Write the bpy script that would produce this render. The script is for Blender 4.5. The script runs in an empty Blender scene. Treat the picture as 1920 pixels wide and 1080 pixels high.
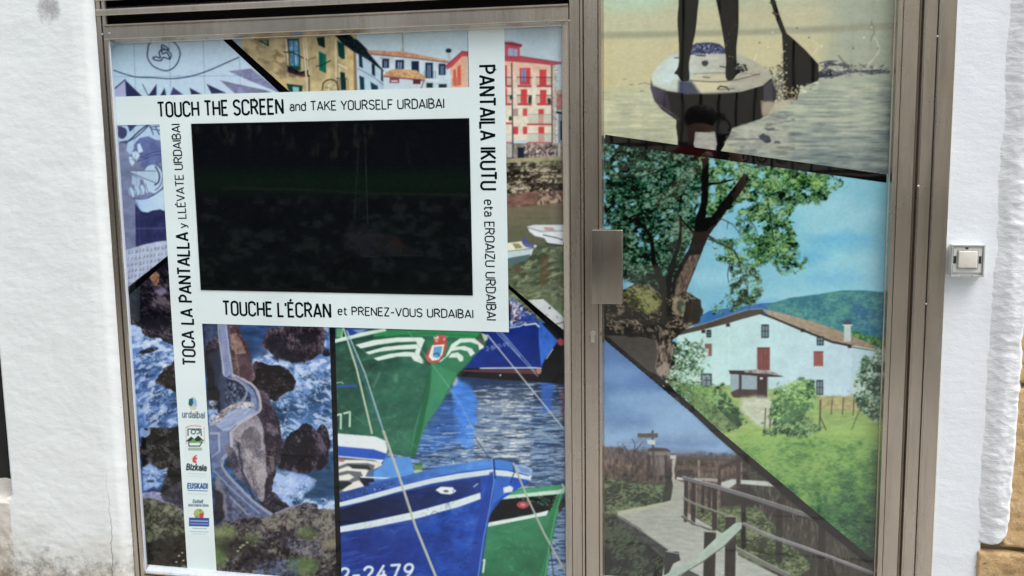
import bpy, bmesh, math
import numpy as np
from mathutils import Vector, Matrix

sc = bpy.context.scene
C = sc.collection

# ------------------------------------------------------------------ camera (solved from the frame's vanishing points)
FPX = 1924.0                                   # focal length for a 1920 px wide picture
_vh = np.array([-7366.8 - 960, 388.4 - 540, FPX]); _vv = np.array([1125.7 - 960, 13931.6 - 540, FPX])
CX = -_vh / np.linalg.norm(_vh)                # world X (along the shopfront) seen from the camera
_d = _vv / np.linalg.norm(_vv); _d = _d - CX * (CX @ _d); _d /= np.linalg.norm(_d)
CZ = -_d                                       # world up
CY = np.cross(CZ, CX)                          # into the wall
DIST, EYE = 2.924, 1.52
cam_d = bpy.data.cameras.new('camera'); cam = bpy.data.objects.new('camera', cam_d); C.objects.link(cam)
R_wc = np.array([CX, CY, CZ])                  # rows: world axes in camera (x right, y down, z ahead)
rot = np.column_stack([R_wc @ np.array([1, 0, 0]), R_wc @ np.array([0, -1, 0]), R_wc @ np.array([0, 0, -1])])
M4 = Matrix.Identity(4)
for i in range(3):
    for j in range(3): M4[i][j] = float(rot[i, j])
M4.translation = Vector((0, -DIST, EYE))
cam.matrix_world = M4
cam_d.sensor_width = 36.0; cam_d.lens = FPX / 1920 * 36.0
cam_d.clip_start = 0.05; cam_d.clip_end = 400
sc.camera = cam

# ------------------------------------------------------------------ sky and light: bright overcast day
SUN_EL, SUN_AZ = math.radians(60), math.radians(122)       # azimuth: sun stands in front of the wall, a little to the right
w = bpy.data.worlds.new('World'); sc.world = w; w.use_nodes = True
nt = w.node_tree; nt.nodes.clear()
sky = nt.nodes.new('ShaderNodeTexSky'); sky.sky_type = 'NISHITA'; sky.sun_disc = False
sky.sun_elevation = SUN_EL; sky.sun_rotation = SUN_AZ; sky.dust_density = 4.0; sky.ozone_density = 1.0; sky.air_density = 1.0
hsv = nt.nodes.new('ShaderNodeHueSaturation'); hsv.inputs['Saturation'].default_value = 0.32   # cloud veil
bg = nt.nodes.new('ShaderNodeBackground'); bg.inputs['Strength'].default_value = 0.15
wo = nt.nodes.new('ShaderNodeOutputWorld')
nt.links.new(sky.outputs[0], hsv.inputs['Color']); nt.links.new(hsv.outputs[0], bg.inputs[0]); nt.links.new(bg.outputs[0], wo.inputs[0])
sun_d = bpy.data.lights.new('sun', 'SUN'); sun_d.energy = 1.4; sun_d.angle = math.radians(35); sun_d.color = (1.0, .98, .94)
sun = bpy.data.objects.new('sun', sun_d); C.objects.link(sun)
_sd = Vector((math.sin(SUN_AZ) * math.cos(SUN_EL), math.cos(SUN_AZ) * math.cos(SUN_EL), math.sin(SUN_EL)))
sun.rotation_euler = _sd.to_track_quat('Z', 'Y').to_euler()
sc.view_settings.view_transform = 'Standard'; sc.view_settings.look = 'None'
sc.view_settings.exposure = 0.74; sc.view_settings.gamma = 1.0; sc.view_settings.use_curve_mapping = False
# ------------------------------------------------------------------ print shop: flat artwork of the two printed panels
# Artwork colours are kept in a plain array, coordinates are the measured positions of the print on its panel.
AW, AH = 1920, 1080
ART = np.zeros((AH, AW, 3), np.float32)

def _lattice(h, w, seed):
    return np.random.default_rng(seed).random((h, w), dtype=np.float32)

def noise(bb, sx, sy, seed=0, octv=3, rot=0.0):
    x0, x1, y0, y1 = bb
    yy, xx = np.mgrid[y0:y1, x0:x1].astype(np.float32)
    if rot:
        c_, s_ = math.cos(rot), math.sin(rot)
        xx, yy = xx * c_ + yy * s_ + 4000, -xx * s_ + yy * c_ + 4000
    out = np.zeros(xx.shape, np.float32); amp = 1.0; tot = 0.0
    for o in range(octv):
        fx = xx / max(sx, .7); fy = yy / max(sy, .7)
        ix = fx.astype(np.int32); iy = fy.astype(np.int32)
        tx = fx - ix; ty = fy - iy
        tx = tx * tx * (3 - 2 * tx); ty = ty * ty * (3 - 2 * ty)
        L = _lattice(257, 263, seed * 31 + o)
        ax = ix % 263; bx = (ix + 1) % 263; ay = iy % 257; by = (iy + 1) % 257
        v = (L[ay, ax] * (1 - tx) + L[ay, bx] * tx) * (1 - ty) + (L[by, ax] * (1 - tx) + L[by, bx] * tx) * ty
        out += v * amp; tot += amp; amp *= .55; sx *= .5; sy *= .5
    return out / tot          # 0..1, mean .5

def rgb(c):
    if isinstance(c, str):
        return np.array([int(c[i:i + 2], 16) / 255 for i in (0, 2, 4)], np.float32)
    return np.array(c, np.float32) / 255

def _bb(pts, pad=3):
    a = np.array(pts, np.float32)
    return (max(0, int(a[:, 0].min() - pad)), min(AW, int(a[:, 0].max() + pad + 1)),
            max(0, int(a[:, 1].min() - pad)), min(AH, int(a[:, 1].max() + pad + 1)))

def smooth(pts, n=6, closed=True):
    p = np.array(pts, np.float32); m = len(p); out = []
    rng = range(m) if closed else range(m - 1)
    for i in rng:
        if closed: a, b, c, d = p[i - 1], p[i], p[(i + 1) % m], p[(i + 2) % m]
        else: a, b, c, d = p[max(i - 1, 0)], p[i], p[i + 1], p[min(i + 2, m - 1)]
        for k in range(n):
            t = k / n
            out.append(.5 * ((2 * b) + (c - a) * t + (2 * a - 5 * b + 4 * c - d) * t * t + (3 * b - a - 3 * c + d) * t ** 3))
    if not closed: out.append(p[-1])
    return [tuple(q) for q in out]

def pmask(pts, warp=0, ws=14, seed=0, soft=1.2):
    pad = 3 + warp + soft
    bb = _bb(pts, pad)
    x0, x1, y0, y1 = bb
    if x1 <= x0 or y1 <= y0: return None, bb
    yy, xx = np.mgrid[y0:y1, x0:x1].astype(np.float32)
    if warp:
        xx = xx + (noise(bb, ws, ws, seed + 11, 3) - .5) * 2.6 * warp
        yy = yy + (noise(bb, ws, ws, seed + 12, 3) - .5) * 2.6 * warp
    inside = np.zeros(xx.shape, bool); d2 = np.full(xx.shape, 1e9, np.float32)
    n = len(pts)
    for i in range(n):
        ax, ay = pts[i]; bx, by = pts[(i + 1) % n]
        if ay != by:
            cr = ((ay > yy) != (by > yy)) & (xx < (bx - ax) * (yy - ay) / (by - ay) + ax)
            inside ^= cr
        dx, dy = bx - ax, by - ay; L = dx * dx + dy * dy + 1e-9
        t = np.clip(((xx - ax) * dx + (yy - ay) * dy) / L, 0, 1)
        d2 = np.minimum(d2, (xx - ax - t * dx) ** 2 + (yy - ay - t * dy) ** 2)
    d = np.sqrt(d2)
    return np.clip(.5 + np.where(inside, d, -d) / soft, 0, 1), bb

def _col(col, bb):
    x0, x1, y0, y1 = bb
    if isinstance(col, tuple) and len(col) == 4 and not isinstance(col[0], (int, float)):
        c0, c1, p, q = col
        yy, xx = np.mgrid[y0:y1, x0:x1].astype(np.float32)
        dx, dy = q[0] - p[0], q[1] - p[1]
        t = np.clip(((xx - p[0]) * dx + (yy - p[1]) * dy) / (dx * dx + dy * dy), 0, 1)[..., None]
        return rgb(c0) * (1 - t) + rgb(c1) * t
    return rgb(col)[None, None, :]

def put(m, bb, col, a=1.0, tex=None):
    if m is None: return
    x0, x1, y0, y1 = bb
    c = _col(col, bb) if not isinstance(col, np.ndarray) or col.ndim == 1 else col
    if tex:
        amp, sx, sy, sd = tex[:4]
        rot = tex[4] if len(tex) > 4 else 0
        c = c * (1 + amp * 2 * (noise(bb, sx, sy, sd, 4, rot)[..., None] - .5) * 1.6)
    k = (m * a)[..., None]
    ART[y0:y1, x0:x1] = ART[y0:y1, x0:x1] * (1 - k) + np.clip(c, 0, 1) * k

def fill(pts, col, a=1.0, warp=0, ws=14, seed=0, soft=1.2, tex=None, sm=0):
    if sm: pts = smooth(pts, sm)
    m, bb = pmask(pts, warp, ws, seed, soft)
    put(m, bb, col, a, tex)

def nfill(pts, col, sx, sy, thr, seed=0, a=1.0, k=8.0, warp=0, rot=0.0, octv=4, sm=0, soft=2.0):
    """paint colour where a noise field passes thr, inside the outline"""
    if sm: pts = smooth(pts, sm)
    m, bb = pmask(pts, warp, 14, seed, soft)
    if m is None: return
    n = noise(bb, sx, sy, seed, octv, rot)
    put(m * np.clip((n - thr) * k, 0, 1), bb, col, a)

def line(pts, w, col, a=1.0, sm=0, soft=1.2, warp=0):
    if sm: pts = smooth(pts, sm, False)
    n = len(pts)
    ws_ = np.linspace(w[0], w[1], n) if isinstance(w, (tuple, list)) else np.full(n, float(w))
    for i in range(n - 1) if n * 1 > 40 else [None]:
        seg = pts if i is None else pts[i:i + 2]
        wsg = ws_ if i is None else ws_[i:i + 2]
        bb = _bb(seg, ws_.max() + 3)
        x0, x1, y0, y1 = bb
        if x1 <= x0 or y1 <= y0: continue
        yy, xx = np.mgrid[y0:y1, x0:x1].astype(np.float32)
        if warp:
            xx = xx + (noise(bb, 9, 9, 71, 2) - .5) * 2 * warp; yy = yy + (noise(bb, 9, 9, 72, 2) - .5) * 2 * warp
        best = np.full(xx.shape, -1e9, np.float32)
        for j in range(len(seg) - 1):
            ax, ay = seg[j]; bx, by = seg[j + 1]
            dx, dy = bx - ax, by - ay; L = dx * dx + dy * dy + 1e-9
            t = np.clip(((xx - ax) * dx + (yy - ay) * dy) / L, 0, 1)
            d = np.sqrt((xx - ax - t * dx) ** 2 + (yy - ay - t * dy) ** 2)
            best = np.maximum(best, (wsg[j] * (1 - t) + wsg[j + 1] * t) / 2 - d)
        put(np.clip(.5 + best / soft, 0, 1), bb, col, a)

def ell(cx, cy, rx, ry, col, a=1.0, rot=0, **kw):
    c_, s_ = math.cos(rot), math.sin(rot)
    fill([(cx + rx * math.cos(t) * c_ - ry * math.sin(t) * s_, cy + rx * math.cos(t) * s_ + ry * math.sin(t) * c_)
          for t in np.linspace(0, 2 * math.pi, 21)[:-1]], col, a, **kw)

def rect(x0, y0, x1, y1, col, a=1.0, sk=0.0, lean=0.0, **kw):
    """upright box; sk = slope of its horizontals, lean = drift of its verticals"""
    fill([(x0, y0), (x1, y0 + sk * (x1 - x0)), (x1 + lean * (y1 - y0), y1 + sk * (x1 - x0)), (x0 + lean * (y1 - y0), y1)], col, a, **kw)

def tonal(pts, cols, s=6, seed=0, asp=.8, rot=0.0, gap=None, gs=9, soft=4, warp=5, con=2.6, a=1.0, low=26, lw=.55, grad=None, sm=0):
    """broken photographic texture: a dark-to-light ramp driven by fine and coarse noise; gap = share of holes"""
    if sm: pts = smooth(pts, sm)
    m, bb = pmask(pts, warp, 12, seed, soft)
    if m is None: return
    nf = noise(bb, s, s * asp, seed, 3, rot); nl = noise(bb, low, low * .8, seed + 1, 3, rot); nx_ = noise(bb, s * .45, s * .45 * asp, seed + 2, 2, rot)
    t = .5 + ((nf - .5) * .9 + (nl - .5) * lw * 1.6 + (nx_ - .5) * .5) * con
    if grad:
        yy = np.mgrid[bb[2]:bb[3], bb[0]:bb[1]][0]; t = t + grad * (.5 - (yy - bb[2]) / max(bb[3] - bb[2], 1))
    t = np.clip(t, 0, 1); C_ = np.array([rgb(c) for c in cols]); k = np.linspace(0, 1, len(cols))
    c = np.stack([np.interp(t, k, C_[:, i]) for i in range(3)], -1).astype(np.float32)
    if gap is not None:
        g = noise(bb, gs, gs * .85, seed + 4, 4); m = m * np.clip((g - gap) * 11, 0, 1)
    put(m, bb, c, a)

def veins(pts, col, s, wd, seed=0, a=1.0, asp=.6, rot=0.0, soft=8, thr=.42):
    m, bb = pmask(pts, 3, 14, seed, soft)
    if m is None: return
    x0, x1, y0, y1 = bb
    n = noise(bb, s, s * asp, seed, 5, rot); g = noise(bb, s * 2.2, s * 1.6, seed + 3, 3, rot)
    v = np.clip(1 - np.abs(n - .5) / wd, 0, 1) ** 1.4 * np.clip((g - thr) * 7, 0, 1)
    put(m * v, bb, col, a)

def dabs(pts, n, cols, r=(2, 4), asp=(.35, .7), ang=(0, 3.14), seed=0, a=.85, clump=None, warp=0, clip=None):
    """scatter leaf or blade shaped dabs inside an outline; clump=(scale, threshold) leaves gaps"""
    R = np.random.default_rng(seed)
    m, bb = pmask(pts, warp, 16, seed)
    if m is None: return
    if clump: m = m * (noise(bb, clump[0], clump[0], seed + 5, 3) > clump[1])
    ys, xs = np.nonzero(m > .5)
    if len(ys) == 0: return
    pick = R.integers(0, len(ys), n); cols = [rgb(c) for c in cols]
    shade = noise(bb, 22, 22, seed + 9, 3)
    ci = R.integers(0, len(cols), n)
    for k in range(n):
        iy, ix = ys[pick[k]], xs[pick[k]]
        sh = .62 + .76 * shade[iy, ix]
        ra = R.uniform(*r); rb_ = ra * R.uniform(*asp); th = R.uniform(*ang)
        K = int(ra + 2); cx, cy = ix + bb[0], iy + bb[2]
        X0, X1, Y0, Y1 = max(cx - K, 0), min(cx + K + 1, AW), max(cy - K, 0), min(cy + K + 1, AH)
        yy, xx = np.ogrid[Y0 - cy:Y1 - cy, X0 - cx:X1 - cx]
        c_, s_ = math.cos(th), math.sin(th)
        q = np.sqrt(((xx * c_ + yy * s_) / ra) ** 2 + ((-xx * s_ + yy * c_) / rb_) ** 2)
        al = (np.clip((1.15 - q) * rb_, 0, 1) * a)[..., None]
        P = ART[Y0:Y1, X0:X1]
        P += al * (np.clip(cols[ci[k]] * sh, 0, 1) - P)

# ------------------------------------------------------------------ stroke alphabet (condensed sign lettering)
# each glyph: (advance width, list of strokes); y 0 = baseline, 1 = cap height; arcs are given as point runs
def _arc(cx, cy, rx, ry, a0, a1, n=10):
    return [(cx + rx * math.cos(math.radians(a0 + (a1 - a0) * i / n)), cy + ry * math.sin(math.radians(a0 + (a1 - a0) * i / n))) for i in range(n + 1)]
def _glyphs():
    w = .46; r = w / 2; G = {}
    top = 1 - .2; bot = .2
    G['O'] = (w, [_arc(r, top, r, .2, 0, 180) + _arc(r, bot, r, .2, 180, 360) + [(w, top)]])
    G['C'] = (w, [_arc(r, top, r, .2, 0, 180) + _arc(r, bot, r, .2, 180, 360)])
    G['C'] = (w, [[(w, top - .04)] + _arc(r, top, r, .2, 0, 180) + _arc(r, bot, r, .2, 180, 360) + [(w, bot + .04)]])
    G['U'] = (w, [[(0, 1)] + _arc(r, bot, r, .2, 180, 360) + [(w, 1)]])
    G['T'] = (.44, [[(-.02, 1), (.46, 1)], [(.22, 1), (.22, 0)]])
    G['H'] = (w, [[(0, 0), (0, 1)], [(w, 0), (w, 1)], [(0, .5), (w, .5)]])
    G['E'] = (.38, [[(.4, 1), (0, 1), (0, 0), (.4, 0)], [(0, .52), (.34, .52)]])
    G['F'] = (.36, [[(.4, 1), (0, 1), (0, 0)], [(0, .5), (.34, .5)]])
    G['\u00c9'] = (.38, G['E'][1] + [[(.13, 1.13), (.25, 1.27)]])
    G['L'] = (.36, [[(0, 1), (0, 0), (.38, 0)]])
    G['I'] = (.0, [[(0, 0), (0, 1)]])
    G['N'] = (.48, [[(0, 0), (0, 1), (.48, 0), (.48, 1)]])
    G['A'] = (.5, [[(-.02, 0), (.25, 1), (.52, 0)], [(.07, .27), (.43, .27)]])
    G['V'] = (.48, [[(-.02, 1), (.24, 0), (.5, 1)]])
    G['Y'] = (.46, [[(-.02, 1), (.23, .44), (.48, 1)], [(.23, .44), (.23, 0)]])
    G['K'] = (.46, [[(0, 0), (0, 1)], [(.46, 1), (.0, .4)], [(.17, .57), (.48, 0)]])
    G['Z'] = (.42, [[(0, 1), (.42, 1), (0, 0), (.44, 0)]])
    G['S'] = (.44, [_arc(.22, .78, .22, .22, 15, 180)[:] + [(.01, .7), (.06, .59), (.38, .43), (.43, .33)] + _arc(.22, .22, .22, .22, 0, -165)])
    G['P'] = (.44, [[(0, 0), (0, 1), (.2, 1)] + _arc(.2, .74, .24, .26, 90, -90) + [(0, .48)]])
    G['R'] = (.46, [[(0, 0), (0, 1), (.2, 1)] + _arc(.2, .75, .24, .25, 90, -90) + [(0, .5)], [(.23, .5), (.47, 0)]])
    G['B'] = (.45, [[(0, 0), (0, 1), (.2, 1)] + _arc(.2, .76, .21, .24, 90, -90) + [(0, .52)], [(.2, .52)] + _arc(.2, .26, .25, .26, 90, -90) + [(0, 0)]])
    G['D'] = (.46, [[(0, 0), (0, 1), (.2, 1)] + _arc(.2, .74, .26, .26, 90, 0) + _arc(.2, .26, .26, .26, 0, -90) + [(0, 0)]])
    G['J'] = (.3, [[(.3, 1)] + _arc(.12, .18, .18, .18, 0, -140)])
    G["'"] = (.0, [[(0, 1), (0, .76)]])
    G['-'] = (.3, [[(0, .42), (.3, .42)]])
    G['.'] = (.0, [[(0, 0), (0, .04)]])
    x = .7
    G['a'] = (.36, [[(.02, .58)] + _arc(.18, .53, .17, .17, 130, 0, 6) + [(.36, 0)], [(.36, .4), (.16, .4)] + _arc(.16, .2, .17, .2, 90, 270, 6) + [(.36, .04)]])
    G['n'] = (.36, [[(0, 0), (0, x)], [(0, .5)] + _arc(.18, .5, .18, .2, 150, 0, 6) + [(.36, 0)]])
    G['r'] = (.24, [[(0, 0), (0, x)], [(0, .5)] + _arc(.16, .5, .16, .2, 150, 60, 5)])
    G['d'] = (.36, [[(.36, 0), (.36, 1.0)], [(.36, .5)] + _arc(.18, .5, .18, .2, 0, 180, 6) + _arc(.18, .2, .18, .2, 180, 360, 6)])
    G['b'] = (.36, [[(0, 0), (0, 1.0)], [(0, .5)] + _arc(.18, .5, .18, .2, 180, 0, 6) + _arc(.18, .2, .18, .2, 0, -180, 6)])
    G['e'] = (.36, [[(0, .38), (.36, .38)] + _arc(.18, .5, .18, .2, 0, 180, 6) + _arc(.18, .2, .18, .2, 180, 325, 6)])
    G['t'] = (.26, [[(.1, .92), (.1, .15)] + _arc(.22, .15, .12, .15, 180, 270, 4) + [(.28, 0)], [(0, x), (.28, x)]])
    G['y'] = (.36, [[(0, x), (.19, .05)], [(.38, x), (.15, -.12), (.0, -.2)]])
    G['u'] = (.36, [[(0, x)] + _arc(.18, .2, .18, .2, 180, 360, 6), [(.36, 0), (.36, x)]])
    G['i'] = (.0, [[(0, 0), (0, x)], [(0, .9), (0, .94)]])
    G['o'] = (.36, [_arc(.18, .35, .18, .35, 0, 360, 14)])
    G['l'] = (.0, [[(0, 0), (0, 1)]])
    G['k'] = (.32, [[(0, 0), (0, 1)], [(.32, x), (0, .28)], [(.12, .4), (.34, 0)]])
    G['z'] = (.32, [[(0, x), (.32, x), (0, 0), (.34, 0)]])
    G['m'] = (.6, [[(0, 0), (0, x)], [(0, .5)] + _arc(.15, .52, .15, .18, 150, 0, 5) + [(.3, 0)], [(.3, .5)] + _arc(.45, .52, .15, .18, 150, 0, 5) + [(.6, 0)]])
    G['s'] = (.3, [[(.3, .6), (.15, .7), (.02, .55), (.28, .2), (.15, 0), (0, .1)]])
    G['g'] = (.36, [[(.36, x), (.36, -.1), (.2, -.25), (.02, -.18)], _arc(.18, .35, .18, .35, 0, 360, 12)])
    G['p'] = (.36, [[(0, x), (0, -.25)], _arc(.18, .35, .18, .35, 0, 360, 12)])
    G['v'] = (.34, [[(0, x), (.17, 0), (.34, x)]])
    G['\u00f3'] = G['o']
    for ch, st in {'0': [_arc(r, .5, r, .5, 0, 360, 16)], '1': [[(.05, .8), (.25, 1), (.25, 0)]],
                   '2': [_arc(r, .76, r, .24, 170, 0) + [(.42, .6), (0, 0), (w, 0)]],
                   '4': [[(.3, 1), (0, .3), (w, .3)], [(.34, .6), (.34, 0)]],
                   '6': [[(.4, .98), (.12, .6)] + _arc(r, .28, r, .28, 170, -190, 14)],
                   '7': [[(0, 1), (w, 1), (.18, 0)]],
                   '9': [_arc(r, .72, r, .28, 0, 360, 14) + [(.4, .45), (.12, .02)]],
                   '3': [_arc(.2, .76, .23, .24, 150, -90) + _arc(.2, .26, .25, .26, 90, -150)],
                   '5': [[(.42, 1), (.06, 1), (.03, .55)] + _arc(.2, .3, .24, .3, 110, -150)]}.items():
        G[ch] = (w, st)
    return G
GLYPH = _glyphs()

def set_text(text, gap=.2, space=.3):
    """strokes of a line of text in em units and its total length"""
    out = []; x = 0.0
    for ch in text:
        if ch == ' ': x += space; continue
        adv, st = GLYPH[ch]
        out += [[(px_ + x, py_) for px_, py_ in s] for s in st]
        x += adv + gap
    return out, x - gap

def art_text(text, p0, p1, h, w, col, a=1.0, slant=0.0, gap=.2, up=None):
    st, L = set_text(text, gap)
    ux, uy = (p1[0] - p0[0]) / L, (p1[1] - p0[1]) / L
    n_ = math.hypot(ux, uy)
    vx, vy = (uy / n_ * h, -ux / n_ * h) if up is None else (up[0] * h, up[1] * h)
    for s in st:
        line([(p0[0] + (x + slant * y) * ux + y * vx, p0[1] + (x + slant * y) * uy + y * vy) for x, y in s], w, col, a)
# ---------------------------------------------------------------- artwork, left panel
def art_mural():
    B = [(196, 60), (445, 60), (560, 190), (330, 480), (225, 560), (196, 540)]
    fill(B, ('a9c9dc', 'b9cfe4', (205, 80), (480, 180)))
    for x in (250, 316, 380, 447):
        line([(x, 60), (x + 4, 185)], 1.0, '5c7690', .6)
    line([(210, 143.5), (500, 141)], 1.0, '5c7690', .6)
    line([(212, 131), (232, 138), (255, 144), (285, 145), (320, 147), (355, 143), (390, 132), (420, 119), (447, 107)], 1.9, '2b3a55', sm=4)
    line([(277, 92), (279, 82), (293, 74), (318, 74), (333, 87), (337, 103), (330, 121), (317, 131), (303, 131), (285, 122), (276, 106), (277, 92)], 1.9, '2b3a55', sm=4)
    line([(286, 108), (292, 106), (300, 108), (298, 97), (305, 93), (316, 92), (303, 84), (304, 100), (312, 98), (318, 110), (306, 107), (301, 113), (290, 112), (286, 108)], 2, '25334d', sm=4)
    line([(303, 88), (320, 100), (318, 111)], 1.8, '25334d', sm=4)
    N = '2b2f55'; L = '767c9e'
    fill([(214, 165), (234, 149), (236, 181), (214, 181)], 'a3a8cc'); fill([(234, 149), (266, 180), (236, 181)], N); line([(214, 166), (234, 149)], 2, N)
    line([(267, 158), (277, 178)], 1.2, N)
    fill([(277, 180), (293, 157), (293, 178)], N); fill([(300, 179), (308, 164), (311, 178)], N)
    fill([(319, 178), (324, 163), (343, 177)], '3c3f6c'); fill([(358, 177), (355, 164), (377, 176)], N); fill([(396, 175), (387, 157), (424, 174)], '2d365a')
    fill([(412, 150), (500, 169), (512, 175), (440, 175)], L, tex=(.15, 9, 5, 3)); fill([(428, 133), (470, 128), (530, 176), (505, 166), (470, 152)], L, tex=(.15, 9, 5, 4))
    # lower part behind the frame band
    fill([(214, 228), (316, 228), (330, 480), (225, 560), (214, 420)], ('747f9f', '687293', (214, 250), (250, 500)), tex=(.10, 14, 9, 5))
    fill([(219, 232), (302, 232), (304, 262), (262, 260), (246, 270), (236, 262), (222, 266)], 'a6c4e0')
    ell(229, 249, 8.5, 11, '3a3f68', rot=.2); fill([(220, 236), (228, 236), (232, 250), (222, 252)], '3a3f68')
    fill([(238, 233), (256, 234), (243, 247)], '39416a'); line([(226, 266), (240, 264), (262, 244), (276, 234)], 2.6, '333b5e', sm=4)
    line([(236, 268), (258, 254), (279, 234)], 2, '333b5e', sm=4)
    line([(281, 236), (287, 252)], 1.6, '333b5e'); line([(283, 241), (300, 244)], 1.6, '333b5e'); line([(291, 236), (298, 252)], 1.6, '333b5e'); line([(280, 238), (300, 236)], 1.4, '333b5e')
    fill([(236, 282), (239, 266), (256, 258), (252, 274), (244, 290)], '9fbfdc')
    fill([(250, 272), (262, 258), (278, 255), (303, 268), (304, 302), (276, 318), (262, 310), (268, 296), (256, 290)], '5a6a9c', tex=(.12, 12, 7, 6))
    fill([(257, 270), (262, 268), (268, 284), (258, 287)], 'b4d2e8'); fill([(246, 285), (255, 283), (262, 290), (256, 300), (250, 296)], 'b4d2e8'); fill([(241, 294), (246, 293), (252, 305), (247, 311), (242, 303)], 'b4d2e8')
    line([(262, 296), (285, 286), (303, 283)], 1.3, '2f3766', sm=4); line([(270, 296), (290, 290), (303, 289)], 1.2, '2f3766', sm=4); line([(258, 302), (276, 296)], 1.2, '2f3766')
    ell(287, 335, 19, 27, 'a9c6dc', rot=-.15); line([(292, 306), (303, 318), (304, 336), (298, 350), (290, 356)], 1.4, '3a4468', sm=4)
    line([(291, 312), (298, 326), (297, 340), (290, 346)], 2.6, '333c60', sm=4)
    fill([(239, 320), (291, 320), (294, 343), (262, 334)], 'a4bfd6'); line([(239, 320), (291, 320)], 1.1, '46526f'); line([(239, 321), (292, 343)], 1.3, '46526f')
    fill([(247, 328), (262, 335), (262, 352), (246, 344)], '9ab4d2')
    for i, (x, y) in enumerate([(246, 360), (256, 357), (266, 356), (277, 352)]):
        ell(x, y, 4.6, 10, 'a9c8e2', rot=-.35 + .15 * i); line([(x - 5, y - 8), (x + 1, y + 10)], 1.1, '4a567c')
    fill([(253, 373), (285, 368), (308, 353), (309, 396), (272, 400), (262, 392)], ('9dbde0', 'b3d0ea', (255, 380), (308, 380)))
    line([(250, 372), (272, 372), (292, 362), (307, 350)], 2, '46507a', sm=4)
    fill([(253, 382), (264, 396), (276, 398), (286, 394), (300, 392), (310, 396), (313, 460), (254, 462)], '2b2f58', tex=(.15, 10, 10, 8))
    line([(254, 428), (311, 427)], 1.2, '55608c')
    fill([(236, 468), (270, 458), (292, 453), (316, 450), (318, 480), (240, 540)], 'a4b0c8', tex=(.08, 6, 6, 9))
    R = np.random.default_rng(4)
    for r_ in range(6):
        for k in range(11):
            x = 240 + k * 7 + R.uniform(-1, 1); y = 470 + r_ * 11.5 - (k * 1.1) + 6
            if y < 545 - (x - 236) * .8 and y > 460:
                line([(x, y), (x + R.uniform(0, 2), y - R.uniform(3, 7))], 1.2, '4c5674', .8)
                if R.random() < .5: line([(x, y), (x + 3, y - R.uniform(0, 4))], 1.1, '4c5674', .7)
    line([(216, 300), (304, 297)], .9, '5b6490', .6); line([(250, 236), (262, 460)], .9, '5b6490', .5)

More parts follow.
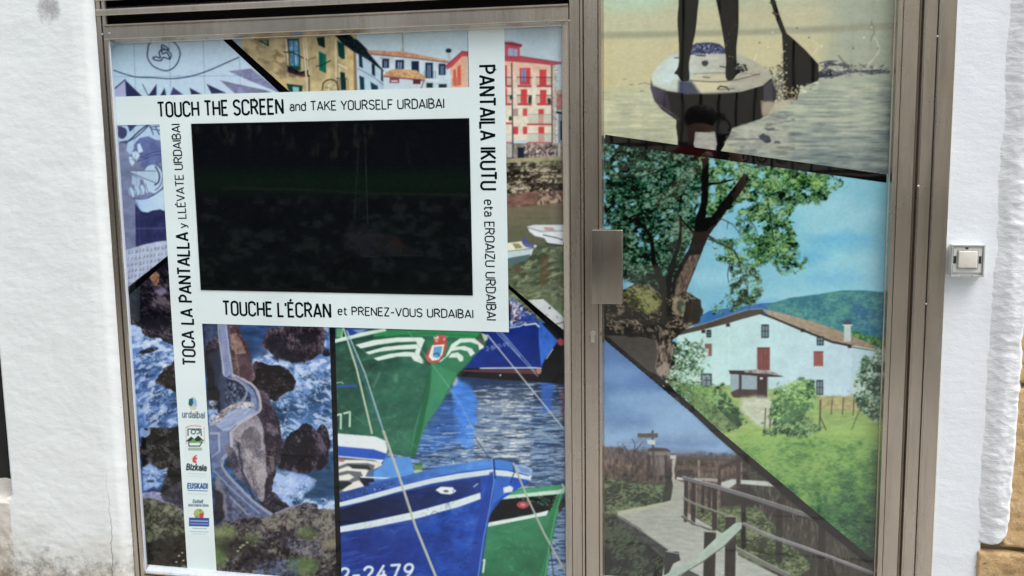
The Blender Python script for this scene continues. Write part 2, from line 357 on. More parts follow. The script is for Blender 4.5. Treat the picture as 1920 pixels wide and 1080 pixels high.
def art_village():
    fill([(400, 40), (960, 40), (960, 200), (500, 200), (400, 60)], ('afc6cd', 'b9d6df', (600, 60), (600, 160)))
    fill([(425, 60), (470, 70), (455, 100), (440, 90)], '8fa6b4')
    # ochre house
    fill([(455, 60), (668, 50), (669, 180), (530, 180), (452, 96)], ('a69873', 'b8a878', (470, 70), (620, 170)), tex=(.16, 14, 20, 21))
    nfill([(455, 60), (540, 60), (545, 178), (530, 180), (455, 100)], '75664a', 22, 12, .52, 22, .8, 6, rot=.5)
    nfill([(455, 60), (540, 60), (545, 178), (530, 180), (455, 100)], 'c3b082', 14, 9, .60, 23, .8, 8, rot=.6)
    fill([(500, 140), (535, 150), (540, 178), (528, 178), (490, 150)], 'bda468', .7, soft=10)
    fill([(483, 76), (503, 74), (504, 87)], '1c3a35'); fill([(490, 76), (500, 76), (500, 82)], '6f8f80')
    fill([(538, 72), (560, 72), (563, 132), (543, 128)], '14413f'); fill([(541, 76), (558, 75), (560, 124), (544, 122)], '5d8fb4', tex=(.3, 4, 9, 24))
    line([(549, 74), (552, 128)], 1.8, '1e4f63'); line([(541, 96), (560, 95)], 1.4, '1e4f63')
    line([(536, 74), (539, 128)], 1.8, 'cdc4a8')
    fill([(538, 122), (563, 134), (578, 130), (581, 144), (566, 143), (540, 136)], '221e22', tex=(.4, 5, 5, 25))
    line([(532, 97), (548, 98), (578, 113)], 2, '25282c'); line([(535, 98), (539, 134)], 1.3, '3a3a38', .8); line([(578, 113), (579, 140)], 1.3, '2d2c2c')
    for x in (545, 551, 557, 563, 569, 574): line([(x, 100 + (x - 545) * .42), (x + 1, 130)], .8, '2b2c30', .75)
    for x in range(543, 575, 5): ell(x, 140 + (x % 3), 2.4, 3.2, '6a3f3c', .7)
    fill([(566, 70), (569, 68), (579, 178), (575, 178)], 'c6b995'); line([(572, 70), (579, 140)], 1.6, 'd6cfb4'); line([(579, 146), (579, 178)], 2, '3e3a35')
    fill([(593, 70), (608, 68), (609, 90), (596, 84)], '15312f'); fill([(597, 95), (611, 102), (611, 137), (598, 131)], '136351'); fill([(599, 100), (605, 103), (605, 128), (599, 126)], '0d4c47', .7)
    line([(580, 110), (592, 107)], 1.3, '55503c'); line([(593, 124), (605, 121), (619, 113)], 1.8, '1d2c2c')
    line([(634, 68), (629, 74), (630, 170)], 2.4, 'cfc6a2'); line([(632, 74), (634, 170)], 1.2, '8e8460')
    fill([(632, 76), (648, 84), (648, 110), (640, 110), (634, 104)], '0f3d3a')
    fill([(645, 84), (668, 96), (669, 180), (650, 180)], 'c2ae78', tex=(.1, 6, 9, 26)); line([(634, 120), (650, 128)], 2.2, 'ddd6bc')
    fill([(637, 134), (646, 136), (649, 168), (639, 168)], '16302f'); line([(636, 126), (636, 168)], 1.6, 'd8d2b6')
    for x in range(632, 656, 4): line([(x, 148), (x, 168)], 1, '2a3232', .8)
    line([(630, 146), (650, 147)], 1.4, '2a3232')
    line(smooth([(604, 168), (606, 156), (613, 150), (622, 149), (630, 153), (634, 168)], 5, False), 2.8, '4c4a3c'); ell(619, 163, 11, 10, 'b5a983', .8, tex=(.3, 4, 4, 27))
    fill([(536, 156), (567, 160), (566, 172), (542, 172)], '194038'); fill([(548, 162), (560, 163), (560, 172), (549, 172)], '7fb8b8')
    fill([(662, 96), (667, 98), (671, 180), (664, 180)], '8a6f55')
    fill([(476, 134), (506, 140), (507, 146), (500, 150)], '14181c')
    # dark eave and white row
    fill([(667, 96), (728, 130), (720, 180), (670, 180)], 'a9c2d2', tex=(.05, 12, 12, 28))
    fill([(628, 66), (655, 64), (664, 72), (670, 74), (696, 100), (728, 130), (722, 136), (690, 112), (662, 96), (643, 82)], '17232a', tex=(.4, 4, 4, 29))
    fill([(672, 98), (678, 102), (680, 128), (673, 124)], '1e3440'); fill([(696, 118), (702, 121), (703, 143), (697, 139)], '1b2c3a'); fill([(714, 128), (717, 130), (718, 153), (714, 150)], '1b2c3a')
    line([(671, 128), (700, 144), (720, 160)], 1.6, '6b7c8c'); fill([(673, 141), (682, 145), (683, 168), (675, 168)], '173a45'); fill([(694, 153), (708, 161), (708, 168), (696, 168)], '1c3d4e')
    # white house with low tiled roof
    fill([(690, 98), (848, 116), (850, 175), (719, 175), (719, 132)], 'bcd0db', tex=(.05, 12, 12, 30))
    fill([(686, 94), (745, 96), (760, 97), (846, 114), (838, 116), (760, 106), (694, 101)], ('b8826a', 'c49273', (690, 95), (840, 112)), tex=(.14, 4, 3, 31)); line([(694, 101), (760, 107), (842, 117)], 1.5, '5e3c38')
    line([(754, 64), (756, 96)], 1.4, '5e6670'); line([(752, 96), (755, 84)], 3, 'a8b19c')
    for x, y, w, h in ((716, 110, 13, 17), (741, 112, 16, 17), (771, 114, 14, 20), (797, 117, 14, 29), (822, 119, 13, 21)):
        rect(x, y, x + w, y + h, '1c2c44'); 
        if x != 771: rect(x + 4, y + 4, x + w - 4, y + h - 1, '8da5c4', .85); line([(x + w / 2, y + 3), (x + w / 2, y + h)], 1.3, '1c2c44')
    line([(714, 108), (730, 110)], 1.4, '6e3a48', .7)
    for x in (795, 799, 812, 816): line([(x, 132), (x, 148)], .9, '5d6a7a')
    line([(795, 148), (818, 150)], 2.5, 'd3dde2')
    fill([(724, 134), (740, 129), (780, 131), (798, 145), (796, 149), (756, 145), (719, 141)], ('b98e62', 'c69c6a', (724, 134), (796, 146)), tex=(.2, 3, 3, 32)); fill([(719, 141), (756, 145), (794, 149), (794, 152), (719, 145)], '7d4a4c')
    fill([(720, 144), (790, 151), (790, 166), (720, 167)], 'b9c9d2'); rect(730, 145, 748, 155, '7e4248'); rect(733, 150, 745, 153, 'c7c6cc'); rect(774, 148, 788, 157, '5a2b38'); line([(795, 150), (789, 165)], 2, '8d5c56')
    rect(799, 155, 811, 164, '24333c'); rect(822, 157, 837, 164, '24333c')
    line([(841, 102), (843, 113)], 5, 'a9b8b8'); ell(840.5, 94.5, 5.5, 4.2, '243036')
    # red house at the band
    fill([(844, 128), (846, 168), (884, 166), (884, 104), (864, 106)], 'd9a688', tex=(.08, 5, 9, 33)); fill([(834, 124), (866, 96), (884, 96), (884, 106), (866, 105), (848, 124), (838, 130)], 'bd4350'); line([(834, 125), (866, 96), (884, 98)], 2, '8e3444')
    fill([(849, 131), (854, 129), (856, 160), (850, 161)], 'c05845'); fill([(857, 126), (863, 120), (864, 158), (857, 160)], 'c9563f'); rect(848, 146, 864, 160, 'bf6550', .7); rect(870, 106, 876, 164, 'ccae98'); rect(876, 110, 884, 160, 'c9b4ac')
    # right of the vertical band: red balcony house
    fill([(940, 45), (1062, 45), (1062, 290), (940, 290)], ('a9bec7', 'b6cbd2', (1000, 60), (1000, 150)), tex=(.03, 20, 20, 34))
    fill([(942, 112), (1040, 116), (1044, 262), (948, 262)], ('d9b39c', 'd9d2bd', (990, 120), (995, 175)), tex=(.07, 6, 6, 35))
    rect(946, 84, 974, 108, 'bd4558'); rect(952, 90, 962, 105, '93a5c4'); rect(963, 91, 970, 105, '93a5c4'); fill([(945, 78), (960, 78), (979, 83), (977, 88), (945, 83)], '8c3848')
    fill([(945, 104), (975, 105), (1050, 116), (1053, 119), (1036, 122), (1000, 118), (945, 114)], 'b14450'); line([(975, 105), (1052, 117)], 1.6, '84404c'); line([(945, 107), (975, 107)], 1, '84404c')
    RD = 'c73c3f'
    rect(946, 122, 950, 160, RD); rect(974, 127, 994, 158, RD); rect(977, 129, 986, 153, '8389b0'); line([(981, 129), (982, 153)], 1, '5a3f60'); rect(1011, 130, 1024, 160, RD)
    for y, h in ((148, 13), (182, 13)):
        for x0, x1 in ((944, 959), (969, 997), (1005, 1035)):
            line([(x0, y - 4), (x1, y - 3)], 1.3, '4a2c34', .85)
            for x in range(x0, x1, 3): line([(x, y - 4), (x, y + h - 2)], .8, '5a3138', .55)
            rect(x0 + 1, y + h - 2, x1 - 1, y + h + 2, 'a8414a')
    rect(946, 165, 950, 196, RD); rect(976, 167, 988, 193, RD); rect(1012, 168, 1024, 195, RD)
    for x, y in ((993, 183), (993, 189), (1029, 187), (958, 182), (956, 222), (1030, 190)): ell(x, y, 3.2, 4.6, '26382f', .9, warp=1)
    rect(961, 203, 971, 217, 'a08c84'); rect(980, 203, 988, 217, 'c9474a'); rect(961, 237, 971, 251, RD); rect(980, 237, 988, 251, RD)
    rect(1009, 204, 1019, 232, RD); rect(1009, 237, 1020, 268, RD)
    for y in (214, 250): rect(990, y, 1034, y + 17, 'b9bfae', .7); line([(990, y), (1034, y)], 1, '8f9585')
    for x0, x1, y in ((988, 1035, 231), (988, 1035, 266), (946, 960, 229), (946, 960, 266)): rect(x0, y, x1, y + 3.5, 'b8464b')
    line([(959, 118), (961, 270)], 2.2, '473a3a'); line([(1034, 122), (1035, 268)], 2.2, '473a3a')
    rect(1036, 124, 1043, 268, 'b9b2a4'); dabs([(1036, 124), (1044, 124), (1046, 268), (1037, 268)], 60, ['84827c', 'd8d8cf'], (2, 3), seed=5)
    rect(1043, 168, 1058, 206, 'b08a86', .8); rect(1043, 176, 1058, 206, '9e5c56', .6, tex=(.3, 5, 5, 36)); rect(1046, 210, 1060, 290, '7d8f9b'); line([(1044, 210), (1058, 212)], 4, '20262c'); rect(1050, 226, 1056, 262, '24303e')
    fill([(948, 268), (1060, 268), (1060, 296), (948, 296)], '8d847e', tex=(.35, 6, 6, 37)); dabs([(980, 270), (1040, 270), (1040, 294), (980, 294)], 260, ['3f3a3a', 'b0a69a', '6b4f4a'], (2, 4), seed=6)
    rect(950, 270, 962, 294, 'a9aca6'); rect(970, 276, 982, 297, '222a38'); rect(1046, 268, 1050, 296, 'b9bab2'); line([(961, 268), (961, 296)], 2, '3d3634')
    # quay wall
    fill([(948, 297), (1062, 292), (1062, 390), (948, 394)], '6d6452', tex=(.3, 12, 4, 38)); tonal([(948, 300), (1062, 295), (1062, 362), (948, 368)], ['1e1a16', '423a30', '6a604e', '8f866e', 'b2a990'], 6, 642, asp=.6, soft=3, warp=1, con=2.6); fill([(948, 297), (1062, 292), (1062, 300), (948, 306)], '9a9574', .9, tex=(.15, 8, 3, 39)); fill([(948, 306), (1062, 300), (1062, 312), (948, 320)], '66714c', .5, soft=6)
    nfill([(948, 305), (1062, 300), (1062, 360), (948, 365)], '2c2622', 10, 6, .5, 40, .85, 7); nfill([(948, 305), (1062, 300), (1062, 345), (948, 350)], 'a8a089', 7, 5, .58, 41, .85, 9)
    for k in range(9):
        for j in range(4): line([(950 + k * 13 + (j % 2) * 6, 312 + j * 11), (960 + k * 13 + (j % 2) * 6, 311.5 + j * 11)], 1.4, '2a2420', .8)
    for j in range(4): line([(948, 317 + j * 11), (1062, 312 + j * 11)], 1.2, '2a2420', .55, warp=1.5)
    fill([(948, 365), (985, 360), (1062, 356), (1062, 378), (1040, 382), (948, 392)], '75584c', tex=(.25, 12, 5, 42)); dabs([(1010, 362), (1060, 360), (1060, 378), (1010, 382)], 90, ['9a8670', '4d3a34'], (3, 6), seed=7)
    # water
    fill([(948, 390), (1010, 384), (1062, 380), (1062, 480), (948, 480)], ('6d6650', '5a614c', (1000, 390), (1000, 460)), tex=(.06, 30, 4, 43))
    fill([(948, 470), (1062, 455), (1062, 640), (948, 560)], ('4d5a44', '6a7558', (1000, 470), (1010, 600)), tex=(.2, 14, 5, 44)); nfill([(948, 470), (1062, 460), (1062, 640), (948, 560)], '8d9872', 13, 5, .56, 45, .75, 10, rot=-.35); nfill([(948, 470), (1062, 460), (1062, 640), (948, 560)], '2f3c2c', 13, 5, .57, 46, .7, 10, rot=-.3)
    fill([(1012, 478), (1026, 480), (1028, 530), (1014, 535)], '5a4a34', .7, warp=3, soft=3)
    # three little boats
    fill([(988, 424), (1000, 421), (1060, 421), (1060, 437), (1016, 443), (1000, 440), (992, 434)], 'c7d3d6'); fill([(992, 430), (1018, 438), (1060, 434), (1060, 441), (1020, 446), (1002, 442)], 'dfe6e8', .9); fill([(1019, 425), (1036, 426), (1040, 432), (1022, 431)], 'b98e82'); line([(990, 426), (1012, 433), (1060, 432)], 1.3, '6f7c80')
    fill([(1016, 440), (1060, 436), (1060, 460), (1026, 455)], 'd5dfe2'); line([(1018, 440), (1045, 446), (1060, 451)], 1.6, '37424a'); line([(1024, 456), (1060, 461)], 3, '28302c', .8)
    fill([(950, 455), (978, 452), (1000, 464), (996, 478), (950, 487)], 'd9dbc4'); fill([(960, 456), (972, 456), (980, 464), (966, 466)], '8d8b58'); fill([(950, 472), (998, 465), (995, 478), (950, 487)], 'b8ccd2'); fill([(950, 484), (994, 476), (986, 488), (950, 498)], '4f6a6a'); line([(950, 471), (1000, 465)], 1.3, '5c6b6e')
    ell(984, 452, 6, 6.5, '4b568c'); fill([(978, 456), (990, 456), (1006, 462), (1000, 466), (984, 462)], '59649a', warp=1); ell(1003, 461, 2.6, 2.6, 'c3cbe0')
    ell(970, 505, 6, 7, '5f4638', .8, warp=2)
    # white boat below
    fill([(990, 562), (1018, 560), (1035, 575), (1058, 596), (1062, 622), (1045, 612), (1010, 580)], 'c3cbcb'); line([(1040, 608), (1062, 602)], 1.5, '33414a'); ell(1030, 577, 2, 2, '2a2f34'); ell(1024, 590, 1, 1, '333333'); ell(1044, 594, 1, 1, '333333')
    fill([(1020, 562), (1060, 560), (1060, 596), (1040, 578)], '54694a', .6, tex=(.3, 5, 5, 47))

def foam(poly, seed, thr=.52, a=.9, col='9fbbe6', sx=16, sy=9, rot=0, sm=0, soft=8):
    if thr < .38:          # solid churned foam
        nfill(poly, '7f9fd4', sx * 1.2, sy * 1.2, thr, seed + 1, a, 8, rot=rot, soft=soft, octv=5)
        veins(poly, 'c9daf4', 11, .06, seed + 2, a, .8, rot, soft, .3); veins(poly, 'd9e6fa', 6, .05, seed + 3, a * .8, .8, rot + .6, soft, .3)
        veins(poly, '4468a4', 13, .035, seed + 4, a * .6, .8, rot, soft, .45); return
    k = (.60 - thr) * 4
    nfill(poly, '5a82c0', sx * 2.4, sy * 1.8, thr - .05, seed + 1, a * .75, 5, rot=rot, octv=5, soft=soft)
    veins(poly, 'a3c0ee', sx * 1.1, .055, seed + 2, a * min(1, .5 + k), .6, rot, soft, .50 - k * .15)
    veins(poly, 'd0dff8', sx * .5, .06, seed + 3, a * min(1, .5 + k), .7, rot + .3, soft, .52 - k * .15)
    nfill(poly, 'd6e3f8', sx * .9, sy * .8, thr + .09, seed + 5, a * .7, 14, rot=rot, octv=4, soft=soft)

def mixc(a, b, t): return (rgb(a) * (1 - t) + rgb(b) * t) * 255
def rock(poly, seed, base='2b2530', hi='584652', lo='141118', warp=3, sx=9, sy=9, rot=0.6, sm=4):
    hi = mixc(hi, lo, .35); base = mixc(base, lo, .25)
    tonal(poly, [lo, lo, mixc(lo, base, .7), base, mixc(base, hi, .7), hi, mixc(hi, 'b8b0c0', .28)], sx * .62, seed, asp=.45, rot=rot, soft=1.6, warp=warp, con=1.8, low=24, lw=.8, grad=.35, sm=sm)
    q_ = smooth(poly, sm) if sm else poly
    veins(q_, lo, sx * 1.5, .022, seed + 5, .85, .4, rot + .2, 3, .36)

def art_sea():
    S = [(225, 490), (640, 490), (650, 1085), (240, 1085)]
    fill(S, ('24467a', '1a4468', (300, 600), (600, 900)), tex=(.28, 22, 8, 51))
    veins(S, '4d77b4', 24, .03, 58, .6, .4, .1, 4, .35); veins(S, '132a48', 20, .03, 59, .6, .4, -.1, 4, .35)
    nfill(S, '3f68a8', 26, 9, .5, 52, .7, 6, rot=-.2); nfill(S, '142d52', 20, 7, .54, 53, .6, 8, rot=.15)
    foam([(240, 600), (335, 640), (345, 840), (262, 850)], 54, .47, .8, rot=-.5)
    foam([(240, 595), (300, 630), (330, 660), (335, 700), (280, 680), (244, 660)], 57, .40, .95)
    fill([(247, 598), (262, 600), (270, 625), (262, 640), (247, 628)], 'a5c0e8', .7, warp=4, soft=5)
    foam([(480, 640), (632, 640), (634, 800), (520, 820), (470, 700)], 60, .50, .9, rot=.35, sx=22)
    foam([(520, 660), (620, 680), (600, 720), (560, 760), (540, 700)], 63, .43, .7, rot=.5, sx=14)
    foam([(510, 800), (634, 790), (634, 850), (520, 880)], 66, .47, .8)
    # left shore
    rock([(236, 540), (262, 500), (320, 476), (332, 560), (334, 645), (312, 640), (296, 632), (276, 630), (262, 612), (240, 600)], 70, '26242f', '463c44', '15141b', warp=4)
    fill([(238, 535), (262, 520), (262, 600), (240, 602)], '39424c', .6, soft=4)  # grey wedge: glass reflection painted over the shore
    ell(290, 522, 8, 13, '94684c', .85, warp=3, tex=(.4, 4, 4, 71)); ell(302, 546, 12, 6, '8f86b4', .55, warp=4, soft=4)
    rock([(262, 660), (276, 652), (292, 650), (296, 655), (280, 662), (266, 664)], 72, '202836', '39445a', '121722', warp=2)
    rock([(288, 716), (300, 700), (316, 684), (345, 668), (350, 735), (320, 730), (302, 722)], 73, '26201f', '453a38', '151212', warp=3)
    rock([(266, 812), (290, 800), (318, 802), (350, 808), (352, 935), (330, 930), (300, 925), (312, 890), (280, 874), (264, 872)], 74, '121110', '1f1d1b', '080808', warp=4)
    foam([(266, 878), (280, 868), (298, 882), (314, 876), (312, 892), (296, 914), (268, 920)], 75, .30, 1.0, soft=4)
    ell(282, 902, 7, 3, '1a2a40', .8, warp=2); fill([(262, 805), (285, 802), (280, 815), (262, 822)], '8fb0e0', .8, warp=5)
    fill([(258, 922), (290, 922), (315, 930), (345, 950), (345, 965), (310, 945), (262, 935)], '8f8fb4', .9, warp=3, tex=(.3, 6, 5, 76))
    fill([(300, 930), (325, 905), (350, 895), (352, 960), (330, 950)], '33323c', .9, warp=4, tex=(.4, 6, 6, 77))
    # heath, left strip
    H1 = [(262, 934), (300, 938), (330, 950), (352, 970), (356, 1085), (262, 1085)]
    fill(H1, ('4a4c42', '211f1d', (300, 950), (310, 1050)), warp=5, tex=(.35, 14, 12, 78))
    tonal(H1, ['12110e', '26271f', '414434', '616750', '7f8068'], 6, 640, soft=4, warp=6, con=1.7, grad=.5)
    dabs(H1, 500, ['5d6350', '3d4434', '4a4640', '6f6f5e', '2a2c24'], (3, 8), (.2, .45), seed=12, a=.6)
    dabs([(270, 1020), (350, 1000), (352, 1058), (272, 1055)], 700, ['141211', '242018', '2c2a22'], (3, 7), seed=13, a=.6)
    for x, y in ((335, 1042), (330, 1053), (341, 1036), (343, 1050)): ell(x, y, 2.4, 1.4, 'c4bd9a', .9, warp=1)
    # between frame band and black stripe: shore left of the bridge
    fill([(378, 600), (424, 600), (425, 720), (420, 840), (396, 850), (390, 740)], '1a1f2c', tex=(.3, 18, 14, 80))
    fill([(380, 600), (412, 604), (416, 640), (384, 652)], '3a4868', .8, warp=5, soft=6, tex=(.3, 6, 6, 81)); rock([(384, 650), (408, 630), (414, 660), (396, 680), (384, 690)], 82, '2e2d38', '4a4652', '1a1b22')
    fill([(384, 655), (408, 655), (414, 790), (388, 750)], '17161a', .8, warp=3, soft=4); fill([(394, 665), (416, 650), (424, 740), (402, 720)], '33405c', .55, warp=5, soft=8)
    foam([(390, 750), (406, 752), (410, 780), (406, 800), (392, 810)], 83, .32, .95, soft=3)
    # far rocks in the sea
    fill([(448, 612), (500, 614), (500, 668), (470, 668), (458, 640)], '23406c', .8, warp=4, soft=6, tex=(.25, 20, 6, 84))
    rock([(492, 645), (500, 620), (520, 612), (560, 606), (604, 610), (608, 640), (604, 656), (590, 668), (570, 677), (545, 678), (520, 672), (506, 660)], 85, '352b38', '6d5663', '17141d', warp=3, sx=7, rot=1.1)
    fill([(494, 640), (510, 618), (530, 622), (545, 660), (560, 676), (520, 672)], '191a24', .6, warp=4, soft=8); rock([(604, 660), (612, 652), (618, 664), (606, 666)], 86, '232738')
    foam([(606, 612), (622, 612), (624, 655), (610, 650)], 87, .40, .8, rot=1.3, soft=3)
    foam([(480, 668), (500, 664), (520, 680), (575, 684), (600, 672), (628, 668), (628, 690), (560, 700), (545, 688), (500, 682)], 88, .40, .95, soft=4)
    rock([(472, 688), (480, 676), (492, 680), (505, 683), (525, 684), (540, 694), (552, 712), (554, 722), (544, 734), (525, 742), (515, 752), (500, 742), (485, 735), (470, 715)], 89, '231c22', '48393f', '120f13', warp=3, rot=.3)
    rock([(556, 802), (572, 792), (586, 800), (592, 806), (602, 796), (612, 800), (618, 818), (616, 850), (612, 870), (600, 880), (570, 886), (545, 884), (522, 876), (516, 846), (530, 826)], 90, '201b28', '3d3447', '120f17', warp=3, rot=1.3)
    foam([(500, 890), (540, 884), (570, 890), (594, 900), (588, 915), (570, 925), (566, 945), (540, 952), (512, 930), (498, 915)], 91, .30, 1.0, soft=5, rot=.4)
    ell(530, 905, 28, 22, 'b9cdf0', .45, soft=14, warp=5)
    fill([(590, 890), (632, 880), (634, 945), (575, 940)], '1c4262', .7, warp=5, soft=10, tex=(.2, 20, 5, 92)); foam([(570, 935), (634, 930), (634, 960), (600, 960), (560, 955)], 93, .42, .95, soft=4)
    rock([(492, 928), (510, 920), (530, 938), (540, 955), (515, 965), (490, 955)], 94, '22242c', '4b5064', '121319', warp=4, sx=4, sy=4)
    # headland rocks under the path
    rock([(425, 600), (444, 604), (452, 626), (464, 650), (474, 690), (476, 708), (462, 720), (436, 700), (430, 640)], 95, '5c464c', '7d6560', '35282f', warp=2, sx=6, sy=6)
    fill([(428, 626), (446, 624), (456, 650), (462, 664), (442, 662), (434, 650)], '8e6f62', .75, warp=3, tex=(.3, 5, 5, 96)); line([(436, 625), (444, 664), (448, 706)], 2, '9a8678', .8, warp=2)
    fill([(444, 664), (466, 662), (474, 700), (460, 716), (448, 708)], '4b3640', .7, warp=2, tex=(.2, 8, 4, 97))
    rock([(484, 738), (500, 736), (510, 760), (524, 790), (528, 830), (524, 870), (516, 880), (500, 960), (488, 890), (480, 800)], 98, '3b3240', '615264', '241d28', warp=3, sx=6, sy=6)
    rock([(500, 850), (520, 836), (514, 860), (512, 888), (500, 890)], 99, '241c1f')
    fill([(505, 856), (512, 850), (516, 880), (510, 886)], '7a6a68', .7, warp=2)
    # masonry flank
    rock([(428, 808), (452, 790), (480, 778), (492, 800), (498, 850), (498, 900), (494, 936), (484, 936), (466, 905), (446, 870), (430, 850)], 100, '8a8590', 'b4aeb4', '4c4858', warp=2, sx=4, sy=4, rot=1.2)
    rock([(452, 815), (470, 800), (490, 810), (498, 860), (498, 900), (492, 935), (482, 930), (468, 890), (456, 850)], 101, '958f94', 'c4bcb8', '5c5864', warp=3, sx=3.5, sy=5, rot=1.4)
    line([(446, 830), (454, 880), (470, 925), (480, 940)], 4, '23242f', .75, warp=2)
    fill([(424, 706), (456, 720), (462, 730), (470, 748), (464, 762), (444, 756), (420, 770), (412, 780), (416, 730)], '22283c', warp=3, tex=(.4, 6, 6, 102)); dabs([(420, 710), (462, 726), (466, 755), (420, 772)], 200, ['3e4a66', '5a6580', '191d2c'], (2, 4), seed=14)
    fill([(410, 700), (424, 706), (420, 770), (412, 800)], '39435e', .7, warp=3, soft=4)
    # the path: walls and treads
    P = '7c89ae'; Wl = 'b4b4bf'
    fill([(410, 604), (424, 604), (428, 640), (434, 700), (424, 708), (416, 700), (414, 650)], P, tex=(.1, 5, 12, 103)); line([(408, 604), (412, 650), (420, 704)], 2.4, Wl, .9, warp=1); line([(423, 604), (428, 650), (436, 702)], 2.4, Wl, .9, warp=1)
    fill([(424, 700), (436, 704), (462, 718), (478, 736), (486, 760), (482, 775), (466, 782), (470, 762), (470, 740), (456, 722)], '6e7ea6', tex=(.12, 6, 4, 104)); line([(436, 703), (460, 714), (476, 724), (484, 740), (488, 760), (484, 772), (470, 780)], 5, 'aeacb4', .92, 4, warp=1); line([(428, 708), (446, 714), (460, 726), (462, 738), (456, 750)], 3, '9095ac', .9, 4, warp=1)
    for k in range(9): line([(463 + k * .8, 728 + k * 5), (480 + k * .6, 731 + k * 5)], 1, '4f5f86', .7)
    fill([(400, 792), (430, 768), (462, 762), (484, 772), (452, 790), (430, 808), (416, 810)], '94a3c6', tex=(.12, 12, 3, 105, -.5)); line([(398, 796), (408, 782), (430, 764), (452, 757), (472, 758)], 8, 'a8a29f', .95, 4, warp=2); dabs([(398, 790), (410, 776), (430, 760), (470, 754), (470, 760), (430, 770), (404, 796)], 110, ['6c6a74', 'b8b4b4'], (2, 4), seed=15)
    for k in range(8): line([(406 + k * 6, 806 - k * 2), (424 + k * 6, 792 - k * 2.4)], 1, '66779c', .6)
    fill([(386, 800), (402, 796), (418, 808), (416, 850), (396, 860), (390, 830)], '5f7096', tex=(.12, 10, 4, 106)); fill([(412, 808), (432, 806), (434, 846), (418, 852)], '6d7da4', tex=(.1, 10, 4, 107))
    line([(395, 812), (410, 812), (411, 846), (398, 858)], 4, 'a0a6bc', .9); line([(470, 780), (448, 792), (432, 808), (434, 848)], 6, 'a9abb8', .95, warp=1)
    fill([(396, 858), (412, 846), (434, 848), (420, 862), (418, 880), (396, 884)], '5d6d94', tex=(.15, 8, 5, 108))
    line([(436, 848), (420, 856), (415, 872), (424, 888), (450, 916), (480, 944), (512, 966)], 6, '8d95ac', .95, 4, warp=1)
    line([(441, 706), (461, 718), (474, 730), (480, 744), (483, 760), (479, 770)], 1.4, '3a4260', .8, 4); line([(416, 862), (412, 874), (420, 892), (448, 922), (478, 950)], 1.5, '38405c', .8, 4); line([(443, 796), (428, 810), (430, 846)], 1.5, '444c68', .8)
    for k in range(12): line([(417, 812 + k * 3), (429, 811 + k * 3)], .9, '5a6a92', .6)
    for k in range(16): line([(412 + k * .9, 612 + k * 5.6), (424 + k * .8, 611 + k * 5.6)], .8, '5a6a92', .5)
    fill([(398, 880), (414, 874), (424, 892), (452, 922), (480, 948), (512, 970), (500, 980), (470, 960), (434, 925)], '4f5c80', tex=(.15, 5, 5, 109)); line([(400, 882), (430, 912), (462, 942), (486, 962)], 2.6, '8492b4', .85, warp=1)
    fill([(400, 894), (416, 902), (440, 930), (470, 960), (496, 980), (470, 990), (420, 985), (404, 950)], '4b5470', warp=3, tex=(.4, 6, 6, 110)); line([(430, 930), (446, 946), (463, 964)], 4, '8d93a6', .7, warp=2); fill([(400, 890), (412, 898), (426, 950), (424, 975), (412, 940)], '77757e', .7, warp=3)
    fill([(398, 910), (416, 930), (420, 975), (402, 985)], '1d1b22', .85, warp=4, soft=4); ell(430, 868, 7, 9, '262c2a', .9, warp=3)
    rock([(420, 835), (440, 846), (450, 880), (470, 915), (455, 905), (436, 885), (430, 868)], 111, '4d4c5c', '6f6d7c', '33313c', warp=2, sx=4, sy=4)
    # foreground heath
    H2 = [(398, 984), (450, 975), (500, 970), (520, 958), (560, 945), (600, 955), (638, 958), (645, 1085), (398, 1085)]
    fill(H2, ('463f42', '222126', (500, 960), (500, 1070)), warp=5, tex=(.35, 14, 12, 112))
    tonal(H2, ['0f0e10', '252126', '433c42', '5e5658', '7c7a6c'], 6, 641, soft=4, warp=6, con=1.8, grad=.5, low=34)
    dabs(H2, 1200, ['5a5660', '463e48', '5c6248', '2a2622', '2b2630', '77746c'], (2, 6), (.2, .5), seed=16, a=.55)
    line([(516, 962), (545, 950), (566, 944)], 3, '8a86a0', .8, warp=2); rock([(566, 950), (570, 942), (592, 944), (594, 952)], 113, '3a3444', '8a86a0', '22202a', warp=2, sx=4)
    for x, y, rx, ry, c in ((420, 1000, 24, 15, '7d8f56'), (410, 1040, 16, 22, '5f7a42'), (566, 1060, 30, 18, '5f7a46'), (575, 1000, 18, 12, '5c6e42'), (620, 1018, 18, 12, '7b7560'), (470, 1010, 14, 8, '47582f'), (415, 1020, 8, 10, '3d4a2c')):
        ell(x, y, rx, ry, c, .75, soft=14, warp=4)
    ell(440, 1025, 28, 20, '1d1b16', .6, soft=14, warp=4); ell(485, 1050, 34, 16, '1a171d', .6, soft=14, warp=5); ell(540, 1010, 20, 14, '2a2530', .5, soft=10, warp=5)
    for x, y in ((451, 1026), (446, 1033), (455, 1022), (462, 1018)): ell(x, y, 3, 1.8, 'b9ba95', .8, warp=1.5)
    dabs([(540, 1010), (600, 1010), (600, 1040), (540, 1040)], 140, ['6a6f88', '8288a0', '3a3844'], (2, 4), seed=17, a=.6); dabs([(480, 1050), (560, 1050), (560, 1080), (480, 1080)], 120, ['3d4a66', '55668a'], (3, 5), seed=18, a=.5)

